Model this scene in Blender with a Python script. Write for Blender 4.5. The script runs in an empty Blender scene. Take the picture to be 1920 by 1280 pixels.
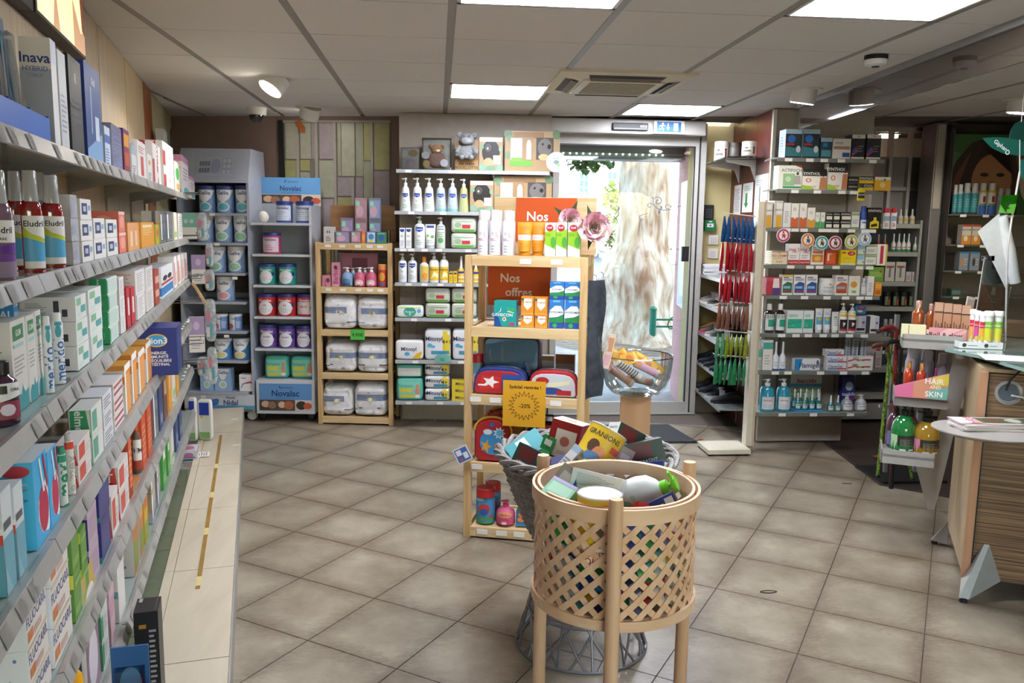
import bpy,math,random
from mathutils import Vector as V,Matrix as MX
random.seed(7)
SC = bpy.context.scene
COL = SC.collection
R = math.radians
# ------------------------------------------------------------------ camera
FPX,PIT,ROL,YAW,EYE = 1558.0,R(8.02),R(-0.83),R(5.17),1.58
FW = V((math.sin(YAW)*math.cos(PIT),math.cos(YAW)*math.cos(PIT),-math.sin(PIT)))
_r = V((math.cos(YAW),-math.sin(YAW),0)); _d = FW.cross(_r)
RX = math.cos(ROL)*_r+math.sin(ROL)*_d
DN = -math.sin(ROL)*_r+math.cos(ROL)*_d
CAMP = V((0,0,EYE))
cam = bpy.data.cameras.new('camera'); co = bpy.data.objects.new('camera',cam); COL.objects.link(co)
cam.sensor_width = 36; cam.lens = FPX/1920*36; cam.clip_start = .05; cam.clip_end = 300
m = MX.Identity(4)
for i in range(3):
  m[i][0] = RX[i]; m[i][1] = -DN[i]; m[i][2] = -FW[i]; m[i][3] = CAMP[i]
co.matrix_world = m
SC.camera = co
# ------------------------------------------------------------------ world, sun, exposure
wd = bpy.data.worlds.new('sky'); SC.world = wd; wd.use_nodes = True
wn = wd.node_tree.nodes; wl = wd.node_tree.links
sk = wn.new('ShaderNodeTexSky'); sk.sky_type = 'NISHITA'; sk.sun_disc = False
sk.sun_elevation = R(52); sk.sun_rotation = R(150); sk.air_density = 1.2; sk.dust_density = 2.0
bg = wn['Background']; bg.inputs['Strength'].default_value = 1.3
wl.new(sk.outputs[0],bg.inputs['Color'])
sun = bpy.data.lights.new('sun','SUN'); sun.energy = 16.0; sun.angle = R(.6); sun.color = (1,.95,.85)
so = bpy.data.objects.new('sun',sun); COL.objects.link(so); so.rotation_euler = (R(40),0,R(30)); so.location = (6,-4,14)
SC.view_settings.view_transform = 'Standard'; SC.view_settings.look = 'None'
SC.view_settings.gamma = 1; SC.view_settings.use_curve_mapping = False
SC.view_settings.exposure = 0.36
PANEL_E,SPOT_E = 36.0,30.0        # emission of the ceiling panels and spot lamps
try:
  SC.cycles.max_bounces = 8; SC.cycles.transparent_max_bounces = 16; SC.cycles.caustics_refractive = False; SC.cycles.caustics_reflective = False
  SC.cycles.sample_clamp_indirect = 6
except Exception: pass
# ------------------------------------------------------------------ pixel <-> world helpers
def ray(x,y): return (FW*FPX+RX*(x-960)+DN*(y-640))/FPX
def onz(x,y,z):
  v = ray(x,y); return CAMP+v*((z-EYE)/v.z)
def ony(x,y,Y):
  v = ray(x,y); return CAMP+v*(Y/v.y)
def onpl(x,y,p,n):
  v = ray(x,y); return CAMP+v*((V(p)-CAMP).dot(n)/v.dot(n))
def pj(P):
  v = V(P)-CAMP; w = v.dot(FW); return 960+FPX*v.dot(RX)/w,640+FPX*v.dot(DN)/w
def dep(P): return (V(P)-CAMP).dot(FW)
def hat(P,y):
  lo,hi = -3,9
  for _ in range(45):
    q = (lo+hi)/2
    if pj((P[0],P[1],q))[1] > y: lo = q
    else: hi = q
  return lo
# ------------------------------------------------------------------ materials
def lin(h):
  h = h.lstrip('#'); o = []
  for i in (0,2,4):
    c = int(h[i:i+2],16)/255; o.append(c/12.92 if c <= .04045 else ((c+.055)/1.055)**2.4)
  return (*o,1)
_mats = {}
def mat(c,rough=.5,metal=0,trans=0,emit=0,ior=1.45,var=.05,scale=30.,name=None,coat=0,bump=0):
  key = (c,rough,metal,trans,emit,var,scale,coat,bump)
  if key in _mats: return _mats[key]
  M = bpy.data.materials.new(name or 'surface_'+c); M.use_nodes = True
  n = M.node_tree.nodes; l = M.node_tree.links; b = n['Principled BSDF']
  b.inputs['Roughness'].default_value = rough; b.inputs['Metallic'].default_value = metal
  b.inputs['Transmission Weight'].default_value = trans; b.inputs['IOR'].default_value = ior
  b.inputs['Coat Weight'].default_value = coat
  col = lin(c)
  if var and not emit:
    t = n.new('ShaderNodeTexNoise'); t.inputs['Scale'].default_value = scale; t.inputs['Detail'].default_value = 3
    tc = n.new('ShaderNodeTexCoord'); l.new(tc.outputs['Object'],t.inputs['Vector'])
    r = n.new('ShaderNodeValToRGB')
    r.color_ramp.elements[0].position = .3; r.color_ramp.elements[1].position = .7
    r.color_ramp.elements[0].color = (*[x*(1-var*1.5) for x in col[:3]],1)
    r.color_ramp.elements[1].color = (*[min(1,x*(1+var*.6)) for x in col[:3]],1)
    l.new(t.outputs['Fac'],r.inputs['Fac']); l.new(r.outputs['Color'],b.inputs['Base Color'])
    if bump:
      bp = n.new('ShaderNodeBump'); bp.inputs['Strength'].default_value = bump; bp.inputs['Distance'].default_value = .01
      l.new(t.outputs['Fac'],bp.inputs['Height']); l.new(bp.outputs['Normal'],b.inputs['Normal'])
  else: b.inputs['Base Color'].default_value = col
  if emit:
    b.inputs['Emission Color'].default_value = col; b.inputs['Emission Strength'].default_value = emit
  _mats[key] = M; return M
def wood(c1,c2,axis='Z',sc=6.,rough=.5,name='wood',stretch=12.,bands=0):
  key = ('wood',c1,c2,axis,sc,rough,stretch)
  if key in _mats: return _mats[key]
  M = bpy.data.materials.new(name); M.use_nodes = True
  n = M.node_tree.nodes; l = M.node_tree.links; b = n['Principled BSDF']; b.inputs['Roughness'].default_value = rough
  tc = n.new('ShaderNodeTexCoord'); mp = n.new('ShaderNodeMapping')
  s = [stretch,stretch,stretch]; s['XYZ'.index(axis)] = 1.0
  mp.inputs['Scale'].default_value = s; l.new(tc.outputs['Object'],mp.inputs['Vector'])
  t = n.new('ShaderNodeTexNoise'); t.inputs['Scale'].default_value = sc; t.inputs['Detail'].default_value = 5; t.inputs['Distortion'].default_value = .6
  l.new(mp.outputs['Vector'],t.inputs['Vector'])
  r = n.new('ShaderNodeValToRGB'); r.color_ramp.elements[0].position = .35; r.color_ramp.elements[1].position = .68
  r.color_ramp.elements[0].color = lin(c1); r.color_ramp.elements[1].color = lin(c2)
  l.new(t.outputs['Fac'],r.inputs['Fac']); l.new(r.outputs['Color'],b.inputs['Base Color'])
  bp = n.new('ShaderNodeBump'); bp.inputs['Strength'].default_value = .15; bp.inputs['Distance'].default_value = .004
  l.new(t.outputs['Fac'],bp.inputs['Height']); l.new(bp.outputs['Normal'],b.inputs['Normal'])
  _mats[key] = M; return M
def glass(c='e8f2ee',refl=1.0,name='clear_glass',dark=0.0,rough=.02):
  key = ('glass',c,refl,dark,rough)
  if key in _mats: return _mats[key]
  M = bpy.data.materials.new(name); M.use_nodes = True; n = M.node_tree.nodes; l = M.node_tree.links
  n.remove(n['Principled BSDF']); o = n['Material Output']
  t = n.new('ShaderNodeBsdfTransparent'); t.inputs['Color'].default_value = lin(c)
  g = n.new('ShaderNodeBsdfGlossy'); g.inputs['Roughness'].default_value = rough
  f = n.new('ShaderNodeFresnel'); f.inputs['IOR'].default_value = 1.5
  mm = n.new('ShaderNodeMath'); mm.operation = 'MULTIPLY_ADD'; mm.inputs[1].default_value = refl; mm.inputs[2].default_value = dark
  l.new(f.outputs[0],mm.inputs[0])
  x = n.new('ShaderNodeMixShader'); l.new(mm.outputs[0],x.inputs['Fac']); l.new(t.outputs[0],x.inputs[1]); l.new(g.outputs[0],x.inputs[2])
  l.new(x.outputs[0],o.inputs['Surface']); _mats[key] = M; return M
def film(c='f4f4f4',amount=.22,name='plastic_film'):
  key = ('film',c,amount)
  if key in _mats: return _mats[key]
  M = bpy.data.materials.new(name); M.use_nodes = True; n = M.node_tree.nodes; l = M.node_tree.links
  b = n['Principled BSDF']; b.inputs['Base Color'].default_value = lin(c); b.inputs['Roughness'].default_value = .12
  t = n.new('ShaderNodeBsdfTransparent'); x = n.new('ShaderNodeMixShader')
  nz = n.new('ShaderNodeTexNoise'); nz.inputs['Scale'].default_value = 25; nz.inputs['Detail'].default_value = 2
  tc = n.new('ShaderNodeTexCoord'); l.new(tc.outputs['Object'],nz.inputs['Vector'])
  bp = n.new('ShaderNodeBump'); bp.inputs['Strength'].default_value = .6; bp.inputs['Distance'].default_value = .02
  l.new(nz.outputs['Fac'],bp.inputs['Height']); l.new(bp.outputs['Normal'],b.inputs['Normal'])
  mr = n.new('ShaderNodeMath'); mr.operation = 'MULTIPLY'; mr.inputs[1].default_value = amount*2; l.new(nz.outputs['Fac'],mr.inputs[0])
  l.new(mr.outputs[0],x.inputs['Fac']); l.new(t.outputs[0],x.inputs[1]); l.new(b.outputs[0],x.inputs[2])
  l.new(x.outputs[0],n['Material Output'].inputs['Surface']); _mats[key] = M; return M
def C(c):            # a print colour, or a ready material
  return mat(c,.42,var=.0) if isinstance(c,str) else c
# ------------------------------------------------------------------ mesh builder
_txt = {}
def hclip(po,x,sg):
  out = []
  for i in range(len(po)):
    a,b = po[i-1],po[i]; da,db = (a[0]-x)*sg,(b[0]-x)*sg
    if (da >= 0) != (db >= 0): t = da/(da-db); out.append((x,a[1]+(b[1]-a[1])*t))
    if db >= 0: out.append(b)
  return out
def text2d(s,bold=True):
  k = (s,bold)
  if k not in _txt:
    cu = bpy.data.curves.new('lettering','FONT'); cu.body = s; cu.size = 1; cu.resolution_u = 2
    cu.offset = .018 if bold else 0
    cu.align_x = 'CENTER'
    o = bpy.data.objects.new('lettering',cu); COL.objects.link(o)
    dg = bpy.context.evaluated_depsgraph_get(); dg.update()
    me = o.evaluated_get(dg).to_mesh()
    vs = [(v.co.x,v.co.y) for v in me.vertices]; fs = [tuple(p.vertices) for p in me.polygons]
    o.evaluated_get(dg).to_mesh_clear(); bpy.data.objects.remove(o); bpy.data.curves.remove(cu)
    xs = [v[0] for v in vs] or [0]; c = (min(xs)+max(xs))/2
    _txt[k] = ([(x-c,y-.36) for x,y in vs],fs,(max(xs)-min(xs)) or 1)
  return _txt[k]
class B:
  def __init__(s): s.v = []; s.f = []; s.m = []; s.ms = []; s.s = []
  def mi(s,mt):
    mt = C(mt)
    if mt not in s.ms: s.ms.append(mt)
    return s.ms.index(mt)
  def add(s,vs,fs,mt,smooth=False,T=None):
    k = len(s.v); i = s.mi(mt)
    s.v += [tuple(T @ V(p)) for p in vs] if T else [tuple(p) for p in vs]
    s.f += [tuple(a+k for a in f) for f in fs]; s.m += [i]*len(fs); s.s += [smooth]*len(fs)
    return s
  def box(s,x0,y0,z0,x1,y1,z1,mt,T=None):
    v = [(x,y,z) for z in (z0,z1) for y in (y0,y1) for x in (x0,x1)]
    return s.add(v,[(0,2,3,1),(4,5,7,6),(0,1,5,4),(2,6,7,3),(0,4,6,2),(1,3,7,5)],mt,T=T)
  def prism(s,pts,z0,z1,mt,T=None):       # pts counter-clockwise in plan
    n = len(pts); v = [(p[0],p[1],z0) for p in pts]+[(p[0],p[1],z1) for p in pts]
    f = [tuple(range(n-1,-1,-1)),tuple(range(n,2*n))]+[(i,(i+1) % n,n+(i+1) % n,n+i) for i in range(n)]
    return s.add(v,f,mt,T=T)
  def lathe(s,pr,mt,n=16,sy=1.,cx=0,cy=0,smooth=True,T=None,closed=True):
    v = []; f = []
    for r,z in pr:
      for i in range(n):
        a = 2*math.pi*i/n; v.append((cx+r*math.cos(a),cy+r*sy*math.sin(a),z))
    for j in range(len(pr)-1):
      for i in range(n):
        f.append((j*n+i,j*n+(i+1) % n,(j+1)*n+(i+1) % n,(j+1)*n+i))
    if closed:
      f.append(tuple(range(n-1,-1,-1))); f.append(tuple(range((len(pr)-1)*n,len(pr)*n)))
    return s.add(v,f,mt,smooth,T)
  def tube(s,pts,r,mt,n=8,caps=True,T=None):
    pts = [V(p) for p in pts]; v = []; f = []; N = len(pts); up = None
    for i,p in enumerate(pts):
      t = (pts[min(i+1,N-1)]-pts[max(i-1,0)]).normalized()
      if up is None: up = V((0,0,1)) if abs(t.z) < .9 else V((1,0,0))
      a = t.cross(up).normalized(); b = a.cross(t).normalized(); up = b
      rr = r[i] if isinstance(r,(list,tuple)) else r
      for k in range(n):
        g = 2*math.pi*k/n; v.append(p+a*(rr*math.cos(g))+b*(rr*math.sin(g)))
    for j in range(N-1):
      for i in range(n): f.append((j*n+(i+1) % n,j*n+i,(j+1)*n+i,(j+1)*n+(i+1) % n))
    if caps: f.append(tuple(range(n))); f.append(tuple(range(N*n-1,(N-1)*n-1,-1)))
    return s.add(v,f,mt,True,T)
  def ribbon(s,pts,nrm,w,t,mt):           # flat strip along pts, nrm = per-point normals, width across
    v = []; f = []; N = len(pts)
    for i in range(N):
      p = V(pts[i]); tg = (V(pts[min(i+1,N-1)])-V(pts[max(i-1,0)])).normalized(); nn = V(nrm[i]).normalized(); sd = tg.cross(nn).normalized()
      for a,b in ((-1,-1),(1,-1),(1,1),(-1,1)): v.append(p+sd*(a*w/2)+nn*(b*t/2))
    for j in range(N-1):
      for i in range(4): f.append((j*4+i,j*4+(i+1) % 4,j*4+4+(i+1) % 4,j*4+4+i))
    f.append((3,2,1,0)); f.append(tuple((N-1)*4+i for i in range(4)))
    return s.add(v,f,mt)
  def ball(s,c,rx,ry,rz,mt,n=12,m=8,T=None,jit=0):
    v = []; f = []
    for j in range(m+1):
      p = math.pi*j/m-math.pi/2
      for i in range(n):
        a = 2*math.pi*i/n; q = 1+(random.uniform(-jit,jit) if jit else 0)
        v.append((c[0]+rx*q*math.cos(p)*math.cos(a),c[1]+ry*q*math.cos(p)*math.sin(a),c[2]+rz*q*math.sin(p)))
    for j in range(m):
      for i in range(n): f.append((j*n+i,j*n+(i+1) % n,(j+1)*n+(i+1) % n,(j+1)*n+i))
    return s.add(v,f,mt,True,T)
  def decal(s,spec,S,W,H,nx=1):
    """flat print: S(x,y,lift) maps the unit square of a face (W x H metres) onto it"""
    for q,d in enumerate(spec):
      k = d[0]; lift = .0004+.00025*q
      if k == 'r':
        x0,y0,x1,y1,c = d[1:6]; m = max(1,int(round(nx*abs(x1-x0)+.4))); ny = max(1,int(round(getattr(s,'ny',1)*abs(y1-y0))))
        v = [S(x0+(x1-x0)*i/m,y0+(y1-y0)*j/ny,lift) for i in range(m+1) for j in range(ny+1)]
        s.add(v,[(i*(ny+1)+j,(i+1)*(ny+1)+j,(i+1)*(ny+1)+j+1,i*(ny+1)+j+1) for i in range(m) for j in range(ny)],c)
      elif k == 'e':
        cx,cy,rx,ry,c = d[1:6]; n = 20
        if nx == 1:
          v = [S(cx+rx*math.cos(6.2832*i/n),cy+ry*math.sin(6.2832*i/n),lift) for i in range(n)]
          s.add(v,[tuple(range(n))],c)
        else:
          v = []; f = []; m = 8
          for i in range(m+1):
            t = -1+2*i/m; h = math.sqrt(max(0,1-t*t)); v += [S(cx+rx*t,cy-ry*h,lift),S(cx+rx*t,cy+ry*h,lift)]
            if i: f.append((2*i-2,2*i,2*i+1,2*i-1))
          s.add(v,f,c)
      elif k == 'p':
        if nx == 1: s.add([S(x,y,lift) for x,y in d[1]],[tuple(range(len(d[1])))],d[2])
        else:
          xs = [p[0] for p in d[1]]; a,b = min(xs),max(xs); m = max(2,int(nx*(b-a)+.9))
          if sum(d[1][i-1][0]*d[1][i][1]-d[1][i][0]*d[1][i-1][1] for i in range(len(d[1]))) < 0: po = list(reversed(d[1]))
          else: po = d[1]
          for i in range(m):
            q = hclip(hclip(po,a+(b-a)*i/m,1),a+(b-a)*(i+1)/m,-1)
            if len(q) > 2: s.add([S(x,y,lift) for x,y in q],[tuple(range(len(q)))],d[2])
      elif k == 'l':
        x0,x1,y0,y1,n,c = d[1:7]
        st = (y1-y0)/n; rr = random.Random(n*17+int(x0*100))
        for i in range(n):
          xe = x0+(x1-x0)*rr.uniform(.6,1); y = y0+st*i
          s.decal([('r',x0,y,xe,y+st*.45,c)],S,W,H,nx)
      elif k == 't':
        x,y,h,tx,c = d[1:6]; rot = d[6] if len(d) > 6 else 0
        vs,fs,tw = text2d(tx); sc = h*H/.72
        lim = (W if not rot else H)*.97
        if tw*sc > lim: sc = lim/tw
        o = []
        for a,b in vs:
          if rot == 90: a,b = -b,a
          elif rot == -90: a,b = b,-a
          elif rot == 'm': a = -a
          o.append(S(x+a*sc/W,y+b*sc/H,lift))
        s.add(o,[tuple(reversed(q)) for q in fs] if rot == 'm' else fs,c)
    return s
  def mesh(s,name,sharp=35):
    me = bpy.data.meshes.new(name); me.from_pydata(s.v,[],s.f)
    for mt in s.ms: me.materials.append(mt)
    me.polygons.foreach_set('material_index',s.m); me.polygons.foreach_set('use_smooth',s.s)
    me.update()
    if any(s.s): me.set_sharp_from_angle(angle=R(sharp))
    return me
def link(name,me,parent=None,loc=(0,0,0),rz=0.,rot=None,bev=0):
  o = bpy.data.objects.new(name,me); COL.objects.link(o); o.location = loc
  o.rotation_euler = rot if rot else (0,0,rz)
  if parent: o.parent = parent
  if bev:
    md = o.modifiers.new('bevel','BEVEL'); md.width = bev; md.segments = 2; md.limit_method = 'ANGLE'
  return o
def part(name,b,parent,bev=0,**k): return link(name,b.mesh(name),parent,bev=bev,**k)
def struct(name,b,parent=None,**k):
  o = link(name,b.mesh(name),parent,**k)
  if not parent: o['kind'] = 'structure'
  return o
def tag(o,label,cat,group=None):
  o['label'] = label; o['category'] = cat
  if group: o['group'] = group
  return o
def empty(name,label,cat,loc=(0,0,0),rz=0.,group=None):
  o = bpy.data.objects.new(name,None); COL.objects.link(o); o.location = loc; o.rotation_euler = (0,0,rz)
  o.empty_display_size = .05
  return tag(o,label,cat,group)
def dup(o,parent=None):
  c = o.copy(); COL.objects.link(c)
  if parent: c.parent = parent
  for h in list(o.children): dup(h,c)
  return c
class Face:          # a vertical front: P0 (x,y), unit direction u to the right, n towards the viewer
  def __init__(s,p,ang=None,q=None):
    s.p = V((p[0],p[1],0))
    u = V((q[0]-p[0],q[1]-p[1],0)).normalized() if q else V((math.cos(R(ang)),math.sin(R(ang)),0))
    s.u = u; s.n = V((u.y,-u.x,0)); s.rz = math.atan2(u.y,u.x)
  def s_at(s,px,z,back=0):      # where the horizontal line at height z crosses pixel column px
    p = s.p-s.n*back; p = V((p.x,p.y,z))-CAMP; k = (px-960)/FPX
    w = RX-FW*k; return -p.dot(w)/s.u.dot(w)
  def pt(s,t,z,back=0): q = s.p+s.u*t-s.n*back; return V((q.x,q.y,z))
# ------------------------------------------------------------------ goods: shapes
PRO = {
  'bottle': ([(.9,0),(1,.03),(1,.62),(.9,.7),(.45,.77),(.4,.8)],[(.47,.79),(.47,.98),(.4,1)]),
  'pump': ([(1,0),(1.03,.05),(.76,.5),(.75,.6),(.66,.69),(.34,.75)],[(.33,.74),(.33,.85),(.12,.86),(.12,.94),(.3,.945),(.3,1)]),
  'pumps': ([(.95,0),(1,.03),(1,.66),(.8,.74),(.35,.78)],[(.36,.77),(.36,.87),(.12,.88),(.12,.94),(.32,.945),(.32,1)]),
  'tin': ([(.98,0),(1,.02),(1,.86)],[(1.03,.86),(1.03,.96),(.98,1)]),
  'can': ([(.97,0),(1,.01),(1,.955)],[(1.02,.955),(1.03,.975),(.99,.985),(.97,.972),(.02,.972)]),
  'spray': ([(1,0),(1,.7),(.86,.77)],[(.78,.76),(.8,.96),(.7,1)]),
  'flask': ([(.95,0),(1,.03),(1,.84),(.82,.89)],[(.74,.88),(.74,.985),(.66,1)]),
  'jar': ([(.95,0),(1,.05),(1,.7),(.9,.76)],[(.97,.75),(.97,.98),(.9,1)]),
  'clearcap': ([(1,0),(1,.02),(1,.6),(.93,.66),(.72,.71)],[(.7,.7),(.63,.985),(.58,1)]),
  'vial': ([(1,0),(1,.45),(.5,.56)],[(.45,.55),(.32,.66),(.3,.97),(.2,1)]),
  'stick': ([(.95,0),(.95,.86)],[(1.12,.86),(1.12,.98),(1.02,1)]),
  'round': ([(.8,0),(1,.06),(1,.45),(.9,.6),(.55,.72),(.3,.76)],[(.33,.75),(.33,.86),(.14,.87),(.14,.93),(.36,.94),(.36,1)]),
}
KN = {'box': ('medicine_box','box'),'bottle': ('bottle','bottle'),'pump': ('pump_bottle','bottle'),'pumps': ('pump_bottle','bottle'),'tin': ('formula_tin','tin'),
    'can': ('powder_tin','tin'),'spray': ('spray_can','spray can'),'jar': ('jar','jar'),'clearcap': ('mouthwash_bottle','bottle'),'vial': ('spray_bottle','bottle'),
    'flask': ('bottle','bottle'),'stick': ('tablet_tube','tube'),'round': ('soap_bottle','bottle'),'tube': ('cream_tube','tube'),'soft': ('soft_pack','pack'),'bag': ('diaper_bag','bag')}
DS = {}
def D(key,k,desc,c,f=(),L=(),**o):
  DS[key] = dict(k=k,desc=desc,c=c,f=f,L=L,**o)
_proto = {}
def sgn(v,e): return math.copysign(abs(v)**e,v)
def proto(key,w,d,h):
  w,d,h = round(w,3),round(d,3),round(h,3); K = (key,w,d,h)
  if K in _proto: return _proto[K]
  g = DS[key]; k = g['k']; nm = g.get('n',KN[k][0]); out = []
  b = B()
  if k == 'box':
    cs = g.get('s',g['c']); ct = g.get('t',g['c'])
    v = [(x,y,z) for z in (0,h) for y in (-d/2,d/2) for x in (-w/2,w/2)]
    b.add(v,[(0,1,5,4)],g['c']); b.add(v,[(2,6,7,3),(0,4,6,2),(1,3,7,5),(0,2,3,1)],cs); b.add(v,[(4,5,7,6)],ct)
    b.decal(g['f'],lambda x,y,l: (-w/2+x*w,-d/2-l,y*h),w,h)
    Ls = g['L'] or (); b.decal(Ls,lambda x,y,l: (-w/2-l,d/2-x*d,y*h),d,h)
    b.decal(Ls if g.get('both') else (),lambda x,y,l: (w/2+l,-d/2+x*d,y*h),d,h)
    b.decal(g.get('T',()),lambda x,y,l: (-w/2+x*w,-d/2+y*d,h+l),w,d)
    out.append((nm,b.mesh(nm)))
  elif k in PRO:
    body,cap = PRO[k]; r = w/2; sy = d/w; n = 18 if w > .05 else 12
    zs = [(q[0]*r,q[1]*h) for q in body]
    b.lathe(zs,g['c'],n,sy)
    hb = g.get('hb',body[-1][1] if k in ('tin','can','stick') else [q[1] for q in body if q[0] > .7][-1])*h
    sp = g.get('span',2.4)
    def rad(z):
      for (r0,z0),(r1,z1) in zip(zs,zs[1:]):
        if z <= z1+1e-9 and z1 > z0: return r0+(r1-r0)*max(0,(z-z0)/(z1-z0))
      return zs[-1][0]
    def S(x,y,l):
      a = -math.pi/2+(x-.5)*sp; z = y*hb; q = rad(z)+l+.0004
      return (q*math.cos(a),q*sy*math.sin(a),z)
    b.decal(g['f'],S,r*sp,hb,10)
    out.append((nm,b.mesh(nm)))
    c2 = B(); c2.lathe([(q[0]*r,q[1]*h) for q in cap],g.get('cap','e9e9e7'),n,sy if k in ('tin','can') else 1)
    if k in ('pump','pumps','round'):
      a = -.05; c2.box(-r*.75*g.get('nz',1),-r*.13,h*.955,r*.2,r*.13,h*.985,g.get('cap','e9e9e7'))
    pn = {'pump': 'pump_head','pumps': 'pump_head','round': 'pump_head','tin': 'lid','can': 'lid','jar': 'lid'}.get(k,'cap')
    out.append((pn,c2.mesh(pn)))
    if k == 'vial':
      pass
  elif k == 'tube':          # stands on its cap, flat crimp on top
    n = 20; v = []; f = []; m = 6; z0 = h*.13
    for j in range(m+1):
      t = j/m; z = z0+(h-z0)*t; rx = w/2*(.82+.18*t); ry = d/2*(1-t)+.0015
      for i in range(n):
        a = 6.2832*i/n; v.append((rx*math.cos(a),ry*math.sin(a),z))
    for j in range(m):
      for i in range(n): f.append((j*n+i,j*n+(i+1) % n,(j+1)*n+(i+1) % n,(j+1)*n+i))
    f.append(tuple(range(m*n,m*n+n))); b.add(v,f,g['c'],True)
    def S(x,y,l):
      t = y; z = z0+(h-z0)*t; rx = w/2*(.82+.18*t); ry = d/2*(1-t)+.0015
      a = -math.pi/2+(x-.5)*2.6; return ((rx+l)*math.cos(a),(ry+l+.0006)*math.sin(a),z)
    b.ny = 6; b.decal(g['f'],S,w*1.05,h-z0,10); out.append((nm,b.mesh(nm)))
    c2 = B(); c2.lathe([(w*.36,0),(w*.38,.005),(w*.38,z0)],g.get('cap','e9e9e7'),16,d/w); out.append(('cap',c2.mesh('cap')))
  elif k in ('soft','bag'):
    p = g.get('p',5 if k == 'soft' else 5.6); n = 26; m = 14 if k == 'soft' else 40; v = []; lump = g.get('lump',0 if k == 'soft' else .05); rr = random.Random(hash(key) % 999 if False else len(key)*7+int(w*1000))
    ph = [rr.uniform(0,6.28) for _ in range(6)]
    def sh(x,z):
      return 1+lump*(math.sin(9*x+ph[0])*math.sin(7*z+ph[1])+.6*math.sin(17*x+ph[2]+5*z)+.5*math.sin(13*z+ph[3]))
    f = []; mi = []
    e = 2/p
    for j in range(m+1):
      t = -math.pi/2+math.pi*j/m
      for i in range(n):
        a = 2*math.pi*i/n
        x = w/2*sgn(math.cos(t),e)*sgn(math.cos(a),e); y = d/2*sgn(math.cos(t),e)*sgn(math.sin(a),e); z = h/2+h/2*sgn(math.sin(t),e)
        q = sh(x/w*2,z/h*2); v.append((x*(.97+.03*q),y*q,z*(.98+.02*q)))
    for j in range(m):
      for i in range(n): f.append((j*n+i,j*n+(i+1) % n,(j+1)*n+(i+1) % n,(j+1)*n+i))
    b.add(v,f,g['c'],True)
    for q,(z0,z1,cc,tilt) in enumerate(g.get('bands',())):
      i2 = b.mi(cc)
      for fi,fc in enumerate(f):
        zz = sum(v[a][2] for a in fc)/4/h; xx = sum(v[a][0] for a in fc)/4/w
        if z0 <= zz+tilt*xx+.02*math.sin(8*xx+q) < z1: b.m[fi] = i2
    def S(x,y,l):
      X = 2*x-1; Z = 2*y-1; s = max(.001,1-min(.999,abs(X)**p+abs(Z)**p))**(1/p)
      return (X*w/2,-d/2*s*sh(X,2*y)-l-(.002 if k == 'soft' else .008),y*h)
    b.ny = 8; b.decal(g['f'],S,w,h,10); out.append((nm,b.mesh(nm)))
    if g.get('wrap'):
      c2 = B(); vv = []
      for (x,y,z) in v:
        k2 = 1.035+.02*math.sin(x*90+z*70); top = max(0,z/h-.75)*g.get('tuft',.0)
        vv.append((x*k2,y*k2,.002+z*(1.0+.6*top)+top*h*.12*math.sin(x*60)))
      c2.add(vv,f,film('ffffff',.2),True); out.append(('plastic_wrap',c2.mesh('plastic_wrap')))
  _proto[K] = out; return out
LBL = []            # (object, desc, place, column, level, levels, end)
def spawn(key,loc,rz,w,d,h,desc=None,place='',colm=0,lev=0,levs=1,end='left',grp=None,rot=None,label=None):
  pr = proto(key,w,d,h); g = DS[key]
  o = link(pr[0][0],pr[0][1],None,loc,rz,rot)
  for nm,me in pr[1:]: link(nm,me,o)
  o['category'] = g.get('cat',KN[g['k']][1])
  if label: o['label'] = label
  else: LBL.append((o,desc or g['desc'],place,colm,lev,levs,end))
  return o
RN = 0
def row(face,z,place,items,back=.01,end='left',toward=0.):
  """goods on one shelf; each item (design, left px, right px, top px[, stack[, setback]])"""
  global RN; RN += 1; outl = []
  for i,it in enumerate(items):
    key,x0,x1,yt = it[:4]; st = it[4] if len(it) > 4 else 1; bk = back+(it[5] if len(it) > 5 else 0)
    g = DS[key]; rd = g['k'] not in ('box','soft','bag')
    if rd:
      xm = (x0+x1)/2; t = face.s_at(xm,z,bk+.035); q = face.pt(t,z,bk+.035); w = (x1-x0)/FPX*dep(q)
      d = w*g.get('dr',1.); t = face.s_at(xm,z,bk+d/2); q = face.pt(t,z,bk+d/2)
      h = hat(q,yt)-z
    else:
      t0 = face.s_at(x0,z,bk); t1 = face.s_at(x1,z,bk); w = abs(t1-t0)*.985; t = (t0+t1)/2
      fr = face.pt(t,z,bk); h = (hat(fr,yt)-z)/st
      d = g.get('d',.09); q = face.pt(t,z,bk+d/2)
    rz = face.rz
    if rd and toward:
      to = math.atan2(-q.x,q.y)          # facing the camera
      rz = face.rz+(to-face.rz)*toward
    for j in range(st):
      jt = 0 if st == 1 else random.uniform(-.02,.02)
      o = spawn(key,(q.x,q.y,z+.002+j*h),rz+jt,w,d,h*.985,None,place,RN*100+i,j,st,end)
      outl.append(o)
  return outl
ORD = ['first','second','third','fourth','fifth','sixth','seventh','eighth','ninth','tenth','eleventh','twelfth','thirteenth','fourteenth','fifteenth','sixteenth','seventeenth','eighteenth','nineteenth','twentieth']
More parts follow.
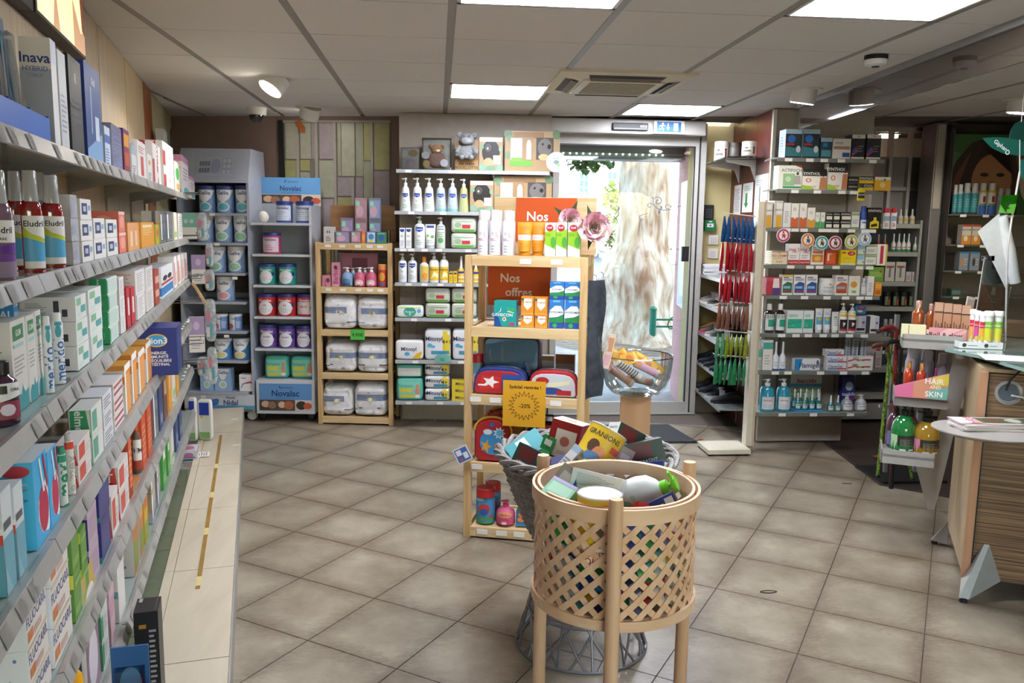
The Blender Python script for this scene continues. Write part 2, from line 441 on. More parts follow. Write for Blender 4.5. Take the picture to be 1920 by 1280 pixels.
def finish_labels():
  gr = {}
  for e in LBL: gr.setdefault((e[1],e[2]),[]).append(e)
  for (ds,pl),es in gr.items():
    cols = sorted({e[3] for e in es}); n = len(es)
    for o,_,_,cl,lv,ls,end in es:
      ci = cols.index(cl); od = ORD[ci] if ci < 20 else 'next'
      lvn = {1: [''],2: ['lower','upper'],3: ['bottom','middle','top'],4: ['bottom','second','third','topmost']}.get(ls,ORD)[lv]
      if ls > 1 and len(cols) > 1: t = f'{lvn} {ds}, {od} stack from {end}, {pl}'
      elif ls > 1: t = f'{lvn} {ds} of stack, {pl}'
      elif len(cols) > 1: t = f'{od} {ds} from {end}, {pl}'
      else: t = f'{ds}, {pl}'
      if len(t.replace('-',' ').split()) > 16: print('LONG',t)
      o['label'] = t
      if n > 1: o['group'] = f'{ds} row, {pl}'
# ------------------------------------------------------------------ shared materials
M_WALL = mat('cfc2ae',.7,var=.03,scale=8); M_BROWN = mat('7c6860',.75,var=.04,scale=9); M_YEL = mat('c9bb86',.75,var=.04,scale=7)
M_VEN = wood('b59f7e','c6b292','Z',3.,.45,'tan_veneer',10.); M_ALU = mat('b4b2ae',.4,.55,var=.03); M_ALUW = mat('c3beb6',.45,.15,var=.03)
M_GREY = mat('8f8f8c',.45,.3,var=.04); M_LIP = mat('a9a8a4',.32,.25,var=.06,scale=14); M_WHITE = mat('dcdad6',.45,var=.02); M_BLACK = mat('1c1c1e',.4,var=.05)
M_PINE = wood('b99764','d6b888','Z',2.2,.5,'pale_pine',14.); M_PINEX = wood('c6a675','dcc397','X',2.2,.5,'pale_pine_rail',14.)
M_TAG = mat('e6e4e0',.5,var=.0); M_SGL = glass('b9d0c8',1.0,'greenish_shelf_glass',.06,.06); M_GLASS = glass('f3f7f5',.8,'door_glass',.0)
M_EDGE = mat('6f8f86',.15,var=.05); M_DARK = mat('3a3431',.5,var=.06); M_RED = mat('551f17',.35,var=.05,scale=5)
M_PANEL = mat('a0968b',.55,var=.05,scale=14,name='greige_board')
# floor tile: cloudy beige, brown wear along the joints
def tile_mat():
  M = bpy.data.materials.new('stone_tile'); M.use_nodes = True; n = M.node_tree.nodes; l = M.node_tree.links; b = n['Principled BSDF']
  b.inputs['Roughness'].default_value = .33
  ge = n.new('ShaderNodeNewGeometry'); tc = n.new('ShaderNodeTexCoord')
  a = n.new('ShaderNodeTexNoise'); a.inputs['Scale'].default_value = 3.2; a.inputs['Detail'].default_value = 8; a.inputs['Roughness'].default_value = .65; l.new(ge.outputs['Position'],a.inputs['Vector'])
  mp = n.new('ShaderNodeMapping'); mp.inputs['Scale'].default_value = (1,2.6,1); mp.inputs['Rotation'].default_value = (0,0,R(-20)); l.new(ge.outputs['Position'],mp.inputs['Vector'])
  f = n.new('ShaderNodeTexNoise'); f.inputs['Scale'].default_value = 22; f.inputs['Detail'].default_value = 6; f.inputs['Distortion'].default_value = 1.4; l.new(mp.outputs[0],f.inputs['Vector'])
  sx = n.new('ShaderNodeSeparateXYZ'); l.new(tc.outputs['Object'],sx.inputs[0])
  def mth(op,*i):
    q = n.new('ShaderNodeMath'); q.operation = op
    for k,v in enumerate(i):
      if isinstance(v,(int,float)): q.inputs[k].default_value = v
      else: l.new(v,q.inputs[k])
    return q.outputs[0]
  e = mth('MAXIMUM',mth('ABSOLUTE',sx.outputs['X']),mth('ABSOLUTE',sx.outputs['Y']))
  e = mth('ADD',e,mth('MULTIPLY',mth('SUBTRACT',f.outputs['Fac'],.5),.16))
  r0 = n.new('ShaderNodeMapRange'); r0.inputs[1].default_value = .12; r0.inputs[2].default_value = .235; l.new(e,r0.inputs[0])
  r1 = n.new('ShaderNodeValToRGB'); r1.color_ramp.elements[0].position = .32; r1.color_ramp.elements[1].position = .66
  r1.color_ramp.elements[0].color = lin('776b5a'); r1.color_ramp.elements[1].color = lin('a09583'); l.new(a.outputs['Fac'],r1.inputs[0])
  mx = n.new('ShaderNodeMixRGB'); mx.inputs[2].default_value = lin('584737'); l.new(mth('MULTIPLY',r0.outputs[0],.75),mx.inputs[0]); l.new(r1.outputs[0],mx.inputs[1])
  l.new(mx.outputs[0],b.inputs['Base Color'])
  bp = n.new('ShaderNodeBump'); bp.inputs['Strength'].default_value = .12; bp.inputs['Distance'].default_value = .004; l.new(f.outputs['Fac'],bp.inputs['Height']); l.new(bp.outputs[0],b.inputs['Normal'])
  return M
M_TILE = tile_mat()
# ------------------------------------------------------------------ plan of the room
LU = V((math.sin(R(-12.05)),math.cos(R(-12.05)),0)); LN = V((LU.y,-LU.x,0))
def lw(s,a,z=0): q = LU*s+LN*a; return V((q.x,q.y,z))
CL = lw(7.55,-.635)                                   # back left corner
def along(p,q,t): return (p[0]+(q[0]-p[0])*t,p[1]+(q[1]-p[1])*t)
BW1 = (-.28,6.86)
ROOM = [(CL.x,CL.y),(lw(-3.2,-.635).x,lw(-3.2,-.635).y),(5.2,-3.1),(5.2,7.6),(2.98,7.6),(2.98,6.95),(2.52,6.95),(2.52,6.84),(.86,6.84),(.86,6.66),(-.28,6.86)]
def clip(poly,p,q):                                  # keep the left side of p->q
  out = []
  for i in range(len(poly)):
    a,b = poly[i],poly[(i+1) % len(poly)]
    da = (q[0]-p[0])*(a[1]-p[1])-(q[1]-p[1])*(a[0]-p[0]); db = (q[0]-p[0])*(b[1]-p[1])-(q[1]-p[1])*(b[0]-p[0])
    if da >= 0: out.append(a)
    if (da >= 0) != (db >= 0): t = da/(da-db); out.append((a[0]+(b[0]-a[0])*t,a[1]+(b[1]-a[1])*t))
  return out
ZC = 2.42
fl = struct('floor',B().prism(ROOM,-.1,-.004,mat('5f554c',.8,var=.1,scale=40)))
te1 = V((math.sin(R(33.2)),math.cos(R(33.2)),0)); te2 = V((te1.y,-te1.x,0)); TP = .414
h2 = TP/2-.0022
tm = B().prism([(-h2,-h2),(h2,-h2),(h2,h2),(-h2,h2)],-.006,0,M_TILE).mesh('tile')
trz = math.atan2(te2.y,te2.x)
bounds = [((2.36,6.84),(-3,6.84)),((CL.x,CL.y),(lw(-3,-.635).x,lw(-3,-.635).y)),((BW1[0],BW1[1]),(CL.x,CL.y))]
for i in range(0,19):
  for j in range(-14,10):
    c = te1*(.198+TP*(i+.5))+te2*(TP*(j+.5))
    a = c.dot(LN); px,py = pj((c.x,c.y,0)) if c.y > .6 else (0,9999)
    if a < -.2 or not (-120 < px < 2040 and py < 1420) or c.y > 7.2 or c.x > 3.3: continue
    pl = [tuple((c+te2*(sx*h2)+te1*(sy*h2))[:2]) for sx,sy in ((-1,-1),(1,-1),(1,1),(-1,1))]
    p2 = pl
    for bd in bounds: p2 = clip(p2,*bd) if p2 else p2
    if len(p2) < 3: continue
    if p2 == pl or (len(p2) == 4 and max(abs(a[0]-b[0])+abs(a[1]-b[1]) for a,b in zip(p2,pl)) < 1e-6):
      link('tile',tm,fl,(c.x,c.y,0),trz)
    else:
      lo = [((V((x,y,0))-c).dot(te2),(V((x,y,0))-c).dot(te1)) for x,y in p2]
      link('tile',B().prism(lo,-.006,0,M_TILE).mesh('tile'),fl,(c.x,c.y,0),trz)
part('rear_tiles',B().prism([(-.6,-3.05),(5.15,-3.05),(5.15,2.6),(2.9,2.6),(2.9,.7),(-.1,.7)],-.003,0,mat('b3a999',.4,var=.08,scale=3)),fl)
M_VINYL = wood('2c2320','3d322c','X',4,.5,'dark_plank_vinyl',5.)
dk = [(2.875,5.81),(2.75,4.79),(3.06,4.52),(5.15,2.75),(5.15,7.55),(3.0,7.55)]
part('dark_flooring',B().prism(dk,-.003,.003,M_VINYL),fl)
bt = B()
for p,q in ((dk[0],dk[1]),(dk[1],dk[2]),(dk[2],dk[3])):
  d = (V((*q,0))-V((*p,0))).normalized(); nn = V((-d.y,d.x,0))*.018
  bt.prism([p,q,(q[0]+nn.x,q[1]+nn.y),(p[0]+nn.x,p[1]+nn.y)],.003,.008,mat('544b46',.4,.5))
part('edge_trim',bt,fl)
# doormat
tag(link('doormat',B().prism([(1.02,5.84),(1.905,5.84),(1.84,6.37),(1.02,6.37)],.001,.012,mat('3f3f40',.95,var=.5,scale=260,bump=.6)).mesh('doormat')),'dark grey ribbed doormat on the tiles before the glass door','doormat')
dmt = bpy.data.objects['doormat']
part('rubber_border',B().prism([(1.0,5.82),(1.925,5.82),(1.855,6.385),(1.0,6.385)],.0005,.006,M_BLACK),dmt)
# ------------------------------------------------------------------ ceiling
ce = struct('ceiling',B().prism(ROOM,ZC+.012,ZC+.12,mat('77716a',.9)))
M_CT = mat('dbd8d4',.85,var=.04,scale=120,bump=.1); M_CB = mat('8f8a83',.5,.1,var=.02)
gx = [.055+.652*k for k in range(-5,8)]; gy = [3.373+.61*k for k in range(-1,8)]
lights = {(.055+.652*0,5.203): 1,(.055,2.763): 1,(.055+.652*2,5.813): 1,(.055+.652*2,2.763): 1}
croom = [((-.28,6.86),(CL.x,CL.y)),((CL.x,CL.y),(lw(-3,-.635).x,lw(-3,-.635).y)),((5.2,-3),(5.2,8)),((2.98,7.6),(-3,7.6))]
for i in range(len(gx)-1):
  for j in range(len(gy)-1):
    x0,x1,y0,y1 = gx[i]+.017,gx[i+1]-.017,gy[j]+.004,gy[j+1]-.004
    if (round(gx[i],3),round(gy[j],3)) in {(round(a,3),round(b,3)) for a,b in lights}: continue
    pl = [(x0,y0),(x1,y0),(x1,y1),(x0,y1)]
    for bd in croom: pl = clip(pl,*bd) if pl else pl
    if len(pl) < 3: continue
    if y0 > 6.84: pl = [p for p in pl] if x0 < -.3 or x0 > 2.4 else []
    if len(pl) < 3: continue
    c = V(((x0+x1)/2,(y0+y1)/2,0))
    link('ceiling_tile',B().prism([(p[0]-c.x,p[1]-c.y) for p in pl],0,.01,M_CT).mesh('ceiling_tile'),ce,(c.x,c.y,ZC))
for x in gx:
  if -1.95 < x < 5: part('ceiling_bar',B().box(x-.016,(1.2 if x > -1.3 else 3.0) if x > -1.5 else 6.2,ZC-.001,x+.016,6.84 if -.3 < x < 2.5 else (6.8 if x < 0 else 7.55),ZC+.008,M_CB),ce)
part('ceiling_field',B().prism([(lw(-3.15,-.62).x,-3.05),(5.15,-3.05),(5.15,2.74),(lw(2.8,-.62).x,2.74)],ZC,ZC+.01,M_CT),ce)
M_PAN = mat('eff3ff',.5,emit=PANEL_E,name='lamp_diffuser')
def panel(x0,y0,label):
  t = empty('ceiling_light',label,'light',(x0+.326,y0+.305,ZC),0,'square ceiling light panels')
  f = B(); a,b_ = .309,.288
  for p in ((-a,-b_,a,-b_+.016),(-a,b_-.016,a,b_),(-a,-b_,-a+.016,b_),(a-.016,-b_,a,b_)): f.box(p[0],p[1],-.003,p[2],p[3],.012,M_WHITE)
  part('frame',f,t)
  part('diffuser',B().box(-a+.016,-b_+.016,.001,a-.016,b_-.016,.006,M_PAN),t)
panel(.055,5.203,'square lit ceiling panel left of the air conditioner')
panel(.055,2.763,'square lit ceiling panel cut by the top edge, middle of the picture')
panel(1.359,5.813,'square lit ceiling panel just before the glass door')
panel(1.359,2.763,'largest lit ceiling panel at the top right of the picture')
panel(.055,.323,'square lit ceiling panel over the camera'); panel(1.359,.323,'square lit ceiling panel over the counter, behind the camera')
panel(.055,-2.117,'square lit ceiling panel far behind the camera'); panel(1.359,-2.117,'square lit ceiling panel far behind the camera, right of centre'); panel(2.663,.323,'square lit ceiling panel above the counter top'); panel(3.315,2.763,'square lit ceiling panel far right, above the back of the counter'); panel(3.315,-.287,'square lit ceiling panel far right, behind the camera'); panel(3.967,4.1,'square lit ceiling panel above the pharmacy area, out of view at right'); panel(2.663,-2.117,'square lit ceiling panel far behind the counter'); panel(-.597,-.897,'square lit ceiling panel behind the camera near the left shelving')  # counter-top panel and those after it: added fill lights, out of view
# ------------------------------------------------------------------ walls
def wallb(name,p,q,z0,z1,m,th=.1):
  d = (V((*q,0))-V((*p,0))).normalized(); nn = V((-d.y,d.x,0))*th     # thickness to the left of p->q
  return struct(name,B().prism([p,q,(q[0]+nn.x,q[1]+nn.y),(p[0]+nn.x,p[1]+nn.y)],z0,z1,m))
wl_ = wallb('wall_left',tuple(lw(-3.2,-.635)[:2]),(CL.x,CL.y),-.1,ZC+.1,M_VEN)
wallb('wall_back',(CL.x,CL.y),BW1,-.1,ZC+.1,M_BROWN)
wallb('wall_back_return',BW1,(.88,6.66),-.1,ZC+.1,M_BROWN)
MWF = mat('e9e6e0',.7,var=.02); wfl = lw(-3.2,-.635)
for x0,x1,z0,z1 in ((wfl.x,.35,-.1,ZC+.1),(4.35,5.3,-.1,ZC+.1),(.35,4.35,-.1,.45),(.35,4.35,2.3,ZC+.1)): struct('wall_front',B().box(x0,-3.2,z0,x1,-3.1,z1,MWF))
wf = struct('added_window',B())  # unseen window, added so daylight brightens the sides facing the camera
for x in (.35,1.65,2.98,4.29): part('mullion',B().box(x,-3.18,.45,x+.06,-3.12,2.3,M_ALUW),wf)
for z in (.45,2.25): part('frame_rail',B().box(.35,-3.18,z,4.35,-3.12,z+.05,M_ALUW),wf)
for x in (.41,1.71,3.04): part('pane',B().box(x,-3.152,.5,x+1.25,-3.146,2.25,M_GLASS),wf)
struct('street_ground',B().box(-12,-12,-.2,16,-3.22,-.03,mat('a9a39a',.85,var=.12,scale=3))).name = 'ground_rear'
wallb('wall_right',(5.2,7.6),(5.2,-3.1),-.1,ZC+.1,M_WALL)
wallb('wall_pharmacy',(2.98,7.6),(5.2,7.6),-.1,ZC+.1,M_WALL)
# veneer joints and the orange strip on the left wall
for s0,s1,mt_ in ((5.72,6.12,wood('7d3d1c','a9622f','Z',3,.4,'orange_wood',9)),(6.14,7.5,wood('a8a07e','b9b08e','Z',3,.5,'pale_veneer',9))):
  p,q = lw(s0,-.634),lw(s1,-.634); r_,t_ = lw(s1,-.625),lw(s0,-.625)
  part('wall_panel',B().prism([p[:2],t_[:2],r_[:2],q[:2]],1.3,ZC-.005,mt_),wl_)
for s0 in (2.55,3.35,4.15,4.95):
  p,q = lw(s0,-.6345),lw(s0+.785,-.6345); r_,t_ = lw(s0+.785,-.629),lw(s0,-.629)
  part('wall_panel',B().prism([p[:2],t_[:2],r_[:2],q[:2]],.2,ZC-.005,M_VEN),wl_)
# right of the door: yellow wall, dark red side wall
wallb('wall_alcove',(2.13,6.93),(2.56,6.93),-.1,ZC+.1,M_YEL,.15)
RWA,RWB = (2.47,6.93),(2.375,5.86)
wr = wallb('wall_red',RWA,RWB,-.1,ZC+.1,mat('7d6f68',.6),.12)
RF = Face(RWA,q=RWB)
for k,(a,b_) in enumerate(((0.004,.34),(.345,.70),(.705,1.07))):
  for z0,z1 in ((.012,1.15),(1.155,2.41)):
    p,q = RF.pt(a,0,-.001),RF.pt(b_,0,-.001); r_,t_ = RF.pt(b_,0,-.009),RF.pt(a,0,-.009)
    part('red_panel',B().prism([t_[:2],r_[:2],q[:2],p[:2]],z0,z1,M_RED),wr)
struct('baseboard_alcove',B().box(2.14,6.905,0,2.46,6.929,.14,mat('a29a8c',.5)))
# ------------------------------------------------------------------ mosaic window in the brown wall
BF = Face((CL.x,CL.y),q=BW1)
def bfpt(px,py,back=0): return onpl(px,py,BF.p-BF.n*back,BF.n)
wnd = struct('window_1',B())
def bfbox(x0,x1,y0,y1,mt_,name,t0=.004,t1=.02):
  p,q = bfpt(x0,(y0+y1)/2),bfpt(x1,(y0+y1)/2); za,zb = hat(p,y1),hat(p,y0)
  s0,s1 = (p-BF.p).dot(BF.u),(q-BF.p).dot(BF.u)
  b = B(); A = [BF.pt(s0,0,-t0),BF.pt(s1,0,-t0),BF.pt(s1,0,-t1),BF.pt(s0,0,-t1)]
  b.prism([a[:2] for a in reversed(A)],za,zb,mt_)
  return part(name,b,wnd)
bfbox(524,734,226,560,mat('77736f',.6),'window_backing',.0005,.003)
g1,g2,l1,l2,ye,ol = 'a3a494','989b88','948a90','9c9298','9f9d6e','98946a'
cells = [(536,557,231,298,g1),(564,584,231,298,g1),(585,592,231,298,l1),(600,627,231,298,l2),(634,640,231,330,g2),(641,666,231,330,g1),(668,682,231,330,g2),(683,696,231,300,ye),(702,731,231,318,ol),
      (536,557,301,372,ye),(564,582,300,320,ye),(564,582,323,372,g1),(600,627,301,370,g1),(683,696,303,380,g2),(702,731,321,400,l1),(634,660,333,367,l2),(634,660,370,386,ye),(668,682,333,400,l1),
      (536,557,375,450,g2),(564,582,375,450,l1),(600,627,373,455,l2),(634,660,389,470,l1),(668,696,403,480,g2),(702,731,403,480,l2),(600,627,458,540,g2),(634,660,473,540,l2),(668,696,483,540,l1),(702,731,483,540,g2)]
for x0,x1,y0,y1,c in cells: bfbox(x0,x1,y0,y1,mat(c,.35,var=.08,scale=20),'pane',.004,.012)
for x0,x1,y0,y1 in ((525,533,226,340),): bfbox(x0,x1,y0,y1,M_BLACK,'black_strip',.004,.03)
for x0,x1,y0,y1 in ((558,563,226,450),(593,598,226,450),(628,633,226,540),(661,666,333,540),(697,701,226,540),(524,734,226,230)): bfbox(x0,x1,y0,y1,mat('a19d98',.5),'mullion',.004,.02)
b = B(); p0 = bfpt(560,226,-.03)
b.ribbon([bfpt(558,226,-.03),bfpt(561,234,-.032),bfpt(567,241,-.034),bfpt(566,248,-.03)],[BF.n]*4,.05,.002,wood('8a4a1e','a35c28','Z',6,.5,'rust_paper'))
tag(link('paper_curl',b.mesh('paper_curl')),'rust brown torn paper curl hanging at the mosaic window top','paper')
# ------------------------------------------------------------------ spot lamps, camera, detectors, air conditioner
def spot(px,py,label,tx,ty,aim=None,pw=30,r=.075):
  lit = True
  p = onz(px,py,ZC); t = empty('spot_lamp',label,'lamp',p,0,'round ceiling spot lamps')
  part('mounting_ring',B().lathe([(r*1.45,-.006),(r*1.45,0),(r*1.1,0)],M_WHITE,24),t)
  T = MX.Rotation(tx,4,'X') @ MX.Rotation(ty,4,'Y')
  part('housing',B().lathe([(r,-.06),(r,.03),(r*.8,.03)],M_WHITE,24,T=MX.Translation((0,0,-.02)) @ T),t)
  ld = bpy.data.lights.new('spot_beam','SPOT'); ld.energy = pw; ld.spot_size = R(95); ld.spot_blend = .7; ld.shadow_soft_size = .05; ld.color = (1,.95,.87)
  lo = bpy.data.objects.new('spot_beam',ld); COL.objects.link(lo); lo.parent = t; dv = V(aim)-p; lo.location = dv.normalized()*.15; lo.rotation_euler = dv.to_track_quat('-Z','Y').to_euler()
  part('lens',B().lathe([(r*.9,-.063),(r*.9,-.0605)],mat('fff6e6',.4,emit=SPOT_E if lit else 0,var=0) if lit else mat('d8d4cc',.4),24,T=MX.Translation((0,0,-.02)) @ T),t)
spot(516,146,'tilted round spot lamp shining over the left shelves',R(-24),R(28),(-1.5,4.2,1.0),45)
spot(582,201,'tilted round spot lamp near the mosaic window, facing away',R(28),R(18),(-1.5,6.9,.6),7)
spot(1508,168,'round white spot lamp at the ceiling right of the air conditioner',R(10),R(6),(2.6,5.7,.7),9)
spot(1915,188,'flat round spot lamp under the far right ceiling',R(6),R(4),(3.6,6.4,.7),30)
p = onz(481,202,ZC); t = empty('security_camera','white dome security camera under the ceiling at back left','camera',p)
part('base',B().lathe([(.07,-.055),(.075,-.01),(.075,0)],M_WHITE,20),t)
part('dome',B().lathe([(.004,-.112),(.03,-.106),(.048,-.09),(.056,-.068),(.056,-.053)],mat('17171a',.08,coat=1),20),t)
p = onz(1643,104,ZC); t = empty('smoke_detector','small round smoke detector with black band on right ceiling','detector',p)
part('base',B().lathe([(.055,-.022),(.055,0)],M_BLACK,24),t)
part('cover',B().lathe([(.03,-.052),(.05,-.045),(.054,-.02)],M_WHITE,24),t); part('vent',B().lathe([(.016,-.056),(.022,-.05)],M_BLACK,16),t)
t = empty('air_conditioner','cream ceiling cassette air conditioner with four air slots','air conditioner',(1.05,5.02,ZC),0)
M_AC = mat('d3c8ac',.5,var=.03,scale=6)
b = B(); a = .385
for q in range(4):
  T = MX.Rotation(q*math.pi/2,4,'Z')
  b.add([(-a,-a,-.012),(a,-a,-.012),(.24,-.24,-.03),(-.24,-.24,-.03),(-a,-a,0),(a,-a,0)],[(0,3,2,1),(4,0,1,5)],M_AC,T=T)
b.add([(-.24,-.24,-.03),(.24,-.24,-.03),(.24,.24,-.03),(-.24,.24,-.03)],[(0,3,2,1)],M_AC)
part('cover',b,t)
for q in range(4):
  T = MX.Rotation(q*math.pi/2,4,'Z')
  part('air_slot',B().add([(-.22,-.335,-.0185),(.22,-.335,-.0185),(.2,-.255,-.0305),(-.2,-.255,-.0305)],[(0,3,2,1)],mat('2a1f1a',.6),T=T),t)
  part('louvre',B().add([(-.2,-.30,-.027),(.2,-.30,-.027),(.2,-.262,-.040),(-.2,-.262,-.040)],[(0,3,2,1),(0,1,2,3)],mat('a59c88',.5),T=T),t)
part('grille_frame',B().box(-.235,-.235,-.036,.235,.235,-.029,mat('d6cdb4',.5)),t); b = B()
for k in range(16): b.box(-.19,-.19+k*.0245,-.041,.19,-.178+k*.0245,-.034,mat('a2977c',.6))
part('grille',b,t)
# glass draught curtain under the ceiling on the right
t = empty('glass_curtain','smoky reflective glass strip hanging from the right ceiling edge','glass strip',(2.40,4.7,ZC))
p,q = onz(1500,193.5,ZC),onz(1990,5,ZC); d = (q-p).normalized(); q = q+d*1.2; nn = V((d.y,-d.x,0))
pl = lambda w0,w1: [tuple((p+nn*w0)[:2]),tuple((p+nn*w1)[:2]),tuple((q+nn*w1)[:2]),tuple((q+nn*w0)[:2])]
M_SMOKE = mat('40382f',.06,.0,var=.02,scale=2,coat=1.0,name='smoked_glass')
for nm,pp,z0,z1,mm in (('pane',pl(-.004,.004),2.245,ZC-.001,M_SMOKE),('rail',pl(-.018,.018),ZC-.032,ZC+.001,M_GREY)):
  o = part(nm,B().prism([(x-2.40,y-4.7) for x,y in pp],z0-ZC,z1-ZC,mm),t)
# ------------------------------------------------------------------ left wall shelving
LF = Face(tuple(lw(0,-.405)[:2]),q=tuple(lw(1,-.405)[:2]))
LZ = {1: 1.73,2: 1.466,3: 1.21,4: .94,5: .655,6: .38}
t = empty('wall_shelving','long left wall shelving with grey glass shelves and price rails','shelving',lw(1.2,-.5))
def lbx(b,s0,s1,a0,a1,z0,z1,mm): b.prism([tuple((q-t.location)[:2]) for q in (lw(s0,a1),lw(s1,a1),lw(s1,a0),lw(s0,a0))],z0,z1,mm); return b
tagm = None
for k,z in LZ.items():
  b = B(); lbx(b,.55,5.55,-.632,-.408,z-.012,z,mat('97a19b',.16,coat=.6,var=.04,name='frosted_shelf_glass')); sh = part('shelf',b,t)
  for j,(s0,s1) in enumerate(((.55,1.78),(1.785,2.56),(2.565,3.34),(3.345,4.12),(4.125,4.9),(4.905,5.55))):
    b = B(); T = None
    A = [(s0,-.408,z+.004),(s1,-.408,z+.004),(s1,-.396,z+.006),(s0,-.396,z+.006),(s0,-.384,z-.028),(s1,-.384,z-.028),(s0,-.388,z-.03),(s1,-.388,z-.03)]
    v = [lw(s,a,zz)-t.location for s,a,zz in A]
    b.add(v,[(0,1,2,3),(3,2,5,4),(4,5,7,6),(0,3,4,6),(1,7,5,2),(6,7,1,0)],M_LIP); part('price_rail',b,sh)
  s = .9
  rr = random.Random(k)
  while s < 5.45:
    if rr.random() < .8:
      b = B(); w = .042
      A = [(s,-.3945,z+.002),(s+w,-.3945,z+.002),(s+w,-.3845,z-.026),(s,-.3845,z-.026)]
      b.add([lw(q,a+.002,zz)-t.location for q,a,zz in A],[(0,1,2,3),(3,2,1,0)],mat('b9b6b0',.45)); part('price_tag',b,sh)
    s += rr.uniform(.07,.15)
for s in (1.0,1.78,2.56,3.34,4.12,4.9,5.5):
  b = B(); lbx(b,s-.012,s+.012,-.634,-.62,.14,1.76,M_GREY); up = part('upright',b,t)
  for k,z in LZ.items():
    b = B(); v = [lw(s+q,a,zz)-t.location for q in (-.003,.003) for a,zz in ((-.62,z-.012),(-.43,z-.012),(-.62,z-.06))]
    b.add(v,[(0,1,2),(5,4,3),(0,3,4,1),(1,4,5,2),(2,5,3,0)],M_GREY); part('bracket',b,up)
# base plinth of cream panels
M_CREAM = wood('bdb19a','cabfa9','Y',2.,.38,'cream_laminate',5.)
t = empty('base_plinth','low cream panelled plinth along the foot of the left shelving','plinth',lw(1,-.25))
def lbx2(s0,s1,a0,a1,z0,z1,mm): return B().prism([tuple((q-t.location)[:2]) for q in (lw(s0,a1),lw(s1,a1),lw(s1,a0),lw(s0,a0))],z0,z1,mm)
part('carcass',lbx2(.6,6.72,-.63,-.118,.002,.118,M_GREY),t)
part('side_edge',lbx2(.6,6.72,-.118,-.112,.002,.129,mat('9a9994',.4,.2)),t)
js = [.45,1.23,2.0,2.775,3.55,4.33,5.12,5.92,6.72]
for a,b_ in zip(js,js[1:]):
  part('top_panel',lbx2(a+.002,b_-.002,-.355,-.119,.119,.13,M_CREAM),t)
  part('inner_lip',lbx2(a+.002,b_-.002,-.392,-.357,.119,.134,M_CREAM),t)
for a,b_ in ((.6,1.4),(1.405,2.2),(2.205,3.0),(3.005,3.8),(3.805,4.6),(4.605,5.4)):
  part('glass_base_shelf',lbx2(a,b_,-.628,-.394,.12,.13,mat('6f7560',.12,var=.05,coat=1)),t)
b = lbx2(3.35,5.85,-.262,-.244,.1301,.1312,mat('96722f',.5,var=.15,scale=14)); tp = part('brown_tape_strip',b,t)
for a in (3.38,3.95,4.5,5.05): part('pale_tape_patch',lbx2(a,a+.09,-.263,-.243,.1311,.132,mat('d7c48a',.5)),t)
for a,q in ((5.55,-.17),(2.55,-.35),(6.3,-.2)): part('price_tag',lbx2(a,a+.02,q,q+.05,.1301,.1315,M_TAG),t)
# ---- designs of the left wall goods
W,G1,TXT = 'e4e4e2','b9bcc0','6f7480'
def small(c=TXT,y0=.12,y1=.4,n=4,x0=.12,x1=.88): return ('l',x0,x1,y0,y1,n,c)
D('inava','box','white toothbrush box with blue lettering',W,[('r',0,.78,1,1,'d7dbe6')],[('r',0,0,1,.72,'a9b4c6'),('t',.5,.82,.1,'Inava','27418c'),('t',.5,.72,.045,'HYBRID','6a7fb0'),('t',.5,.66,.035,'TIMER','8a97b8')],d=.062)
D('whitetall','box','tall pale grey toothbrush box','cfd1d4',[small('9aa0aa',.2,.6,8)],[('r',.15,.1,.3,.9,'b4b9c2')],d=.07)
D('blackpack','box','tall black toothbrush box','2e2c2e',[('e',.5,.5,.42,.45,'3d3a3b'),('t',.5,.8,.1,'R','c9c9c9'),small('77767a',.3,.6,5)],[small('77767a',.3,.7,6)],d=.06,s='1f1e20')
D('navybox','box','tall navy electric toothbrush box','2a4a86',[('p',[(0,0),(1,0),(1,.35),(0,.12)],'7ea6cf'),('r',.55,.25,.8,.5,'ced8e4'),('r',.3,.3,.36,.78,'a9bede'),('t',.5,.85,.08,'Oral','dfe6f2')],[('r',0,0,1,1,'1d3f9c'),small('8fa6dd',.2,.5,5)],d=.07)
D('lightblue','box','pale blue box with dark blue print','c9d6e8',[('r',0,.6,1,.8,'4c6bb0'),small('5b77b4',.1,.5,6)],[small('4c6bb0')],d=.08)
D('holo','box','shiny lilac silver box',mat('c3c5e2',.18,.5),[small('7b82b8',.1,.9,14)],[('r',.1,.1,.9,.9,'b4b8d8')],d=.08)
D('purpleor','box','purple box with orange and yellow print','8c2f4c',[('r',.1,.62,.9,.9,'e2a12c'),('r',.15,.2,.85,.5,'c25a2a'),('r',0,.93,1,1,'6d2c86')],[('r',0,0,1,1,'5f2a7c')],d=.08)
D('tealwhite','box','white box with grey blue top',W,[('r',0,.7,1,1,'a9b9c6'),small()],[small()],d=.08)
D('whitered','box','white medicine box with red bar','f1eeec',[('r',.35,.12,.7,.62,'d5594f'),small('c98b86',.7,.9,3)],[small('c9a09c',.2,.8,8)],d=.09)
D('tealbox','box','narrow teal medicine box','dfe7e6',[('r',0,.1,1,.75,'4fa3b4'),('r',.2,.8,.8,.92,'2b6f80')],[('r',0,.1,1,.75,'4fa3b4')],d=.08)
D('mag2','box','white medicine box with red stripe','f1efee',[('t',.62,.5,.5,'mag 2','b5404c',-90),('r',0,0,.22,.62,'c43a42')],[('t',.6,.55,.34,'mag 2','b5404c',-90),('r',.1,0,.3,.6,'c43a42'),('r',.1,.66,.3,.9,'5f4a78')],d=.09)
D('orangedot','box','white medicine box with orange dot','eeeeea',[('e',.5,.72,.22,.09,'e0a13a'),small()],[('e',.5,.72,.2,.09,'e0a13a')],d=.08)
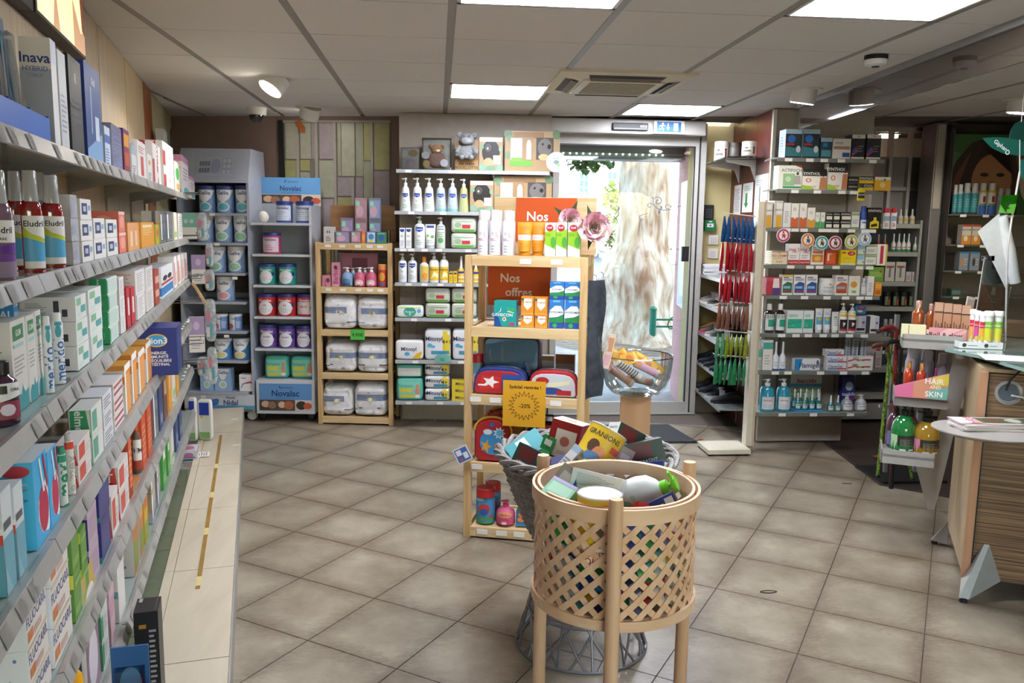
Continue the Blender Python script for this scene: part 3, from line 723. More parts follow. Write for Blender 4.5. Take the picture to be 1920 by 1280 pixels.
D('greenwhite','box','white box with green blot','ecebe2',[('e',.5,.62,.34,.2,'3fae46'),('r',.2,.1,.8,.3,'d9a05c')],[('e',.5,.62,.34,.2,'3fae46'),('l',.1,.9,.1,.3,3,'5a5a50')],d=.08)
D('pinktop','box','white baby box with pink top','eeeaea',[('r',0,.84,1,1,'cf8fb6'),('e',.55,.12,.4,.1,'5fb3b8'),small('b9a9b4',.4,.75,4)],[('r',0,.84,1,1,'cf8fb6'),('e',.6,.1,.3,.09,'5fb3b8'),small('b9a9b4',.4,.75,4)],d=.08)
D('darkpump','vial','white spray bottle with black pump','dad2cc',[small('8a7d78',.3,.7,4)],cap='231a1c')
D('palebox','box','plain pale green carton','bcc4bf',[small('8d9894',.3,.7,4)],d=.05)
E_ = [('r',.02,.08,.98,.2,'e3e6e8'),('r',.02,.2,.98,.62,'56a9d8'),('p',[(.02,.62),(.98,.5),(.98,.58),(.4,.66),(.02,.8)],'b9c93c'),('p',[(.02,.8),(.4,.66),(.98,.58),(.98,.97),(.02,.97)],'e6e8ea'),('t',.5,.84,.1,'Eludril','1d1d22'),small('2f6fa4',.3,.5,4)]
D('eludred','clearcap','red mouthwash bottle with blue label',mat('a11c1c',.08,trans=.35,coat=1,var=.0),E_,cap=mat('dde0e2',.08,trans=.55,var=0),hb=.58,dr=.62)
D('eludpur','clearcap','mauve mouthwash bottle with purple label',mat('8c6f86',.08,trans=.35,coat=1,var=.0),[('r',.02,.3,.98,.4,'6b3f94'),('r',.02,.05,.98,.3,'8e7d96'),('p',[(.02,.42),(.98,.42),(.98,.6),(.02,.5)],'5f2f92'),('r',.02,.6,.98,.95,'e4e4e6'),('t',.5,.8,.1,'Eludril','1d1d22'),('t',.5,.66,.045,'CARE','1d1d22')],cap=mat('dde0e2',.08,trans=.55,var=0),hb=.58,dr=.62)
D('silverbox','box','silvery white box with barcode',mat('c9ccd4',.2,.25),[('r',.1,.2,.5,.7,'8f95a4')],[('l',.4,.75,.35,.75,8,'5d6c9c')],d=.11)
D('navylogo','box','white box with navy shield logo','dddbd6',[('r',.12,.25,.62,.8,'2a3560'),('r',.24,.4,.5,.65,'b6bdd0'),('r',.68,.45,.9,.7,'7fa7cc')],[('r',.1,.2,.6,.8,'8f97b0'),('r',.25,.35,.45,.65,'3a4a84')],d=.1)
D('blackbox','box','short glossy black box',mat('29232a',.15),[('r',.3,0,.36,1,'d9d9dd'),('r',.75,0,.8,1,'d9d9dd')],d=.09)
D('coral','box','coral red box in clear wrap','d8705f',[('e',.5,.5,.35,.3,'e49a86'),('r',0,.85,1,1,'e9c0b4')],[('e',.5,.5,.3,.3,'e49a86')],d=.09)
D('peach','box','peach box with vials drawn','d99a62',[('r',.2,.15,.4,.7,'e9c49c'),('r',.6,.15,.8,.7,'e9c49c')],[('r',.2,.15,.4,.7,'c98648')],d=.09)
D('orange1','box','amber orange box','dd9a32',[small('f0cf8c',.5,.85,5),('r',.1,.8,.8,.9,'f3e2b8')],[small('f0cf8c',.5,.85,5)],d=.09)
D('yelgreen','box','narrow lime yellow box','b9b23a',[('e',.5,.6,.3,.2,'d94f3a')],d=.08)
D('silver','box','mirror silver box',mat('c7c9d2',.12,.8),[('r',.1,.1,.3,.9,'e8e8ee')],[('r',.55,0,.75,1,'565a66')],d=.08)
D('mintpk','box','mint and white pacifier pack','e4e3df',[('r',0,.45,1,1,'7fb5a4'),('e',.3,.68,.14,.08,'b9d6cc'),('e',.68,.68,.14,.08,'b9d6cc')],[('r',0,.45,1,1,'7fb5a4'),('e',.3,.68,.14,.08,'b9d6cc'),('e',.68,.68,.14,.08,'b9d6cc')],d=.075)
D('darkpurp','bottle','dark purple mouthwash with black cap',mat('4a2340',.1,trans=.2,coat=1,var=0),[('r',.05,.15,.95,.55,'8c3a4e'),('e',.5,.36,.22,.13,'d9cfe0'),('p',[(.05,.5),(.95,.66),(.95,.95),(.05,.95)],'dfe2e6'),('r',.1,.72,.5,.9,'1c1c20'),('t',.75,.8,.07,'ORAL','1c1c20')],cap='17151a',dr=.7)
D('tealtall','box','tall white box with teal wave foot','d4d0c8',[('p',[(0,0),(1,0),(1,.2),(.75,.17),(.6,.27),(.5,.17),(.25,.2),(0,.14)],'2f8f94'),('r',.12,.78,.85,.94,'2f7a4c'),('t',.48,.86,.07,'GUM','dfe9df'),('r',.12,.7,.8,.74,'9cc4c0'),small('9a9a94',.4,.62,5)],[('r',.1,.7,.6,.72,'8fb8c0'),small('9aa0a8',.25,.9,14)],d=.12,s='e9e9ec')
D('bluesign','box','small blue shelf sign','2f8ccf',[('t',.5,.7,.3,'PRIX','e9eef4'),('t',.5,.3,.3,'SPÉCIAL','e9eef4')],[('t',.5,.7,.3,'PRIX','e9eef4'),('t',.5,.3,.3,'SPÉCIAL','e9eef4')],d=.1,n='shelf_sign',cat='sign')
D('meridol','flask','white mouthwash bottle with blue name','dfe3e6',[('t',.5,.38,.16,'meridol','3f6fae',90),('e',.5,.84,.2,.1,'4fa9b4'),('r',.3,.93,.75,.99,'3f9fb4')],cap='e6e9ea',dr=.7)
D('mintbox','box','pale box with green and pink squares','d9dcd6',[('r',.1,.6,.5,.9,'7fb08c'),('r',.45,.25,.9,.55,'4f9f9a'),('r',.1,.12,.5,.3,'c9d8cf')],[('r',.6,.15,.7,.85,'3c3c44'),('r',.75,.2,.85,.5,'3c3c44'),('l',.1,.5,.2,.8,8,'a9adb8')],d=.12,s='e3e4ea')
D('greenst','box','bright green toothpaste box','c9d6cc',[('r',.1,.1,.9,.9,'b9c9c0'),('r',0,.1,.1,.9,'2c9a62')],[('r',0,0,1,1,'1f9a63'),('t',.5,.5,.26,'Arthrodont','dcefe4',-90),('l',.62,.7,.3,.7,3,'9fd4b8')],d=.045)
D('redbox','box','dark red lozenge box','b42a38',[('r',.3,.3,.7,.75,'e4d6d6')],[('r',.3,.35,.7,.8,'d8a0a4')],d=.09)
D('greywhite','box','white box with grey small print','dedbd8',[small('a9a6a4',.1,.9,10)],[small('b49a98',.1,.9,10)],d=.1)
D('redpat','box','red brown patterned box','a8493c',[('r',.1,.2,.9,.4,'e0b09a'),('r',.1,.6,.9,.8,'e0b09a')],[('e',.5,.5,.3,.3,'e4c9b4')],d=.09)
D('bluetrio','box','white box with blue waves','e4e6ea',[('r',0,.08,1,.35,'3f86c4'),('e',.3,.62,.18,.09,'3a3d48'),('e',.7,.62,.18,.09,'3a3d48'),('r',0,.42,1,.5,'b8473e')],[('r',0,.08,1,.35,'3f86c4'),('e',.3,.62,.16,.09,'3a3d48'),('e',.7,.62,.16,.09,'3a3d48')],d=.09)
D('pinkstr','box','white box with pink side bar','efebea',[('r',.05,.1,.3,.8,'d8619a'),('r',.5,.1,.7,.5,'e0a04a')],[('r',.1,.1,.35,.7,'d8619a'),('r',.5,.1,.7,.5,'e3b35e')],d=.08)
D('redstr','box','white box with red and amber bars','efebea',[('r',.05,.1,.3,.8,'c23a3a'),('r',.5,.1,.75,.6,'e0a04a')],[('r',.1,.1,.35,.8,'e3a54e'),('r',.55,.2,.8,.6,'b84a3c')],d=.08)
D('whiteteal','box','large white and teal brush box','cfd6d8',[('r',0,0,1,.55,'6fa7b8'),('r',.1,.62,.8,.7,'55585f'),('p',[(0,0),(.6,0),(0,.3)],'8cbac6')],[('r',0,0,1,.6,'d24a36'),('r',0,.6,1,.66,'e9e9ea'),('r',.5,0,1,.5,'5c9cb0')],d=.11)
D('cyangreen','box','cyan brush box with green swoosh','3fa9cf',[('p',[(.3,.1),(1,.2),(1,.75),(.5,.8),(.2,.4)],'2f9a7c'),('p',[(.45,.95),(.55,.95),(.75,.5),(.65,.5)],'d9e6e4')],[('r',0,0,1,1,'46b4dc'),small('bfe4f2',.6,.8,4)],d=.07)
D('cyanred','box','cyan brush box with red swoosh','3fa9dc',[('p',[(.2,.3),(.4,.12),(.9,.05),(1,.1),(1,.7),(.5,.6),(.25,.5)],'e4ecf2'),('e',.62,.36,.36,.27,'b8284c'),('p',[(.4,.97),(.5,.97),(.75,.55),(.62,.55)],'d9e6e4'),('p',[(.7,.97),(.8,.97),(1,.6),(.9,.55)],'a8243f')],[('r',0,0,1,1,'46b9e6'),('e',.5,.9,.42,.07,'c23a46'),small('d6eef8',.5,.8,5)],d=.06,t='d4dadb')
D('whitestick','flask','slim white mouthwash bottle','dcdad6',[('r',.02,.84,.98,.97,'d8482f'),('t',.5,.4,.2,'elmex','b9b4b0',90)],cap=mat('cfcfca',.2,trans=.2,var=0),dr=.7)
D('greenstick','flask','slim white bottle with green name','dcdad6',[('r',.02,.84,.98,.97,'2f9a78'),('t',.5,.35,.3,'elmex','2f8f6c',90)],cap='2f9a78',dr=.7)
D('elmexred','box','toothpaste box with red square','d5cdc8',[('r',.1,.15,.55,.85,'c4503f'),small('b8aaa6',.2,.6,3,.6,.95)],[('p',[(.05,0),(1,0),(.8,1),(.05,1)],'d94436'),('t',.48,.5,.46,'elmex','f1eeee',-90)],d=.05)
D('elmexgreen','box','toothpaste box with green square','d2d2cb',[('r',.15,.15,.55,.85,'5f9a84'),('r',0,0,.06,1,'2f9a6e')],[('p',[(.05,0),(1,0),(.8,1),(.05,1)],'2a8f62'),('t',.48,.5,.4,'elmex','e4eee8',-90)],d=.05)
D('whitepurp','box','small white box with violet bar','dcdde4',[small('b0b2c0',.2,.8,4)],[('r',.3,.12,.7,.88,'3f2f96')],d=.06)
D('whitestripe','box','flat white box with dark lines','d3d3d6',[('l',.1,.9,.15,.85,4,'6a6a74')],[('r',.1,.2,.5,.8,'b0b2ba')],d=.09)
D('redstripe','box','flat white box with red lines','d6d2d0',[('r',.05,.62,.95,.8,'a84a44'),('r',.05,.2,.95,.38,'a84a44')],[('r',.1,.2,.5,.8,'c4b2b0')],d=.09)
D('orwhite','box','orange and white vitamin box','d98a34',[('r',0,0,.22,1,'ece8e2'),('l',.3,.95,.05,.8,12,'e8b06c'),('r',0,.86,1,1,'ece8e2')],[('r',0,.78,1,.9,'e9e4dc'),('r',0,0,1,.62,'d9d6d0'),('l',.1,.9,.05,.58,8,'b4b2ae'),('r',0,.62,1,.7,'dd8a3a')],d=.08,t='d8a04a')
D('navydisp','box','large navy display box','1d2f78',[('r',0,0,1,1,'1b2c70')],[('e',.52,.74,.26,.14,'e0b23c'),('e',.52,.74,.23,.115,'3f9ad0'),('t',.52,.74,.13,'Bion3','eef2f6'),('t',.55,.48,.06,'ÉNERGIE,','e4e8f2'),('t',.55,.40,.06,'IMMUNITÉ','e4e8f2'),('t',.55,.32,.06,'ET ÉQUILIBRE','e4e8f2'),('t',.55,.24,.06,'INTESTINAL','e4e8f2'),('r',.08,.48,.22,.78,'c3cbe0')],d=.16)
D('orcap','vial','small white bottle with orange cap','ecebe6',[('r',.1,.3,.9,.55,'a9342f'),('r',.1,.58,.9,.66,'6fae4a')],cap='d9502a')
D('fluo','box','flat white toothpaste box','d9d4cb',[('t',.5,.68,.3,'FLUOCARIL','4a5288',0),('r',.05,.12,.3,.4,'c8763f'),('r',.35,.1,.7,.3,'c4a49a'),('r',0,.92,1,1,'cfc1a4')],[('t',.25,.5,.5,'Fluocaril','3f63a4',90),('e',.7,.75,.04,.05,'6a7fb0'),('r',.55,.1,.6,.2,'6fb0d0')],d=.075,s='e4e6ec')
D('greenbx','box','grass green toothpaste box','5f8f3c',[('r',.05,.1,.95,.25,'7aa84a'),('r',.05,.7,.95,.8,'86b05a')],[('r',0,.7,1,1,'d8d84a')],d=.06)
D('pinknavy','box','pink toothpaste box with navy label','b4a0ae',[('r',.1,.2,.9,.8,'a88fa2')],[('r',0,0,.55,1,'d03a78'),('r',.3,0,1,.85,'35308a'),('t',.65,.45,.3,'ELGYDIUM','e9e9f4',-90)],d=.05)
D('navyyel','box','navy toothpaste box with cream side','38386e',[('r',.1,.2,.9,.8,'44447c')],[('r',0,0,.35,1,'d8d0a8'),('r',.35,0,1,1,'2f2f84'),('t',.66,.5,.3,'ELGYDIUM','e9e9f4',-90),('r',0,0,1,.12,'2f8f84')],d=.055)
D('orred','box','orange red medicine box','c8502c',[('l',.1,.9,.15,.8,6,'e09a6a')],[('l',.1,.9,.2,.6,4,'e8b08a'),('e',.5,.78,.2,.1,'e9c4a8')],d=.09)
D('orbottle','bottle','brown bottle with orange cap','6a4a3a',[('r',0,.35,1,.9,'dfdad4'),('t',.5,.62,.14,'EM','3a3a44'),('r',0,.12,1,.35,'a04030')],cap='d9562a')
D('navysm','box','narrow navy box','39466f',[('r',.2,.1,.8,.3,'7f8fb8')],[('r',.2,.1,.8,.9,'5a6a98')],d=.08)
D('brownsm','box','narrow brown box','6a443a',[('r',.2,.5,.8,.8,'b89a84')],[('r',.2,.4,.8,.9,'8a5f50')],d=.08)
D('goldbox','box','tall gold and lilac box','bfa24e',[('r',0,0,1,.5,'8a6f80'),('e',.5,.3,.35,.22,'d6cdd4'),('e',.5,.8,.3,.07,'e4d6d0')],[('r',0,0,1,1,'dcdcdf'),('l',.15,.85,.45,.75,6,'8c90a0'),('r',.6,.3,.9,.4,'4a4f8c')],d=.11)
D('yelbottle','bottle','bright yellow bottle','e3a51e',[('r',0,.2,1,.7,'dfe4e6'),('l',.1,.9,.3,.6,3,'3f8f9a')],cap='e8ae22',dr=.8)
D('mintflat','box','mint green denture box','c9d2c8',[('r',0,.1,.3,.9,'4f8a6c'),('l',.35,.9,.2,.8,4,'9a8a94')],[('r',0,0,1,1,'3f8a68')],d=.07)
D('fixo','box','white denture cream box with hearts','dcdad4',[('r',0,0,1,1,'d6d2cc')],[('r',0,.78,1,1,'6fb0bc'),('e',.3,.86,.16,.08,'a8243a'),('e',.7,.86,.16,.08,'a8243a'),('t',.5,.4,.5,'Fixodent','232328',-90)],d=.06)
D('pinkflat','box','dusty pink flat box','b98fa0',[('r',.1,.2,.9,.7,'c9a9b4')],[('r',.1,.2,.9,.7,'cfb4bc')],d=.07,t='b07f94')
D('orbrown','box','tall orange brown herbal box','b4703c',[('r',.1,.05,.9,.35,'6f8a3c'),('r',.1,.5,.9,.8,'d09a60')],[('r',0,0,1,1,'c9c4c0'),('l',.1,.9,.1,.9,12,'8f8c8c')],d=.1)
D('yeltall','box','tall yellow and green herbal box','cfa12c',[('r',0,0,1,.3,'7a943c'),('r',.2,.5,.8,.8,'c05a2c')],[('r',.1,.1,.9,.9,'d6b04a')],d=.1)
D('green2','box','leaf green herbal box','3f8f3f',[('r',.1,.1,.9,.3,'7fb56a'),('r',.2,.6,.8,.8,'d8e0c8')],[('r',.1,.1,.9,.5,'5fa850')],d=.1)
D('whtall','box','tall ivory herbal box','d6d2c4',[('r',.1,.1,.9,.3,'8fb56a')],[('r',.1,.1,.9,.3,'8fb56a')],d=.1)
D('glove','soft','pack of gloves with blue top and green foot','d9d6ce',[('r',.14,.62,.86,.93,'2b3fa4'),('r',.2,.55,.4,.62,'d8b43c'),('r',.12,.04,.88,.2,'86b070')],cat='pack',n='glove_pack',d=.035,p=7)
D('blackgame','box','tall black box with silver print','1d1c20',[('r',.1,.1,.9,.3,'2b2a30')],[('l',.6,.9,.15,.85,14,'a9a9b0'),('r',.2,.84,.5,.88,'b8862c'),('r',.1,.35,.3,.5,'7a3030')],d=.16,T=[('r',.1,.1,.9,.16,'4a4a50'),('r',.7,.75,.95,.9,'9a9aa0')])
PLN = {1: 'top left-wall shelf',2: 'second left-wall shelf',3: 'third left-wall shelf',4: 'fourth left-wall shelf',5: 'fifth left-wall shelf',6: 'lowest left-wall shelf'}
def left(k,items,**o): row(LF,LZ[k],PLN[k],items,.012,'near end',.75,**o)
# first the small set of tall things at the near end of the top shelf
left(1,[('inava',105,115,74),('whitetall',118,132,96),('blackpack',137,160,108),('navybox',166,195,125),('lightblue',199,209,238),('holo',212,231,236),('purpleor',234,245,243),('tealwhite',248,257,272),('whitered',260,275,266),('orangedot',278,286,290),
      ('mag2',288,303,271),('mag2',309,326,271,2),('greenwhite',329,338,304),('pinktop',343,355,295),('pinktop',357,366,332),
      ('darkpump',321,331,240,1,.14),('darkpump',335,345,240,1,.14),('palebox',312,318,243,1,.13)])
left(2,[('eludpur',-24,28,318),('eludred',22,52,320,1,.055),('eludred',48,84,319),('eludred',72,98,322,1,.06),('eludred',86,122,328),('silverbox',138,151,366,3),('navylogo',156,176,374,3),('navylogo',179,199,410,2),('navylogo',203,221,412,2),
      ('coral',225,237,397,2),('peach',241,262,418),('orange1',266,290,417),('yelgreen',293,299,421),('silver',302,312,396),('silver',314,324,396),('whtall',327,333,398),('greywhite',335,343,400)])
left(3,[('darkpurp',-14,36,676,1,-.0),('tealtall',30,56,598,1,.02),('tealtall',59,73,589,1,.02),('tealtall',75,85,581,1,.02),('meridol',87,102,592,1,.0),('meridol',101,123,586),('mintbox',148,168,553,3),('mintbox',172,195,541,3),
      ('greenst',206,224,520,4),('greywhite',228,236,520,3),('redbox',240,246,538),('redbox',248,255,538),('greywhite',258,273,505,2),('greywhite',276,289,500,2),('redpat',292,300,505),('bluetrio',304,325,497),('pinkstr',328,333,480),('redstr',335,340,477),('pinkstr',342,346,475),('redstr',348,352,474)])
left(4,[('whiteteal',14,32,915),('whiteteal',36,52,905),('cyangreen',55,68,868,1,.03),('cyanred',71,95,852),('cyanred',97,113,838),('greenstick',113,128,838),('whitestick',126,142,812),('elmexred',149,172,820,2),('elmexgreen',175,194,758,2),
      ('whitestripe',197,213,735,3),('redstripe',216,233,712,3),('orwhite',237,247,680),('orwhite',250,259,660),('orwhite',262,273,655),('orwhite',276,286,640),('navydisp',334,342,608,1,-.10),('orwhite',290,297,628),('greywhite',300,308,620),('whtall',311,318,612)])
left(5,[('fluo',60,97,1120,3),('fluo',104,136,1000,3),('greenbx',142,155,975,2),('greenbx',157,168,990,2),('pinknavy',171,187,950,2),('navyyel',192,209,890,2),('elmexred',227,243,862,2),('elmexred',212,224,920),('orred',245,250,812),('orbottle',251,266,785),
      ('orred',269,276,768),('orred',279,286,757),('silver',290,298,722),('navysm',301,307,708),('brownsm',309,315,694),('orange1',318,323,683),('whtall',325,330,680),('orange1',332,336,670)])
left(6,[('yelbottle',108,134,1240,1),('yelbottle',130,160,1222,1),('goldbox',168,190,1060),('mintflat',194,206,1090,3),('pinkflat',209,218,1062,2),('fixo',224,236,1036,2),('orbrown',253,261,905),('orbrown',264,271,898),('yeltall',273,279,888),('silver',286,293,862,2),('silver',296,302,846,2),('green2',307,313,828),('green2',316,320,815),('whtall',323,327,806),('navysm',331,335,745),('navysm',338,342,740)])
# orange capped drops at the far end
for k,xs in ((4,range(338,352,3)),(5,range(339,353,3))):
  left(k,[('orcap',x,x+5,(630 if k == 4 else 715)-(x-338)*.3,1,.0) for x in xs])
# signs, tray and packs at the near end
spawn('bluesign',LF.pt(LF.s_at(78,LZ[3]+.13,.01),LZ[3]+.165,.09),LF.rz,.035,.075,.05,label='small blue shelf sign above the tall teal boxes, third left-wall shelf')
t = empty('brush_tray','bright blue display tray of toothbrushes on the top left-wall shelf','tray',LF.pt(1.72,LZ[1]+.002,.045),LF.rz)
b = B(); cB = mat('2f6fd0',.3,var=.02)
b.box(-.30,-.04,0,.30,.04,.004,cB).box(-.30,-.042,0,.30,-.038,.055,cB).box(-.30,.036,0,.30,.04,.08,cB); part('tray',b,t)
for x in (-.3,-.15,0,.15,.3): part('divider',B().box(x-.002,-.04,0,x+.002,.04,.06,mat('1f4fa8',.3)),t)
for i in range(7):
  s = 1.47+i*.08; q = LF.pt(s,LZ[1]+.008,.045)
  o = tag(link('toothbrush_pack',B().box(-.03,-.004,0,.03,.004,.2+.01*(i % 3),mat('5b6f86',.3,var=.2,scale=9)).decal([('r',.1,.1,.9,.3,'3f6fb0'),('r',.4,.3,.6,.95,'a9bccb'),('e',.5,.86,.12,.05,'6fd0e0')],lambda x,y,l: (-.03+.06*x,-.004-l,y*.2),.06,.2).decal([('r',.1,.1,.9,.95,'8fa3b4')],lambda x,y,l: (-.03-l,.004-.008*x,y*.2),.01,.2).mesh('toothbrush_pack'),None,q,LF.rz+R(random.uniform(-14,10)),),
    f'{ORD[i]} blistered toothbrush from the near end in the blue tray','toothbrush','toothbrushes in the blue tray')
  o.rotation_euler = (R(-8+3*(i % 3)),R(random.uniform(-8,8)),LF.rz)
  part('clear_blister',B().box(-.024,-.022,.02,.024,-.004,.19,glass('dfe8ee',1.2,'blister_plastic',.06)),o)
# lit picture panel high on the left wall
t = empty('lit_picture','backlit picture of skin tones high on the left wall','picture',lw(3.16,-.6,2.288)); t.rotation_euler.z = LF.rz
b = B(); b.box(-.375,-.02,-.125,.375,.03,.115,mat('2a2520',.5)).box(-1.5,-.015,-.125,-.38,.03,.115,mat('3a3735',.5)); part('frame',b,t)
Mg = mat('f8eeb0',.5,emit=.8,name='picture_glow'); Mg2 = mat('eef2b4',.5,emit=.85,name='picture_glow_green'); Ms = mat('dcae86',.5,emit=.42,name='picture_skin'); Mb = mat('8a4a34',.5,emit=.35,name='picture_brown')
S = lambda x,y,l: (-.36+.72*x,-.021-l,-.115+.22*y)
b = B(); b.decal([('r',0,0,1,1,Mg),('p',[(.1,0),(.3,0),(.2,.4),(.3,1),(.05,1)],Mg2),('p',[(.28,0),(.42,0),(.36,.5),(.33,.5)],Ms),('p',[(.72,0),(1,0),(1,.35),(.9,.3),(.72,.75)],Ms),('p',[(.72,.75),(.9,.3),(.95,.4),(.88,1),(.72,1)],Mg2),('p',[(.93,.35),(1,.3),(1,1),(.9,1)],Mb)],S,.72,.22); part('image',b,t)
# hooks with hanging baby goods at the far end
t = empty('peg_hooks','wire hooks holding baby goods at the far end of the shelving','hooks',lw(5.9,-.6,1)); IBo = t.location
for k,z in enumerate((1.74,1.47,1.2,1.05,.78,.62)):
  for j in range(3):
    a = lw(5.66+.18*j,-.62,z)-IBo; c = lw(5.66+.18*j,-.33-.03*(j % 2),z+.01)-IBo
    part('hook',B().tube([a,c,c+V((0,0,.02))],.003,mat('9a9a9c',.25,.8),6),t)
D('lilac','box','lilac and white baby pack','dcd9d4',[('r',0,.5,1,1,'a48fb8'),small('a9a4b0',.1,.4,4)],[('r',0,.5,1,1,'a48fb8'),('e',.5,.75,.2,.12,'c4b4d0'),small('a9a4b0',.1,.4,4)],d=.085,n='baby_pack',cat='pack')
PE = 'hanging at the far end of the left shelving'
def peg(key,px0,px1,y0,y1,a,lab):
  fc = Face(tuple(lw(0,a)[:2]),q=tuple(lw(1,a)[:2])); g = DS[key]; d = .085
  s = fc.s_at(px1,1.2); q = lw(s,a); zb = hat(q,y1); zt = hat(q,y0); wd = (px1-px0)/FPX*dep(q)*1.03
  p = lw(s+.02,a-wd/2)
  return spawn(key,(p.x,p.y,zb),LF.rz,.04,wd,zt-zb,label=lab)
peg('mintpk',347,372,399,448,-.385,'mint and white pacifier pack '+PE+', topmost')
peg('lilac',362,385,478,532,-.36,'lilac baby pack '+PE+', upper of two')
peg('lilac',353,379,594,660,-.36,'lilac baby pack '+PE+', lower of two')
D('clearbag','soft','clear bag of small baby goods',film('cdd6da',.45),[('e',.4,.6,.2,.15,'c97f94'),('e',.62,.3,.16,.16,'5fa3b4'),('r',.2,.12,.5,.35,'d8d3cc')],cat='bag',n='clear_bag',p=4)
for i,(x0,x1,y0,y1,a) in enumerate(((374,392,398,450,-.30),(388,402,455,500,-.27),(385,402,505,545,-.28),(382,402,560,640,-.28),(365,385,668,705,-.34),(384,402,650,720,-.27))):
  s = Face(tuple(lw(0,a)[:2]),q=tuple(lw(1,a)[:2])).s_at(x1,1.2); q = lw(s,a); zb = hat(q,y1); zt = hat(q,y0); wd = (x1-x0)/FPX*dep(q)
  spawn('clearbag',(q.x-wd/2,q.y,zb),0,wd,.05,zt-zb,label=f'{ORD[i]} clear bag from the top {PE}')
b = B(); b.ribbon([(0,0,0),(.02,0,-.03),(.06,0,-.10),(.075,0,-.13)],[V((0,-1,0))]*4,.016,.006,M_PINE)
q = lw(5.3,-.36); tag(link('wooden_brush',b.mesh('wooden_brush'),None,(q.x,q.y,hat(q,530))),'pale wooden brush sticking out between the far end hooks','brush')
# packs and boxes standing on the plinth
for i,(px0,px1,y0,y1) in enumerate(((357,371,745,826),(374,400,748,824))):
  q = onz((px0+px1)/2,y1,.132); w = (px1-px0)/FPX*dep(q)
  spawn('glove',(q.x,q.y,.134),R(-8),w,.04,hat(q,y0)-.134,label=('narrower' if i == 0 else 'wider')+' blue and white glove pack standing on the far plinth')
D('blist','box','clear blister pack with pink insert',mat('c7c4c8',.2),[('e',.5,.5,.3,.3,'b86a8c')],[('e',.5,.5,.3,.3,'b86a8c'),('r',.1,.1,.9,.3,'6a78a8')],T=[('e',.5,.5,.3,.3,'b86a8c'),('r',.1,.7,.9,.9,'5a6a98')],n='blister_pack',cat='pack')
q = onz(355,856,.13); spawn('blist',(q.x,q.y,.136),LF.rz,.16,.1,.05,label='clear blister pack with pink insert lying in the plinth trough')
o = tag(link('label_card',B().box(-.05,-.05,0,.05,.05,.004,M_TAG).decal([('l',.1,.9,.15,.85,5,'6a6a70')],lambda x,y,l: (-.05+.1*x,-.05+.1*y,.004+l),.1,.1).mesh('label_card'),None,onz(377,853,.132)+V((0,0,.002)),LF.rz),'small white printed card lying on the plinth panel','card')
spawn('blackgame',lw(2.54,-.332,.134),LF.rz,.1,.066,.315,label='tall black box with silver print standing at the plinth edge')
DSn = [('2f5f94','7fb0d0'),('8f1f2c','d8d8dc'),('22306a','d8b43c'),('b9b4b0','8a3040')]
for i,(s,a,h,c) in enumerate(((2.2,-.335,.36,0),(2.12,-.30,.27,1),(2.02,-.325,.3,2),(1.95,-.27,.22,3))):
  b = B(); b.box(-.045,-.003,0,.045,.003,h,DSn[c][0]).decal([('r',.1,.1,.9,.4,DSn[c][1]),('e',.5,.7,.3,.15,DSn[c][1])],lambda x,y,l: (-.045+.09*x,-.003-l,y*h),.09,h)
  o = tag(link('toy_blister',b.mesh('toy_blister'),None,lw(s,a,.134),R(10-8*i)),f'{ORD[i]} blister card with coloured print beside the tall black box, near plinth','blister card','blister cards near the plinth')
  part('clear_blister',B().box(-.035,-.03,.04,.035,-.003,h*.85,glass('dfe8ee',1.2,'blister_plastic',.06)),o)
# ------------------------------------------------------------------ goods of the back wall
GA = [('p',[(.02,.98),(.98,.98),(.78,.62),(.55,.45),(.45,.45),(.22,.62)],'dfe2e6'),('t',.5,.86,.16,'Gallia','1f2f6f'),('e',.5,.26,.3,.2,'d6dfe6'),('e',.5,.26,.24,.15,'6fb3c4'),('t',.88,.12,.12,'2','2a5a8c')]
def ga(c,dot,two='2'):
  q = list(GA); q[3] = ('e',.5,.26,.24,.15,dot); q[4] = ('t',.86,.12,.12,two,'2a5a8c'); return q
D('ga2','tin','pale blue formula tin with teal drop','7f9fc9',ga(0,'5fb3c0'),cap='2f3f7c',span=2.6)
D('ga1','tin','pale blue formula tin with green drop','8aa6cc',ga(0,'8fc0a0','1'),cap='c9cdd4',span=2.6)
D('gaar','tin','pale blue formula tin with rose drop','8fabd0',ga(0,'d89aa0'),cap='c9cdd4',span=2.6)
D('gasm','tin','small blue and white formula tin','6f90c2',[('r',0,0,.55,1,'dfe3ea'),('e',.28,.3,.2,.2,'c06a7c'),('t',.5,.85,.12,'Gallia','1f2f6f'),('l',.62,.95,.2,.7,4,'c3cfe0')],cap='d9dbe0',span=2.6)
D('gadk','tin','deep blue formula tin with cream drop','4f86bd',ga(0,'d8cf8c',' '),cap='c9cdd4',span=2.6)
D('gabox','box','pale blue formula carton','8fb0d4',[('p',[(.08,.96),(.92,.96),(.6,.5),(.4,.5)],'dfe5ec'),('t',.5,.82,.14,'Gallia','1f2f6f'),('e',.5,.28,.24,.17,'dfe5ec'),('e',.5,.28,.18,.12,'b9c9b4')],d=.08,n='formula_carton')
D('wpbox','box','white carton with pink arc','e6e2e4',[('t',.3,.8,.1,'Gallia','4a4f80'),('p',[(.5,.55),(.8,.62),(1,.4),(1,.28),(.8,.5),(.5,.45)],'b8457c'),('p',[(.5,.55),(.2,.45),(.1,.2),(.16,.2),(.25,.4),(.5,.47)],'5f7fb0')],d=.08,n='formula_carton')
def nova(c,tx,c2='c9c4d4'):
  return [('e',.5,.42,.36,.36,'d9d9de'),('t',.5,.84,.15,'Novalac','e3e6ee'),('t',.5,.58,.1,tx,c2),('l',.25,.75,.2,.45,3,'a9a9b4'),('e',.88,.6,.08,.12,'26356f')]
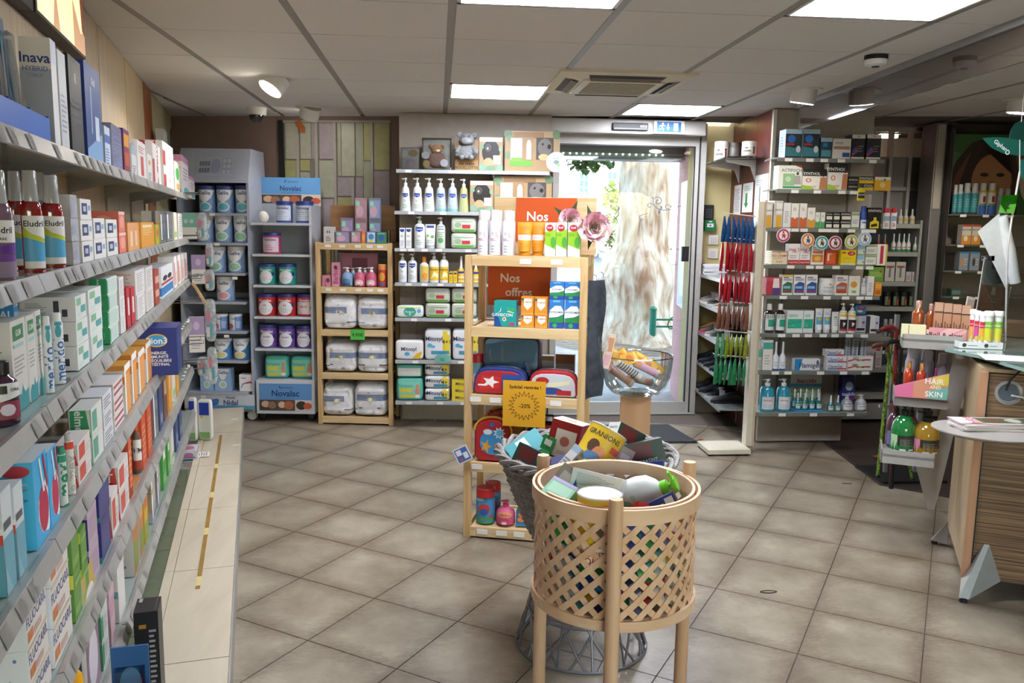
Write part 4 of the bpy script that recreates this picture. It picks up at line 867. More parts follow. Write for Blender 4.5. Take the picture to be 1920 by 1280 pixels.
D('nvb','tin','blue formula tin with navy lid','3f5fa4',[('r',.04,.12,.96,.92,'c9d0e0'),('t',.5,.8,.16,'Novalac','1f3f7c'),('l',.15,.85,.2,.65,4,'8fa0c4'),('t',.86,.16,.14,'2','b8243f')],cap='26347c')
D('nvp','tin','pink formula tin with navy lid','b8456f',[('r',.06,.1,.94,.9,'d8c4d0'),('t',.5,.8,.16,'Novalac','2f3f7c'),('l',.2,.8,.2,.55,3,'b0708c')],cap='26347c')
D('nvg','tin','green formula tin with navy lid','2a8f84',nova(0,' '),cap='26347c')
D('nvr','tin','red formula tin with navy lid','b02a26',nova(0,'AR','b8503a'),cap='26286c')
D('nvk','tin','crimson formula tin with navy lid','b0304a',[('r',.06,.1,.8,.75,'d9ccd2'),('t',.5,.85,.15,'Novalac','e3e6ee'),('t',.45,.5,.12,'AR D','b83a4a'),('e',.85,.45,.1,.15,'26356f')],cap='26286c')
D('nvv','tin','purple formula tin with navy lid','6a478f',nova(0,'Satiété','6a5a94'),cap='2b2f6c')
BABY = [('e',.8,.62,.07,.1,'c98f6c'),('e',.8,.4,.1,.16,'c98f6c'),('e',.8,.2,.1,.07,'dfe3e0')]
D('pamp','soft','mint green diaper pack with baby','58b3a4',[('r',.1,.1,.9,.84,'7fc9b4'),('t',.35,.66,.13,'Pampers','3f9f8c'),('r',.12,.38,.6,.54,'d8c33f'),('r',.12,.14,.7,.26,'d8c33f')]+BABY,d=.14,n='diaper_pack',p=6)
D('pampw','soft','mint pack with white panel','4fa896',[('r',.06,.12,.94,.7,'d4d9d4'),('l',.1,.9,.2,.6,4,'bfc9c4')],d=.14,n='diaper_pack',p=6)
D('pwipe','soft','white wipes pack with teal heart','dfe6df',[('e',.5,.48,.24,.4,'3fa08c'),('t',.5,.5,.16,'Pampers','cfe6dc'),('e',.84,.55,.08,.16,'5fa9d0'),('r',.08,.82,.92,.92,'b9d27a')],d=.1,n='wipes_pack',p=6)
D('gwipe','soft','clear green wipes pack with red tag','c3c9b9',[('r',.08,.06,.92,.22,'6fb04a'),('r',.44,.3,.76,.52,'b8303a'),('e',.28,.5,.14,.16,'8fa884'),('r',.1,.72,.9,.9,'b0b8a8')],d=.12,n='wipes_pack',p=6)
D('mito','soft','white wipes pack with yellow corner','e3e3e2',[('t',.48,.56,.2,'Mitosyl','2b2f55'),('e',.42,.3,.1,.1,'4fa3cc'),('p',[(.6,.06),(.94,.06),(.94,.45),(.75,.3)],'e0b42c')],d=.09,n='wipes_pack',p=7)
MT = [('r',.7,.05,.97,.96,'dcc53a'),('t',.36,.7,.14,'Mitosyl','2b2f55'),('t',.83,.6,.14,'4+1','4a4420'),('e',.2,.48,.1,.06,'4fa3cc'),('e',.33,.44,.08,.04,'4fa3cc'),('r',.25,.2,.95,.3,'3f8fb0')]
D('mitb','soft','large white and yellow wipes bundle','e1e3e6',MT,d=.14,n='wipes_pack',p=9)
D('mits','soft','white and yellow wipes pack','dfe1e3',[('r',.7,.06,.96,.94,'d8c344'),('t',.38,.64,.3,'Mitosyl','2b2f55'),('t',.83,.5,.34,'4+1','4a4420'),('e',.06,.6,.04,.08,'2b2f45'),('r',.36,.14,.9,.34,'3f8fb0')],d=.12,n='wipes_pack',p=6)
D('yelsm','box','yellow ointment box','dcc433',[('t',.5,.5,.45,'Mitosyl','3a3a44')],d=.07)
MU = [('p',[(.2,.9),(.8,.9),(.8,.76),(.5,.68),(.2,.76)],'27408f'),('t',.5,.81,.06,'Mustela','dfe4f2'),small('9ab09a',.15,.4,3,.25,.75),('t',.5,.52,.09,'Bb','8fae7c')]
D('muw','pump','white pump bottle with blue badge','dedfdd',MU)
D('muc','pump','clear bluish pump bottle with blue badge','b4c0c6',MU+[('r',0,0,1,.14,'7fb0b4')])
D('muy','pump','yellow green pump bottle with blue badge','b4b478',MU)
D('mup','pumps','white square pump bottle with navy badge','dedfe2',MU,cap='cfe0d0')
D('mubox','box','small white cream box with navy badge','e3e4e2',[('p',[(.1,.94),(.9,.94),(.9,.84),(.5,.78),(.1,.84)],'27408f'),('t',.5,.6,.1,'Bb','8fae7c'),small('9aa0b4',.1,.4,4)],d=.05)
D('mutube','tube','white cream tube with green dots','e0e2dc',[('r',.2,.82,.8,.93,'27408f'),('e',.3,.45,.14,.07,'8fb85f'),('e',.68,.4,.16,.08,'4f9a5a'),small('a9b4a0',.1,.3,2)],cap='dfe2dc')
D('mugel','pumps','clear gel pump bottle with green dot','c9cfc0',[('r',.2,.82,.8,.96,'27408f'),('e',.5,.35,.26,.12,'4f9a5a'),small('8fa08a',.5,.75,3)])
D('muor','bottle','white bottle with orange cap','d9d3c8',[('r',.2,.15,.95,.9,'d8c05a'),('e',.6,.35,.25,.2,'d98a3a')],cap='e08a2a')
D('klo','pumps','yellow and white pump bottle','e4e4e0',[('r',.02,.12,.98,.72,'dfb928'),('t',.5,.6,.1,'Klorane','2f3a44'),('p',[(.2,.15),(.6,.3),(.9,.2),(.9,.4),(.5,.5)],'e6dfb0')])
D('ysm','box','small yellow sun care box','dcb82a',[('r',.1,.75,.9,.9,'3a3f5a'),small('a98a1a',.2,.6,3)],d=.04)
D('sunsp','vial','yellow sun spray with navy badge','d8ae3a',[('r',.1,.8,.9,.98,'27408f'),('r',.05,.4,.95,.55,'e4dcb4'),('r',.05,.1,.95,.2,'e4dcb4')])
# ------------------------------------------------------------------ helper for free standing shelf units
class Unit:
  def __init__(s,name,label,cat,face,org,group=None):
    s.f = face; s.o = V((org[0],org[1],0)); s.t = empty(name,label,cat,s.o,face.rz,group); s.IR = MX.Rotation(-face.rz,4,'Z')
  def x(s,px,z,back=0): q = s.f.pt(s.f.s_at(px,z,back),z,back); return (s.IR @ (q-s.o)).x
  def box(s,name,x0,x1,y0,y1,z0,z1,m,parent=None,bev=0): return part(name,B().box(x0,y0,z0,x1,y1,z1,m),parent or s.t,bev=bev)
  def tags(s,shelf,xs,z,y=-.0005,h=.022,w=.04,m=None):
    for x in xs: part('price_tag',B().box(x-w/2,y-.0025,z-h,x+w/2,y,z,m or M_TAG),shelf)
# ---- blue-grey formula cabinet in the corner
p = onz(479,790,0); F1 = Face((p.x,p.y),-6.0); U = Unit('formula_cabinet','tall grey formula cabinet on wheels at the end of left shelving','cabinet',F1,p)
M_CAB = mat('a3a9b8',.45,var=.03); M_CABD = wood('3a2f2c','4c3e39','X',3,.5,'dark_slats',8)
zt = hat(p,277); zh = hat(p,343)
U.box('side_panel',-.02,0,0,.42,.08,zh+.02,M_CAB); U.box('side_panel',-.56,-.54,0,.42,.08,zh+.02,M_CAB)
for k in range(9):
  z0 = .30+k*(zh-.30)/9; U.box('back_slat',-.54,-.02,.40,.415,z0,z0+(zh-.3)/9-.006,M_CABD if k % 2 == 0 else mat('8f9aa4',.5))
part('header',B().add([(-.56,-.01,zh),(0,-.01,zh),(-.01,.10,zt),(-.55,.10,zt),(-.56,.42,zh),(0,.42,zh),(-.01,.42,zt),(-.55,.42,zt)],[(0,1,2,3),(1,5,6,2),(3,2,6,7),(4,0,3,7),(5,4,7,6),(0,4,5,1)],M_CAB),U.t)
S = lambda x,y,l: (-.40+.27*x,-.01+.11*(.2+.55*y)-l*2-.002,zh+(zt-zh)*(.2+.55*y)+l)
b = B(); b.decal([('r',0,0,1,1,'a9b0be')]+[('r',.05+.08*i,.15+.35*j,.11+.08*i,.4+.35*j,'6f7686') for i in range(4) for j in range(2)]+[('e',.52,.5,.13,.38,'8f97ac'),('r',.7,.1,.98,.95,'9aa2b2')]+[('e',.77+.13*i,.2+.28*j,.05,.1,'b4bbc8') for i in range(2) for j in range(3)],S,.27,.15); part('sticker_sheet',b,U.t)
GZ = [hat(p,y) for y in (400,455.5,512,566,621,676,735)]
for k,z in enumerate(GZ):
  sh = U.box('shelf',-.54,-.02-.03*(k > 1),-.02+.01*k*0,.38,z-.02,z,M_CAB); U.tags(sh,[[-.28],[-.25],[-.12],[-.30],[-.2],[-.3],[-.4]][k],z-.028 if k > 1 else z-.002,-.02)
U.box('front_panel',-.56,0,-.005,.015,.10,GZ[6]-.02,mat('cdd2dc',.4))
zb = .10; hb_ = GZ[6]-.02-zb
b = B(); b.decal([('r',0,0,1,.25,'5f9fc4'),('t',.62,.78,.16,'Nestlé','2b3a6a'),('t',.62,.45,.34,'Nidal','24356f'),('e',.33,.42,.1,.22,'3f74b8'),('e',.39,.58,.05,.12,'3f74b8')],lambda x,y,l: (-.5+.5*x,-.006-l,zb+hb_*y),.5,hb_); part('brand_print',b,U.t)
b = B(); b.lathe([(.036,-.02),(.04,-.012),(.04,.012),(.036,.02)],mat('c9c6be',.4),18,T=MX.Translation((-.04,.06,.04)) @ MX.Rotation(R(90),4,'X')); part('wheel',b,U.t)
b = B(); b.lathe([(.036,-.02),(.04,.0),(.036,.02)],mat('c9c6be',.4),18,T=MX.Translation((-.5,.06,.04)) @ MX.Rotation(R(90),4,'X')); part('wheel',b,U.t)
U.box('base',-.55,-.01,.01,.4,.075,.10,M_GREY)
gp = 'formula cabinet'
def gal(k,it): row(F1,GZ[k],['top','second','third','fourth','fifth','sixth','bottom'][k]+' shelf of grey cabinet',it,.02)
gal(0,[('ga2',375,405,348),('ga2',408,440,348),('ga2',443,474,348)]); gal(1,[('ga1',371,402,404),('ga1',405,437,403),('ga1',440,471,403)])
gal(2,[('ga1',394,425,461),('ga1',429,461,461)]); gal(3,[('gaar',408,441,517)]); gal(4,[('gasm',404,428,588),('gasm',431,455,588)])
gal(5,[('gadk',404,436,633),('gadk',439,470,633)]); gal(6,[('gabox',376,401,690),('gabox',403,434,690),('wpbox',449,476,702)])
# ---- white formula display with blue header
p = onz(483,786,.03); p = onz(482,791,0); F2 = Face((p.x,p.y),-5.0); U = Unit('formula_display','white wheeled formula display with blue photo header','display stand',F2,p)
M_DW = mat('c6cad2',.42,var=.02); M_DB = mat('9fa8b2',.5,var=.03)
W2 = U.x(590,.25); z0,z1 = hat(p,775),hat(p,712)
zt,zm,zk = hat(p+F2.n*-.33,332),hat(p+F2.n*-.33,362),hat(p+F2.n*-.33,381)
xb0,xb1 = U.x(494,1.2,.33),U.x(601,1.2,.33)
U.box('base_box',0,W2,0,.36,z0,z1,M_DW,bev=.003); U.box('back_panel',xb0,xb1,.33,.345,z1,zk,M_DB); U.box('side_panel',xb1-.012,xb1+.006,.02,.345,z1,zk-.02,M_DW)
b = B(); b.prism([(xb0-.005,.335),(xb1+.01,.335),(xb1+.01,.35),(xb0-.005,.35)],zk-.02,zt,M_DW); hd = part('header_sign',b,U.t,bev=.004)
PHO = [('r',0,0,.33,1,'4a4038'),('e',.12,.6,.08,.3,'c9a48c'),('e',.24,.5,.08,.35,'8a6a54'),('r',.33,0,.68,1,'5a4a42'),('e',.43,.55,.07,.3,'d8b49a'),('e',.56,.5,.09,.4,'a8603f'),('r',.68,0,1,1,'c9bfb4'),('e',.8,.5,.1,.4,'3a302c'),('e',.92,.45,.08,.3,'b8573f')]
def photo(x0,x1,y0,y1): return [(d[0],x0+(x1-x0)*d[1],y0+(y1-y0)*d[2],(x0+(x1-x0)*d[3]) if d[0] == 'r' else (x1-x0)*d[3],(y0+(y1-y0)*d[4]) if d[0] == 'r' else (y1-y0)*d[4],d[5]) for d in PHO]
b = B(); hh = zt-zk+.02; ww = xb1-xb0+.015
b.decal([('r',0,.42,1,1,'5f96cc'),('t',.5,.63,.17,'Novalac','1f3a70'),('e',.41,.86,.012,.03,'1f3a70'),('r',.419,.86,.425,.95,'1f3a70'),('t',.54,.86,.06,'laboratoire','34558c'),('l',.34,.68,.45,.53,2,'4676b0')]+photo(0,1,.02,.4),lambda x,y,l: (xb0-.005+ww*x,.334-l,zk-.02+hh*y),ww,hh); part('printed_face',b,hd)
b = B(); fh = z1-z0; b.decal([('r',.05,.1,.95,.9,'5f8fc4'),('t',.5,.62,.18,'Novalac','16306a'),('e',.4,.8,.01,.025,'16306a'),('t',.52,.79,.06,'laboratoire','34558c'),('l',.34,.66,.46,.54,2,'4676b0')]+photo(.05,.95,.1,.42),lambda x,y,l: (W2*x,-.001-l,z0+fh*y),W2,fh); part('printed_face',b,U.t)
NZ = [hat(p,y) for y in (417,476,534,593,653)]
for z in NZ:
  b = B(); b.prism([(0,0),(W2,0),(xb1-.012,.32),(xb0,.32)],z-.018,z,M_DW); part('shelf',b,U.t)
for xx in (.04,W2-.04):
  b = B(); b.lathe([(.03,-.016),(.034,0),(.03,.016)],M_BLACK,16,T=MX.Translation((xx,.06,.036)) @ MX.Rotation(R(90),4,'Y')); b.box(xx-.022,.03,.04,xx+.022,.09,z0,M_BLACK); part('castor',b,U.t)
NP = ['top','second','third','fourth','fifth']
def nov(k,it): row(F2,NZ[k],NP[k]+' shelf of white formula display',it,.02)
nov(0,[('nvb',519,549,377,1,.05),('nvb',556,588,377,1,.03)]); nov(1,[('nvp',494,527,436)]); nov(2,[('nvg',487,518,494),('nvg',523,556,494)])
nov(3,[('nvr',485,519,550),('nvr',521,556,550),('nvk',558,592,550,1,.02)]); nov(4,[('nvv',488,521,607),('nvv',523,555,609),('nvv',556,588,609,1,.01)])
row(F2,z1,'base of white formula display',[('pamp',496,541,667,1,.04),('pamp',544,590,668,1,.05)],.02)
q = onz(494,417,NZ[0]); b = B(); b.ball((0,0,.0),.042,.042,.045,mat('e0dcd8',.3),18,10); tag(link('white_dome_lid',b.mesh('white_dome_lid'),None,F2.pt(F2.s_at(494,NZ[0],.06),NZ[0]+.006,.06)),'white domed plastic lid on the top shelf of formula display','lid')
bpy.data.objects['white_dome_lid'].location.z += .038
# ---- pine diaper rack
F3 = Face((-.934,6.499),q=(-.347,6.429)); W3 = .591
U = Unit('pine_diaper_rack','pale pine rack filled with diaper bags against the back wall','rack',F3,(-.934,6.499))
H3 = 1.425
for x,y in ((0,0),(W3-.035,0),(0,.33),(W3-.035,.33)): U.box('post',x,x+.035,y,y+.04,0,H3,M_PINE,bev=.002)
DZ = [1.419,1.085,.754,.414,.064]
for z in DZ:
  sh = U.box('front_rail',.035,W3-.035,-.002,.016,z-.05,z,M_PINEX,bev=.001)
  U.box('shelf_board',.036,W3-.036,.016,.355,z-.02,z-.006,M_PINEX)
  if z in DZ[:2]: U.tags(sh,[.10,.21,.33,.42,.5],z-.012,-.002,.02,.045)
  U.box('back_rail',.035,W3-.035,.345,.365,z-.05,z,M_PINEX)
U.box('back_board',U.x(621,1.5,.30),U.x(742,1.5,.30),.30,.316,H3-.001,hat(F3.pt(.3,0,.3),385),wood('7f5a36','96704a','X',3,.5,'brown_board',8))
# price card
b = B(); S3 = (U.x(657,.74),U.x(684,.74)); b.box(S3[0],-.006,.678,S3[1],-.0045,.757,'4fb84a').decal([('t',.5,.5,.34,'4,90€','24402a')],lambda x,y,l: (S3[0]+(S3[1]-S3[0])*x,-.0061-l,.678+.079*y),S3[1]-S3[0],.079); part('price_card',b,U.t)
for i,t in enumerate((.12,-.14,-.1,.03,.14,-.08)): D('bag%d' % i,'bag','clear bag of white diapers','dfdfe0',[('e',.5,.55,.1,.06,'cfc98f'),('l',.55,.72,.1,.2,4,'5f6f9a'),small('b4bcc4',.1,.2,3,.12,.45)],d=.24,wrap=1,tuft=1.0,lump=.07,bands=((.5,.63,'1d4f86',t),(.24,.28,'22466f',t)))
RP = ['top shelf of pine diaper rack','second shelf of pine diaper rack','third shelf of pine diaper rack','fourth shelf of pine diaper rack','lowest shelf of pine diaper rack']
for k,its in ((2,[('bag0',606,667,557),('bag1',668,727,560)]),(3,[('bag2',609,667,645),('bag3',669,727,645)]),(4,[('bag4',604,661,726),('bag5',663,724,722)])): row(F3,DZ[k],RP[k],its,.02)
HOL = lambda c: [('r',.08,.1,.92,.9,c),('e',.4,.4,.3,.25,'c9a4b4'),('r',.1,.65,.4,.85,'8fe0b4')]
D('hol1','box','lilac holographic toy box',mat('8d86a0',.15,.5),HOL('9a8ab0'),d=.05,n='toy_box',cat='toy box')
D('hol2','box','rosy holographic toy box',mat('a08890',.15,.5),HOL('b08a94'),d=.05,n='toy_box',cat='toy box')
D('hol3','box','bluish holographic toy box',mat('86929f',.15,.5),HOL('8a9ac0'),d=.05,n='toy_box',cat='toy box')
D('wtoy','box','white box with grey figures','c9c6c4',[('l',.2,.8,.1,.45,3,'6f6a68'),('r',.3,.6,.4,.75,'4a4644'),('r',.5,.6,.6,.75,'4a4644')],d=.05,n='toy_box',cat='toy box')
D('card1','box','blue and yellow card deck','3f6f9c',[('r',.1,.08,.9,.92,'b9cbd8'),('e',.5,.55,.3,.25,'4a86b8'),('e',.5,.2,.2,.12,'e0b42c')],d=.03,n='card_deck',cat='card deck')
D('card2','box','green and blue card deck','3f7a5f',[('e',.5,.5,.3,.28,'2f5f94'),('r',.1,.8,.9,.92,'6fb08c')],d=.03,n='card_deck',cat='card deck')
D('card3','box','small orange toy','d8763a',[('e',.5,.5,.3,.3,'e8a45c')],d=.03,n='toy_box',cat='toy box')
row(F3,DZ[0],RP[0],[('wtoy',607,627,425),('hol1',629,656,433),('hol2',658,677,433),('card3',678,685,434),('card1',687,705,434),('card2',706,724,435),('hol1',639,663,408,1,.12),('hol2',666,689,371,2,.14),('hol3',692,715,371,2,.14)],.015)
b = B(); b.lathe([(.012,0),(.012,.1)],glass('e6ecee',1.2,'blister_plastic',.06),14); tag(link('clear_tube',b.mesh('clear_tube'),None,F3.pt(F3.s_at(729,1.42,.05),1.421,.05)),'empty clear tube at right end of pine diaper rack top','tube')
D('pkbox','box','pink doll box with script','c98a9c',[('t',.5,.45,.2,'Barbie','a83f78',90),('e',.55,.8,.25,.09,'5a3a34'),('r',.1,.02,.9,.1,'d8a4b4')],d=.06,n='doll_box',cat='doll box')
D('pksm','box','small pink doll box','c98499',[('e',.7,.55,.2,.22,'5a3a34'),('t',.35,.3,.2,'Barbie','a83f78',90)],d=.06,n='doll_box',cat='doll box')
D('pkbig','box','wide dusky pink doll playset box','a87384',[('r',.3,.5,.72,.85,'6a3a48'),('r',.05,.05,.95,.35,'94586a'),('r',.75,.1,.92,.3,'7f9f8a'),('e',.2,.5,.05,.1,'5a3a34')],d=.05,n='doll_box',cat='doll box')
D('soapb','round','blue hand soap pump bottle','7f9fc0',[('e',.5,.4,.35,.3,'4f76a0'),('r',.2,.1,.8,.3,'3a4a6a')])
D('soapp','round','pink hand soap pump bottle','c05a74',[('e',.5,.35,.36,.28,'d8b4c0'),('r',.3,.2,.6,.45,'e4dce0')])
D('figr','jar','red and orange figure bubble bath','b8372e',[('e',.5,.6,.3,.25,'d89a3a'),('r',.2,.1,.8,.25,'2f5f9c')],cap='d88a4a',n='bubble_bath',cat='bottle')
row(F3,DZ[1],RP[1],[('pksm',604,620,516),('pkbox',622,636,492),('pkbig',640,709,474,1,.17),('soapb',641,662,501),('soapp',664,685,501),('soapp',686,707,501),('soapb',653,671,502,1,.085),('soapp',676,693,502,1,.085),('figr',709,726,495)],.015)
# ------------------------------------------------------------------ baby care wall shelving
F4 = Face((-.318,6.345),-3.2); U = Unit('baby_care_shelving','greige wall shelving unit full of baby care goods beside the door','shelving',F4,(-.318,6.345))
PW = 1.18
U.box('back_panel',.005,PW,.27,.30,.002,ZC-.004,M_PANEL); U.box('base_panel',.03,PW,.215,.268,.03,.205,M_PANEL); U.box('base_foot',.28,.30,.23,.25,.001,.03,M_GREY)
for xx in (.14,.73): U.box('slot_rail',xx-.008,xx+.008,.264,.27,.21,2.0,mat('8f877c',.5))
MZ = [hat(F4.pt(.25,0),y) for y in (318.5,396.5,466,530.5,596.5,675.5,752.5)]
for k,z in enumerate(MZ):
  w = PW-.03 if k == 0 else PW
  sh = U.box('shelf',.01 if k == 0 else -.005,w,.0,.265,z-.012,z,mat('a7adaf',.25,.2,name='grey_shelf')); U.box('shelf_front',.01 if k == 0 else -.005,w,-.008,.0,z-.024,z+.002,mat('b3b8ba',.3,.3),sh)
  U.tags(sh,[[.1,.42,.60,.86],[.12,.36],[.06,.12,.22,.33,.55],[.10,.22,.34,.48],[.14,.4,.6],[.15,.5],[.1,.34,.52]][k],z-.002,-.008,.02,.045)
  for xx in (.14,.73): U.box('bracket',xx-.004,xx+.004,.02,.264,z-.045,z-.013,M_GREY,sh)
MP = ['top baby care shelf','second baby care shelf','third baby care shelf','fourth baby care shelf','fifth baby care shelf','sixth baby care shelf','lowest baby care shelf']
def bab(k,it): row(F4,MZ[k],MP[k],it,.02)
# windowed gift boxes
def giftbox(x0,x1,yt,k,label,design,back=.03,d=.09,c='a58a66'):
  z = MZ[k]; t0,t1 = F4.s_at(x0,z,back),F4.s_at(x1,z,back); w = t1-t0; h = hat(F4.pt((t0+t1)/2,0,back),yt)-z; q = F4.pt((t0+t1)/2,z+.002,back+d/2)
  t = empty('gift_box',label,'gift box',q,F4.rz); b = B(); b.box(-w/2,-d/2+.004,0,w/2,d/2,h,c); part('carton',b,t)
  b = B(); b.decal(design,lambda x,y,l: (-w/2+w*x,-d/2+.0035-l,h*y),w,h); part('printed_face',b,t)
  return t,w,h,d
KR = lambda: [('r',0,0,1,1,'a58a66')]
LEAF = [('e',.06,.92,.08,.1,'5f7a5a'),('e',.1,.8,.07,.09,'6f8a68'),('e',.95,.92,.07,.12,'5f7a5a'),('e',.92,.3,.08,.1,'5a7a52'),('e',.05,.4,.05,.1,'6f8a68')]
t,w,h,d = giftbox(752,787,277,0,'small clear gift box with pacifiers at left end of top baby care shelf',[('r',0,0,1,1,'a39a92'),('r',.06,.05,.94,.95,'c3b9b4'),('e',.65,.75,.26,.16,'b08d5c'),('e',.2,.7,.16,.16,'d8d0cc'),('e',.5,.3,.26,.2,'b3a4b4'),('e',.5,.22,.18,.12,'c9a8b8')])
part('clear_window',B().box(-w/2,-d/2-.01,0,w/2,-d/2+.001,h,glass('eef2f2',1.2,'blister_plastic',.05)),t)
t,w,h,d = giftbox(792,846,260,0,'clear gift box holding a brown plush animal, top baby care shelf',[('r',0,0,1,1,'7a6257'),('r',.04,.04,.96,.96,'bdb2a9')])
b = B(); b.ball((0,-d/2-.012,h*.66),w*.2,.02,h*.16,mat('a97c55',.9)); b.ball((-w*.2,-d/2-.01,h*.74),w*.07,.012,h*.06,mat('a97c55',.9)); b.ball((w*.2,-d/2-.01,h*.74),w*.07,.012,h*.06,mat('a97c55',.9)); b.ball((0,-d/2-.01,h*.32),w*.34,.02,h*.24,mat('8a6a60',.9)); b.ball((w*.05,-d/2-.03,h*.6),w*.08,.01,h*.05,mat('d8c4a4',.9)); part('plush_animal',b,t)
b = B(); b.decal([('e',.12,.45,.14,.12,'b9b4b6'),('e',.76,.22,.14,.12,'cfc6d0'),('e',.15,.18,.12,.12,'a8905c')],lambda x,y,l: (-w/2+w*x,-d/2-.034-l,h*y),w,h); part('paper_tags',b,t)
part('clear_window',B().box(-w/2,-d/2-.037,0,w/2,-d/2+.001,h,glass('eef2f2',1.2,'blister_plastic',.05)),t)
t,w,h,d = giftbox(853,897,264,0,'kraft carton with BOUILLOTTE lettering behind a grey plush',[('r',0,0,1,1,'8f6c45'),('r',0,0,1,.36,'a5804f'),('t',.5,.1,.14,'BOUILLOTTE','3a2c1c'),('t',.5,.24,.1,'ma petite','4a3a26')])
Mpl = mat('86898a',.95,var=.25,scale=90,bump=.5)
t2 = empty('plush_hippo','grey plush animal sitting in the BOUILLOTTE carton','plush toy',(t.location.x,t.location.y,t.location.z+h*.38),F4.rz)
yy = -d/2-.035
b = B(); prof = [(.0,0),(.05,.004),(.062,.03),(.058,.06),(.045,.085),(.03,.1)]
b.lathe(prof,Mpl,16,.75,0,yy+.0)
part('body',b,t2)
b = B(); b.ball((0,yy-.005,.14),.056,.048,.05,Mpl,16,10); hd = part('head',b,t2)
b = B(); b.ball((0,yy-.045,.125),.04,.03,.026,mat('94979a',.95,var=.2,scale=90),14,8); part('muzzle',b,hd)
for s_ in (-1,1):
  b = B(); b.ball((s_*.055,yy,.175),.022,.012,.022,Mpl,10,8); part('ear',b,hd)
  b = B(); b.ball((s_*.02,yy-.05,.16),.005,.004,.005,M_BLACK,8,6); part('eye',b,hd)
  b = B(); b.tube([(s_*.045,yy-.01,.085),(s_*.07,yy-.03,.05),(s_*.062,yy-.05,.03)],[.02,.019,.02],Mpl,10); part('arm',b,t2)
  b = B(); b.ball((s_*.035,yy-.05,.008),.022,.03,.02,Mpl,10,8); part('leg',b,t2)
PLB = [('e',.5,.55,.38,.36,'1f1b19'),('e',.38,.68,.14,.12,'4a4441'),('e',.36,.66,.04,.03,'e8e4e0'),('r',.6,.2,.92,.46,'d3cfc4'),('e',.4,.25,.2,.14,'b09a74'),('e',.15,.12,.16,.1,'7fa08a'),('e',.5,.08,.2,.08,'6a9078'),('e',.88,.1,.14,.1,'7fa08a'),('r',.02,.86,.98,.98,'cfd6cf'),('e',.12,.7,.08,.07,'6a9a78'),('e',.9,.65,.07,.08,'7fa08a')]
giftbox(898,942,257,0,'kraft box with dark plush window and leaves, top baby care shelf',KR()+PLB)
SET = KR()+LEAF+[('r',.16,.82,.72,.97,'8a6a48'),('r',.09,.26,.52,.84,'9a7f5c'),('r',.11,.28,.32,.82,'d6d6d0'),('r',.12,.28,.32,.34,'6fae3f'),('r',.4,.3,.49,.7,'dcdcd8'),('e',.445,.72,.035,.06,'e0e0dc'),('r',.09,.14,.5,.26,'62c23c'),('r',.58,.3,.9,.84,'4a4440'),('e',.74,.6,.13,.22,'6f6a68'),('e',.7,.68,.02,.03,'191716'),('e',.82,.62,.035,.06,'191716'),('e',.72,.36,.1,.08,'b8a97c')]
giftbox(946,1047,246,0,'large kraft gift set with plush koala and bottles, top baby care shelf',SET)
giftbox(881,925,339,1,'kraft box with dark plush window and leaves, second baby care shelf',KR()+PLB)
giftbox(926,1034,331,1,'large kraft gift set behind orange sign, second baby care shelf',SET)
b = B(); r_ = .075; b.lathe([(r_,0),(r_,.003)],'d6d8d4',28,T=MX.Rotation(R(90),4,'X')); b.decal([('e',.5,.5,.4,.4,'c3cbc4'),('t',.5,.68,.07,'douceur','5a7a6a'),('e',.5,.5,.14,.1,'7f8f8a'),('e',.6,.36,.1,.06,'8fb88a'),small('8a9a94',.2,.3,2,.3,.7)],lambda x,y,l: (-r_+2*r_*x,-.0035-l,-r_+2*r_*y),2*r_,2*r_)
q = onpl(1043,304,F4.pt(0,0,-.01),F4.n); ow = tag(link('shelf_wobbler',b.mesh('shelf_wobbler'),None,q,F4.rz),'round white sign sticking out right of the top baby care shelf','sign')
bab(1,[('muw',751,770,333),('muw',772,793,333),('muw',794,815,333),('muc',816,837,334),('muc',838,859,334),('muy',860,879,335)])
bab(2,[('mubox',749,759,427),('mubox',761,771,427),('mup',777,797,405),('mutube',797,817,420),('mugel',818,835,407),('gwipe',845,893,407,2)])
bab(3,[('mup',747,763,475),('mup',765,782,475),('muor',787,804,481),('klo',805,823,473),('klo',824,841,473),('ysm',842,849,509),('ysm',850,857,509),('sunsp',858,871,480),('sunsp',886,898,482),('ysm',899,912,500)])
bab(4,[('pwipe',743,794,573),('gwipe',797,844,540,2),('gwipe',846,894,540,2)])
bab(5,[('mito',741,794,638),('mitb',796,845,617),('mitb',848,897,617)])
bab(6,[('mits',796,843,681,3),('yelsm',847,884,713,3)])
q0 = row(F4,MZ[6],MP[6],[('pamp',743,793,708)],.02)[0]
zt = q0.location.z+q0.dimensions.z; row(F4,hat(F4.pt(.02,0,.02),708),'on the lower pack, lowest baby care shelf',[('pampw',743,792,682)],.02)
b = B(); b.lathe([(.06,0),(.06,.003)],'6faea0',28,T=MX.Scale(1.05,4,(1,0,0)) @ MX.Rotation(R(90),4,'X') @ MX.Scale(.62,4,(0,1,0))); b.decal([('l',.3,.7,.35,.6,3,'3f7f74'),('t',.5,.3,.1,'bébé','2f6a60')],lambda x,y,l: (-.06+.12*x,-.0035-l,-.04+.08*y),.12,.08)
q = onpl(830,672,F4.pt(0,0,-.012),F4.n); tag(link('shelf_wobbler',b.mesh('shelf_wobbler'),None,q,F4.rz),'oval green sign at the edge of the sixth baby care shelf','sign')
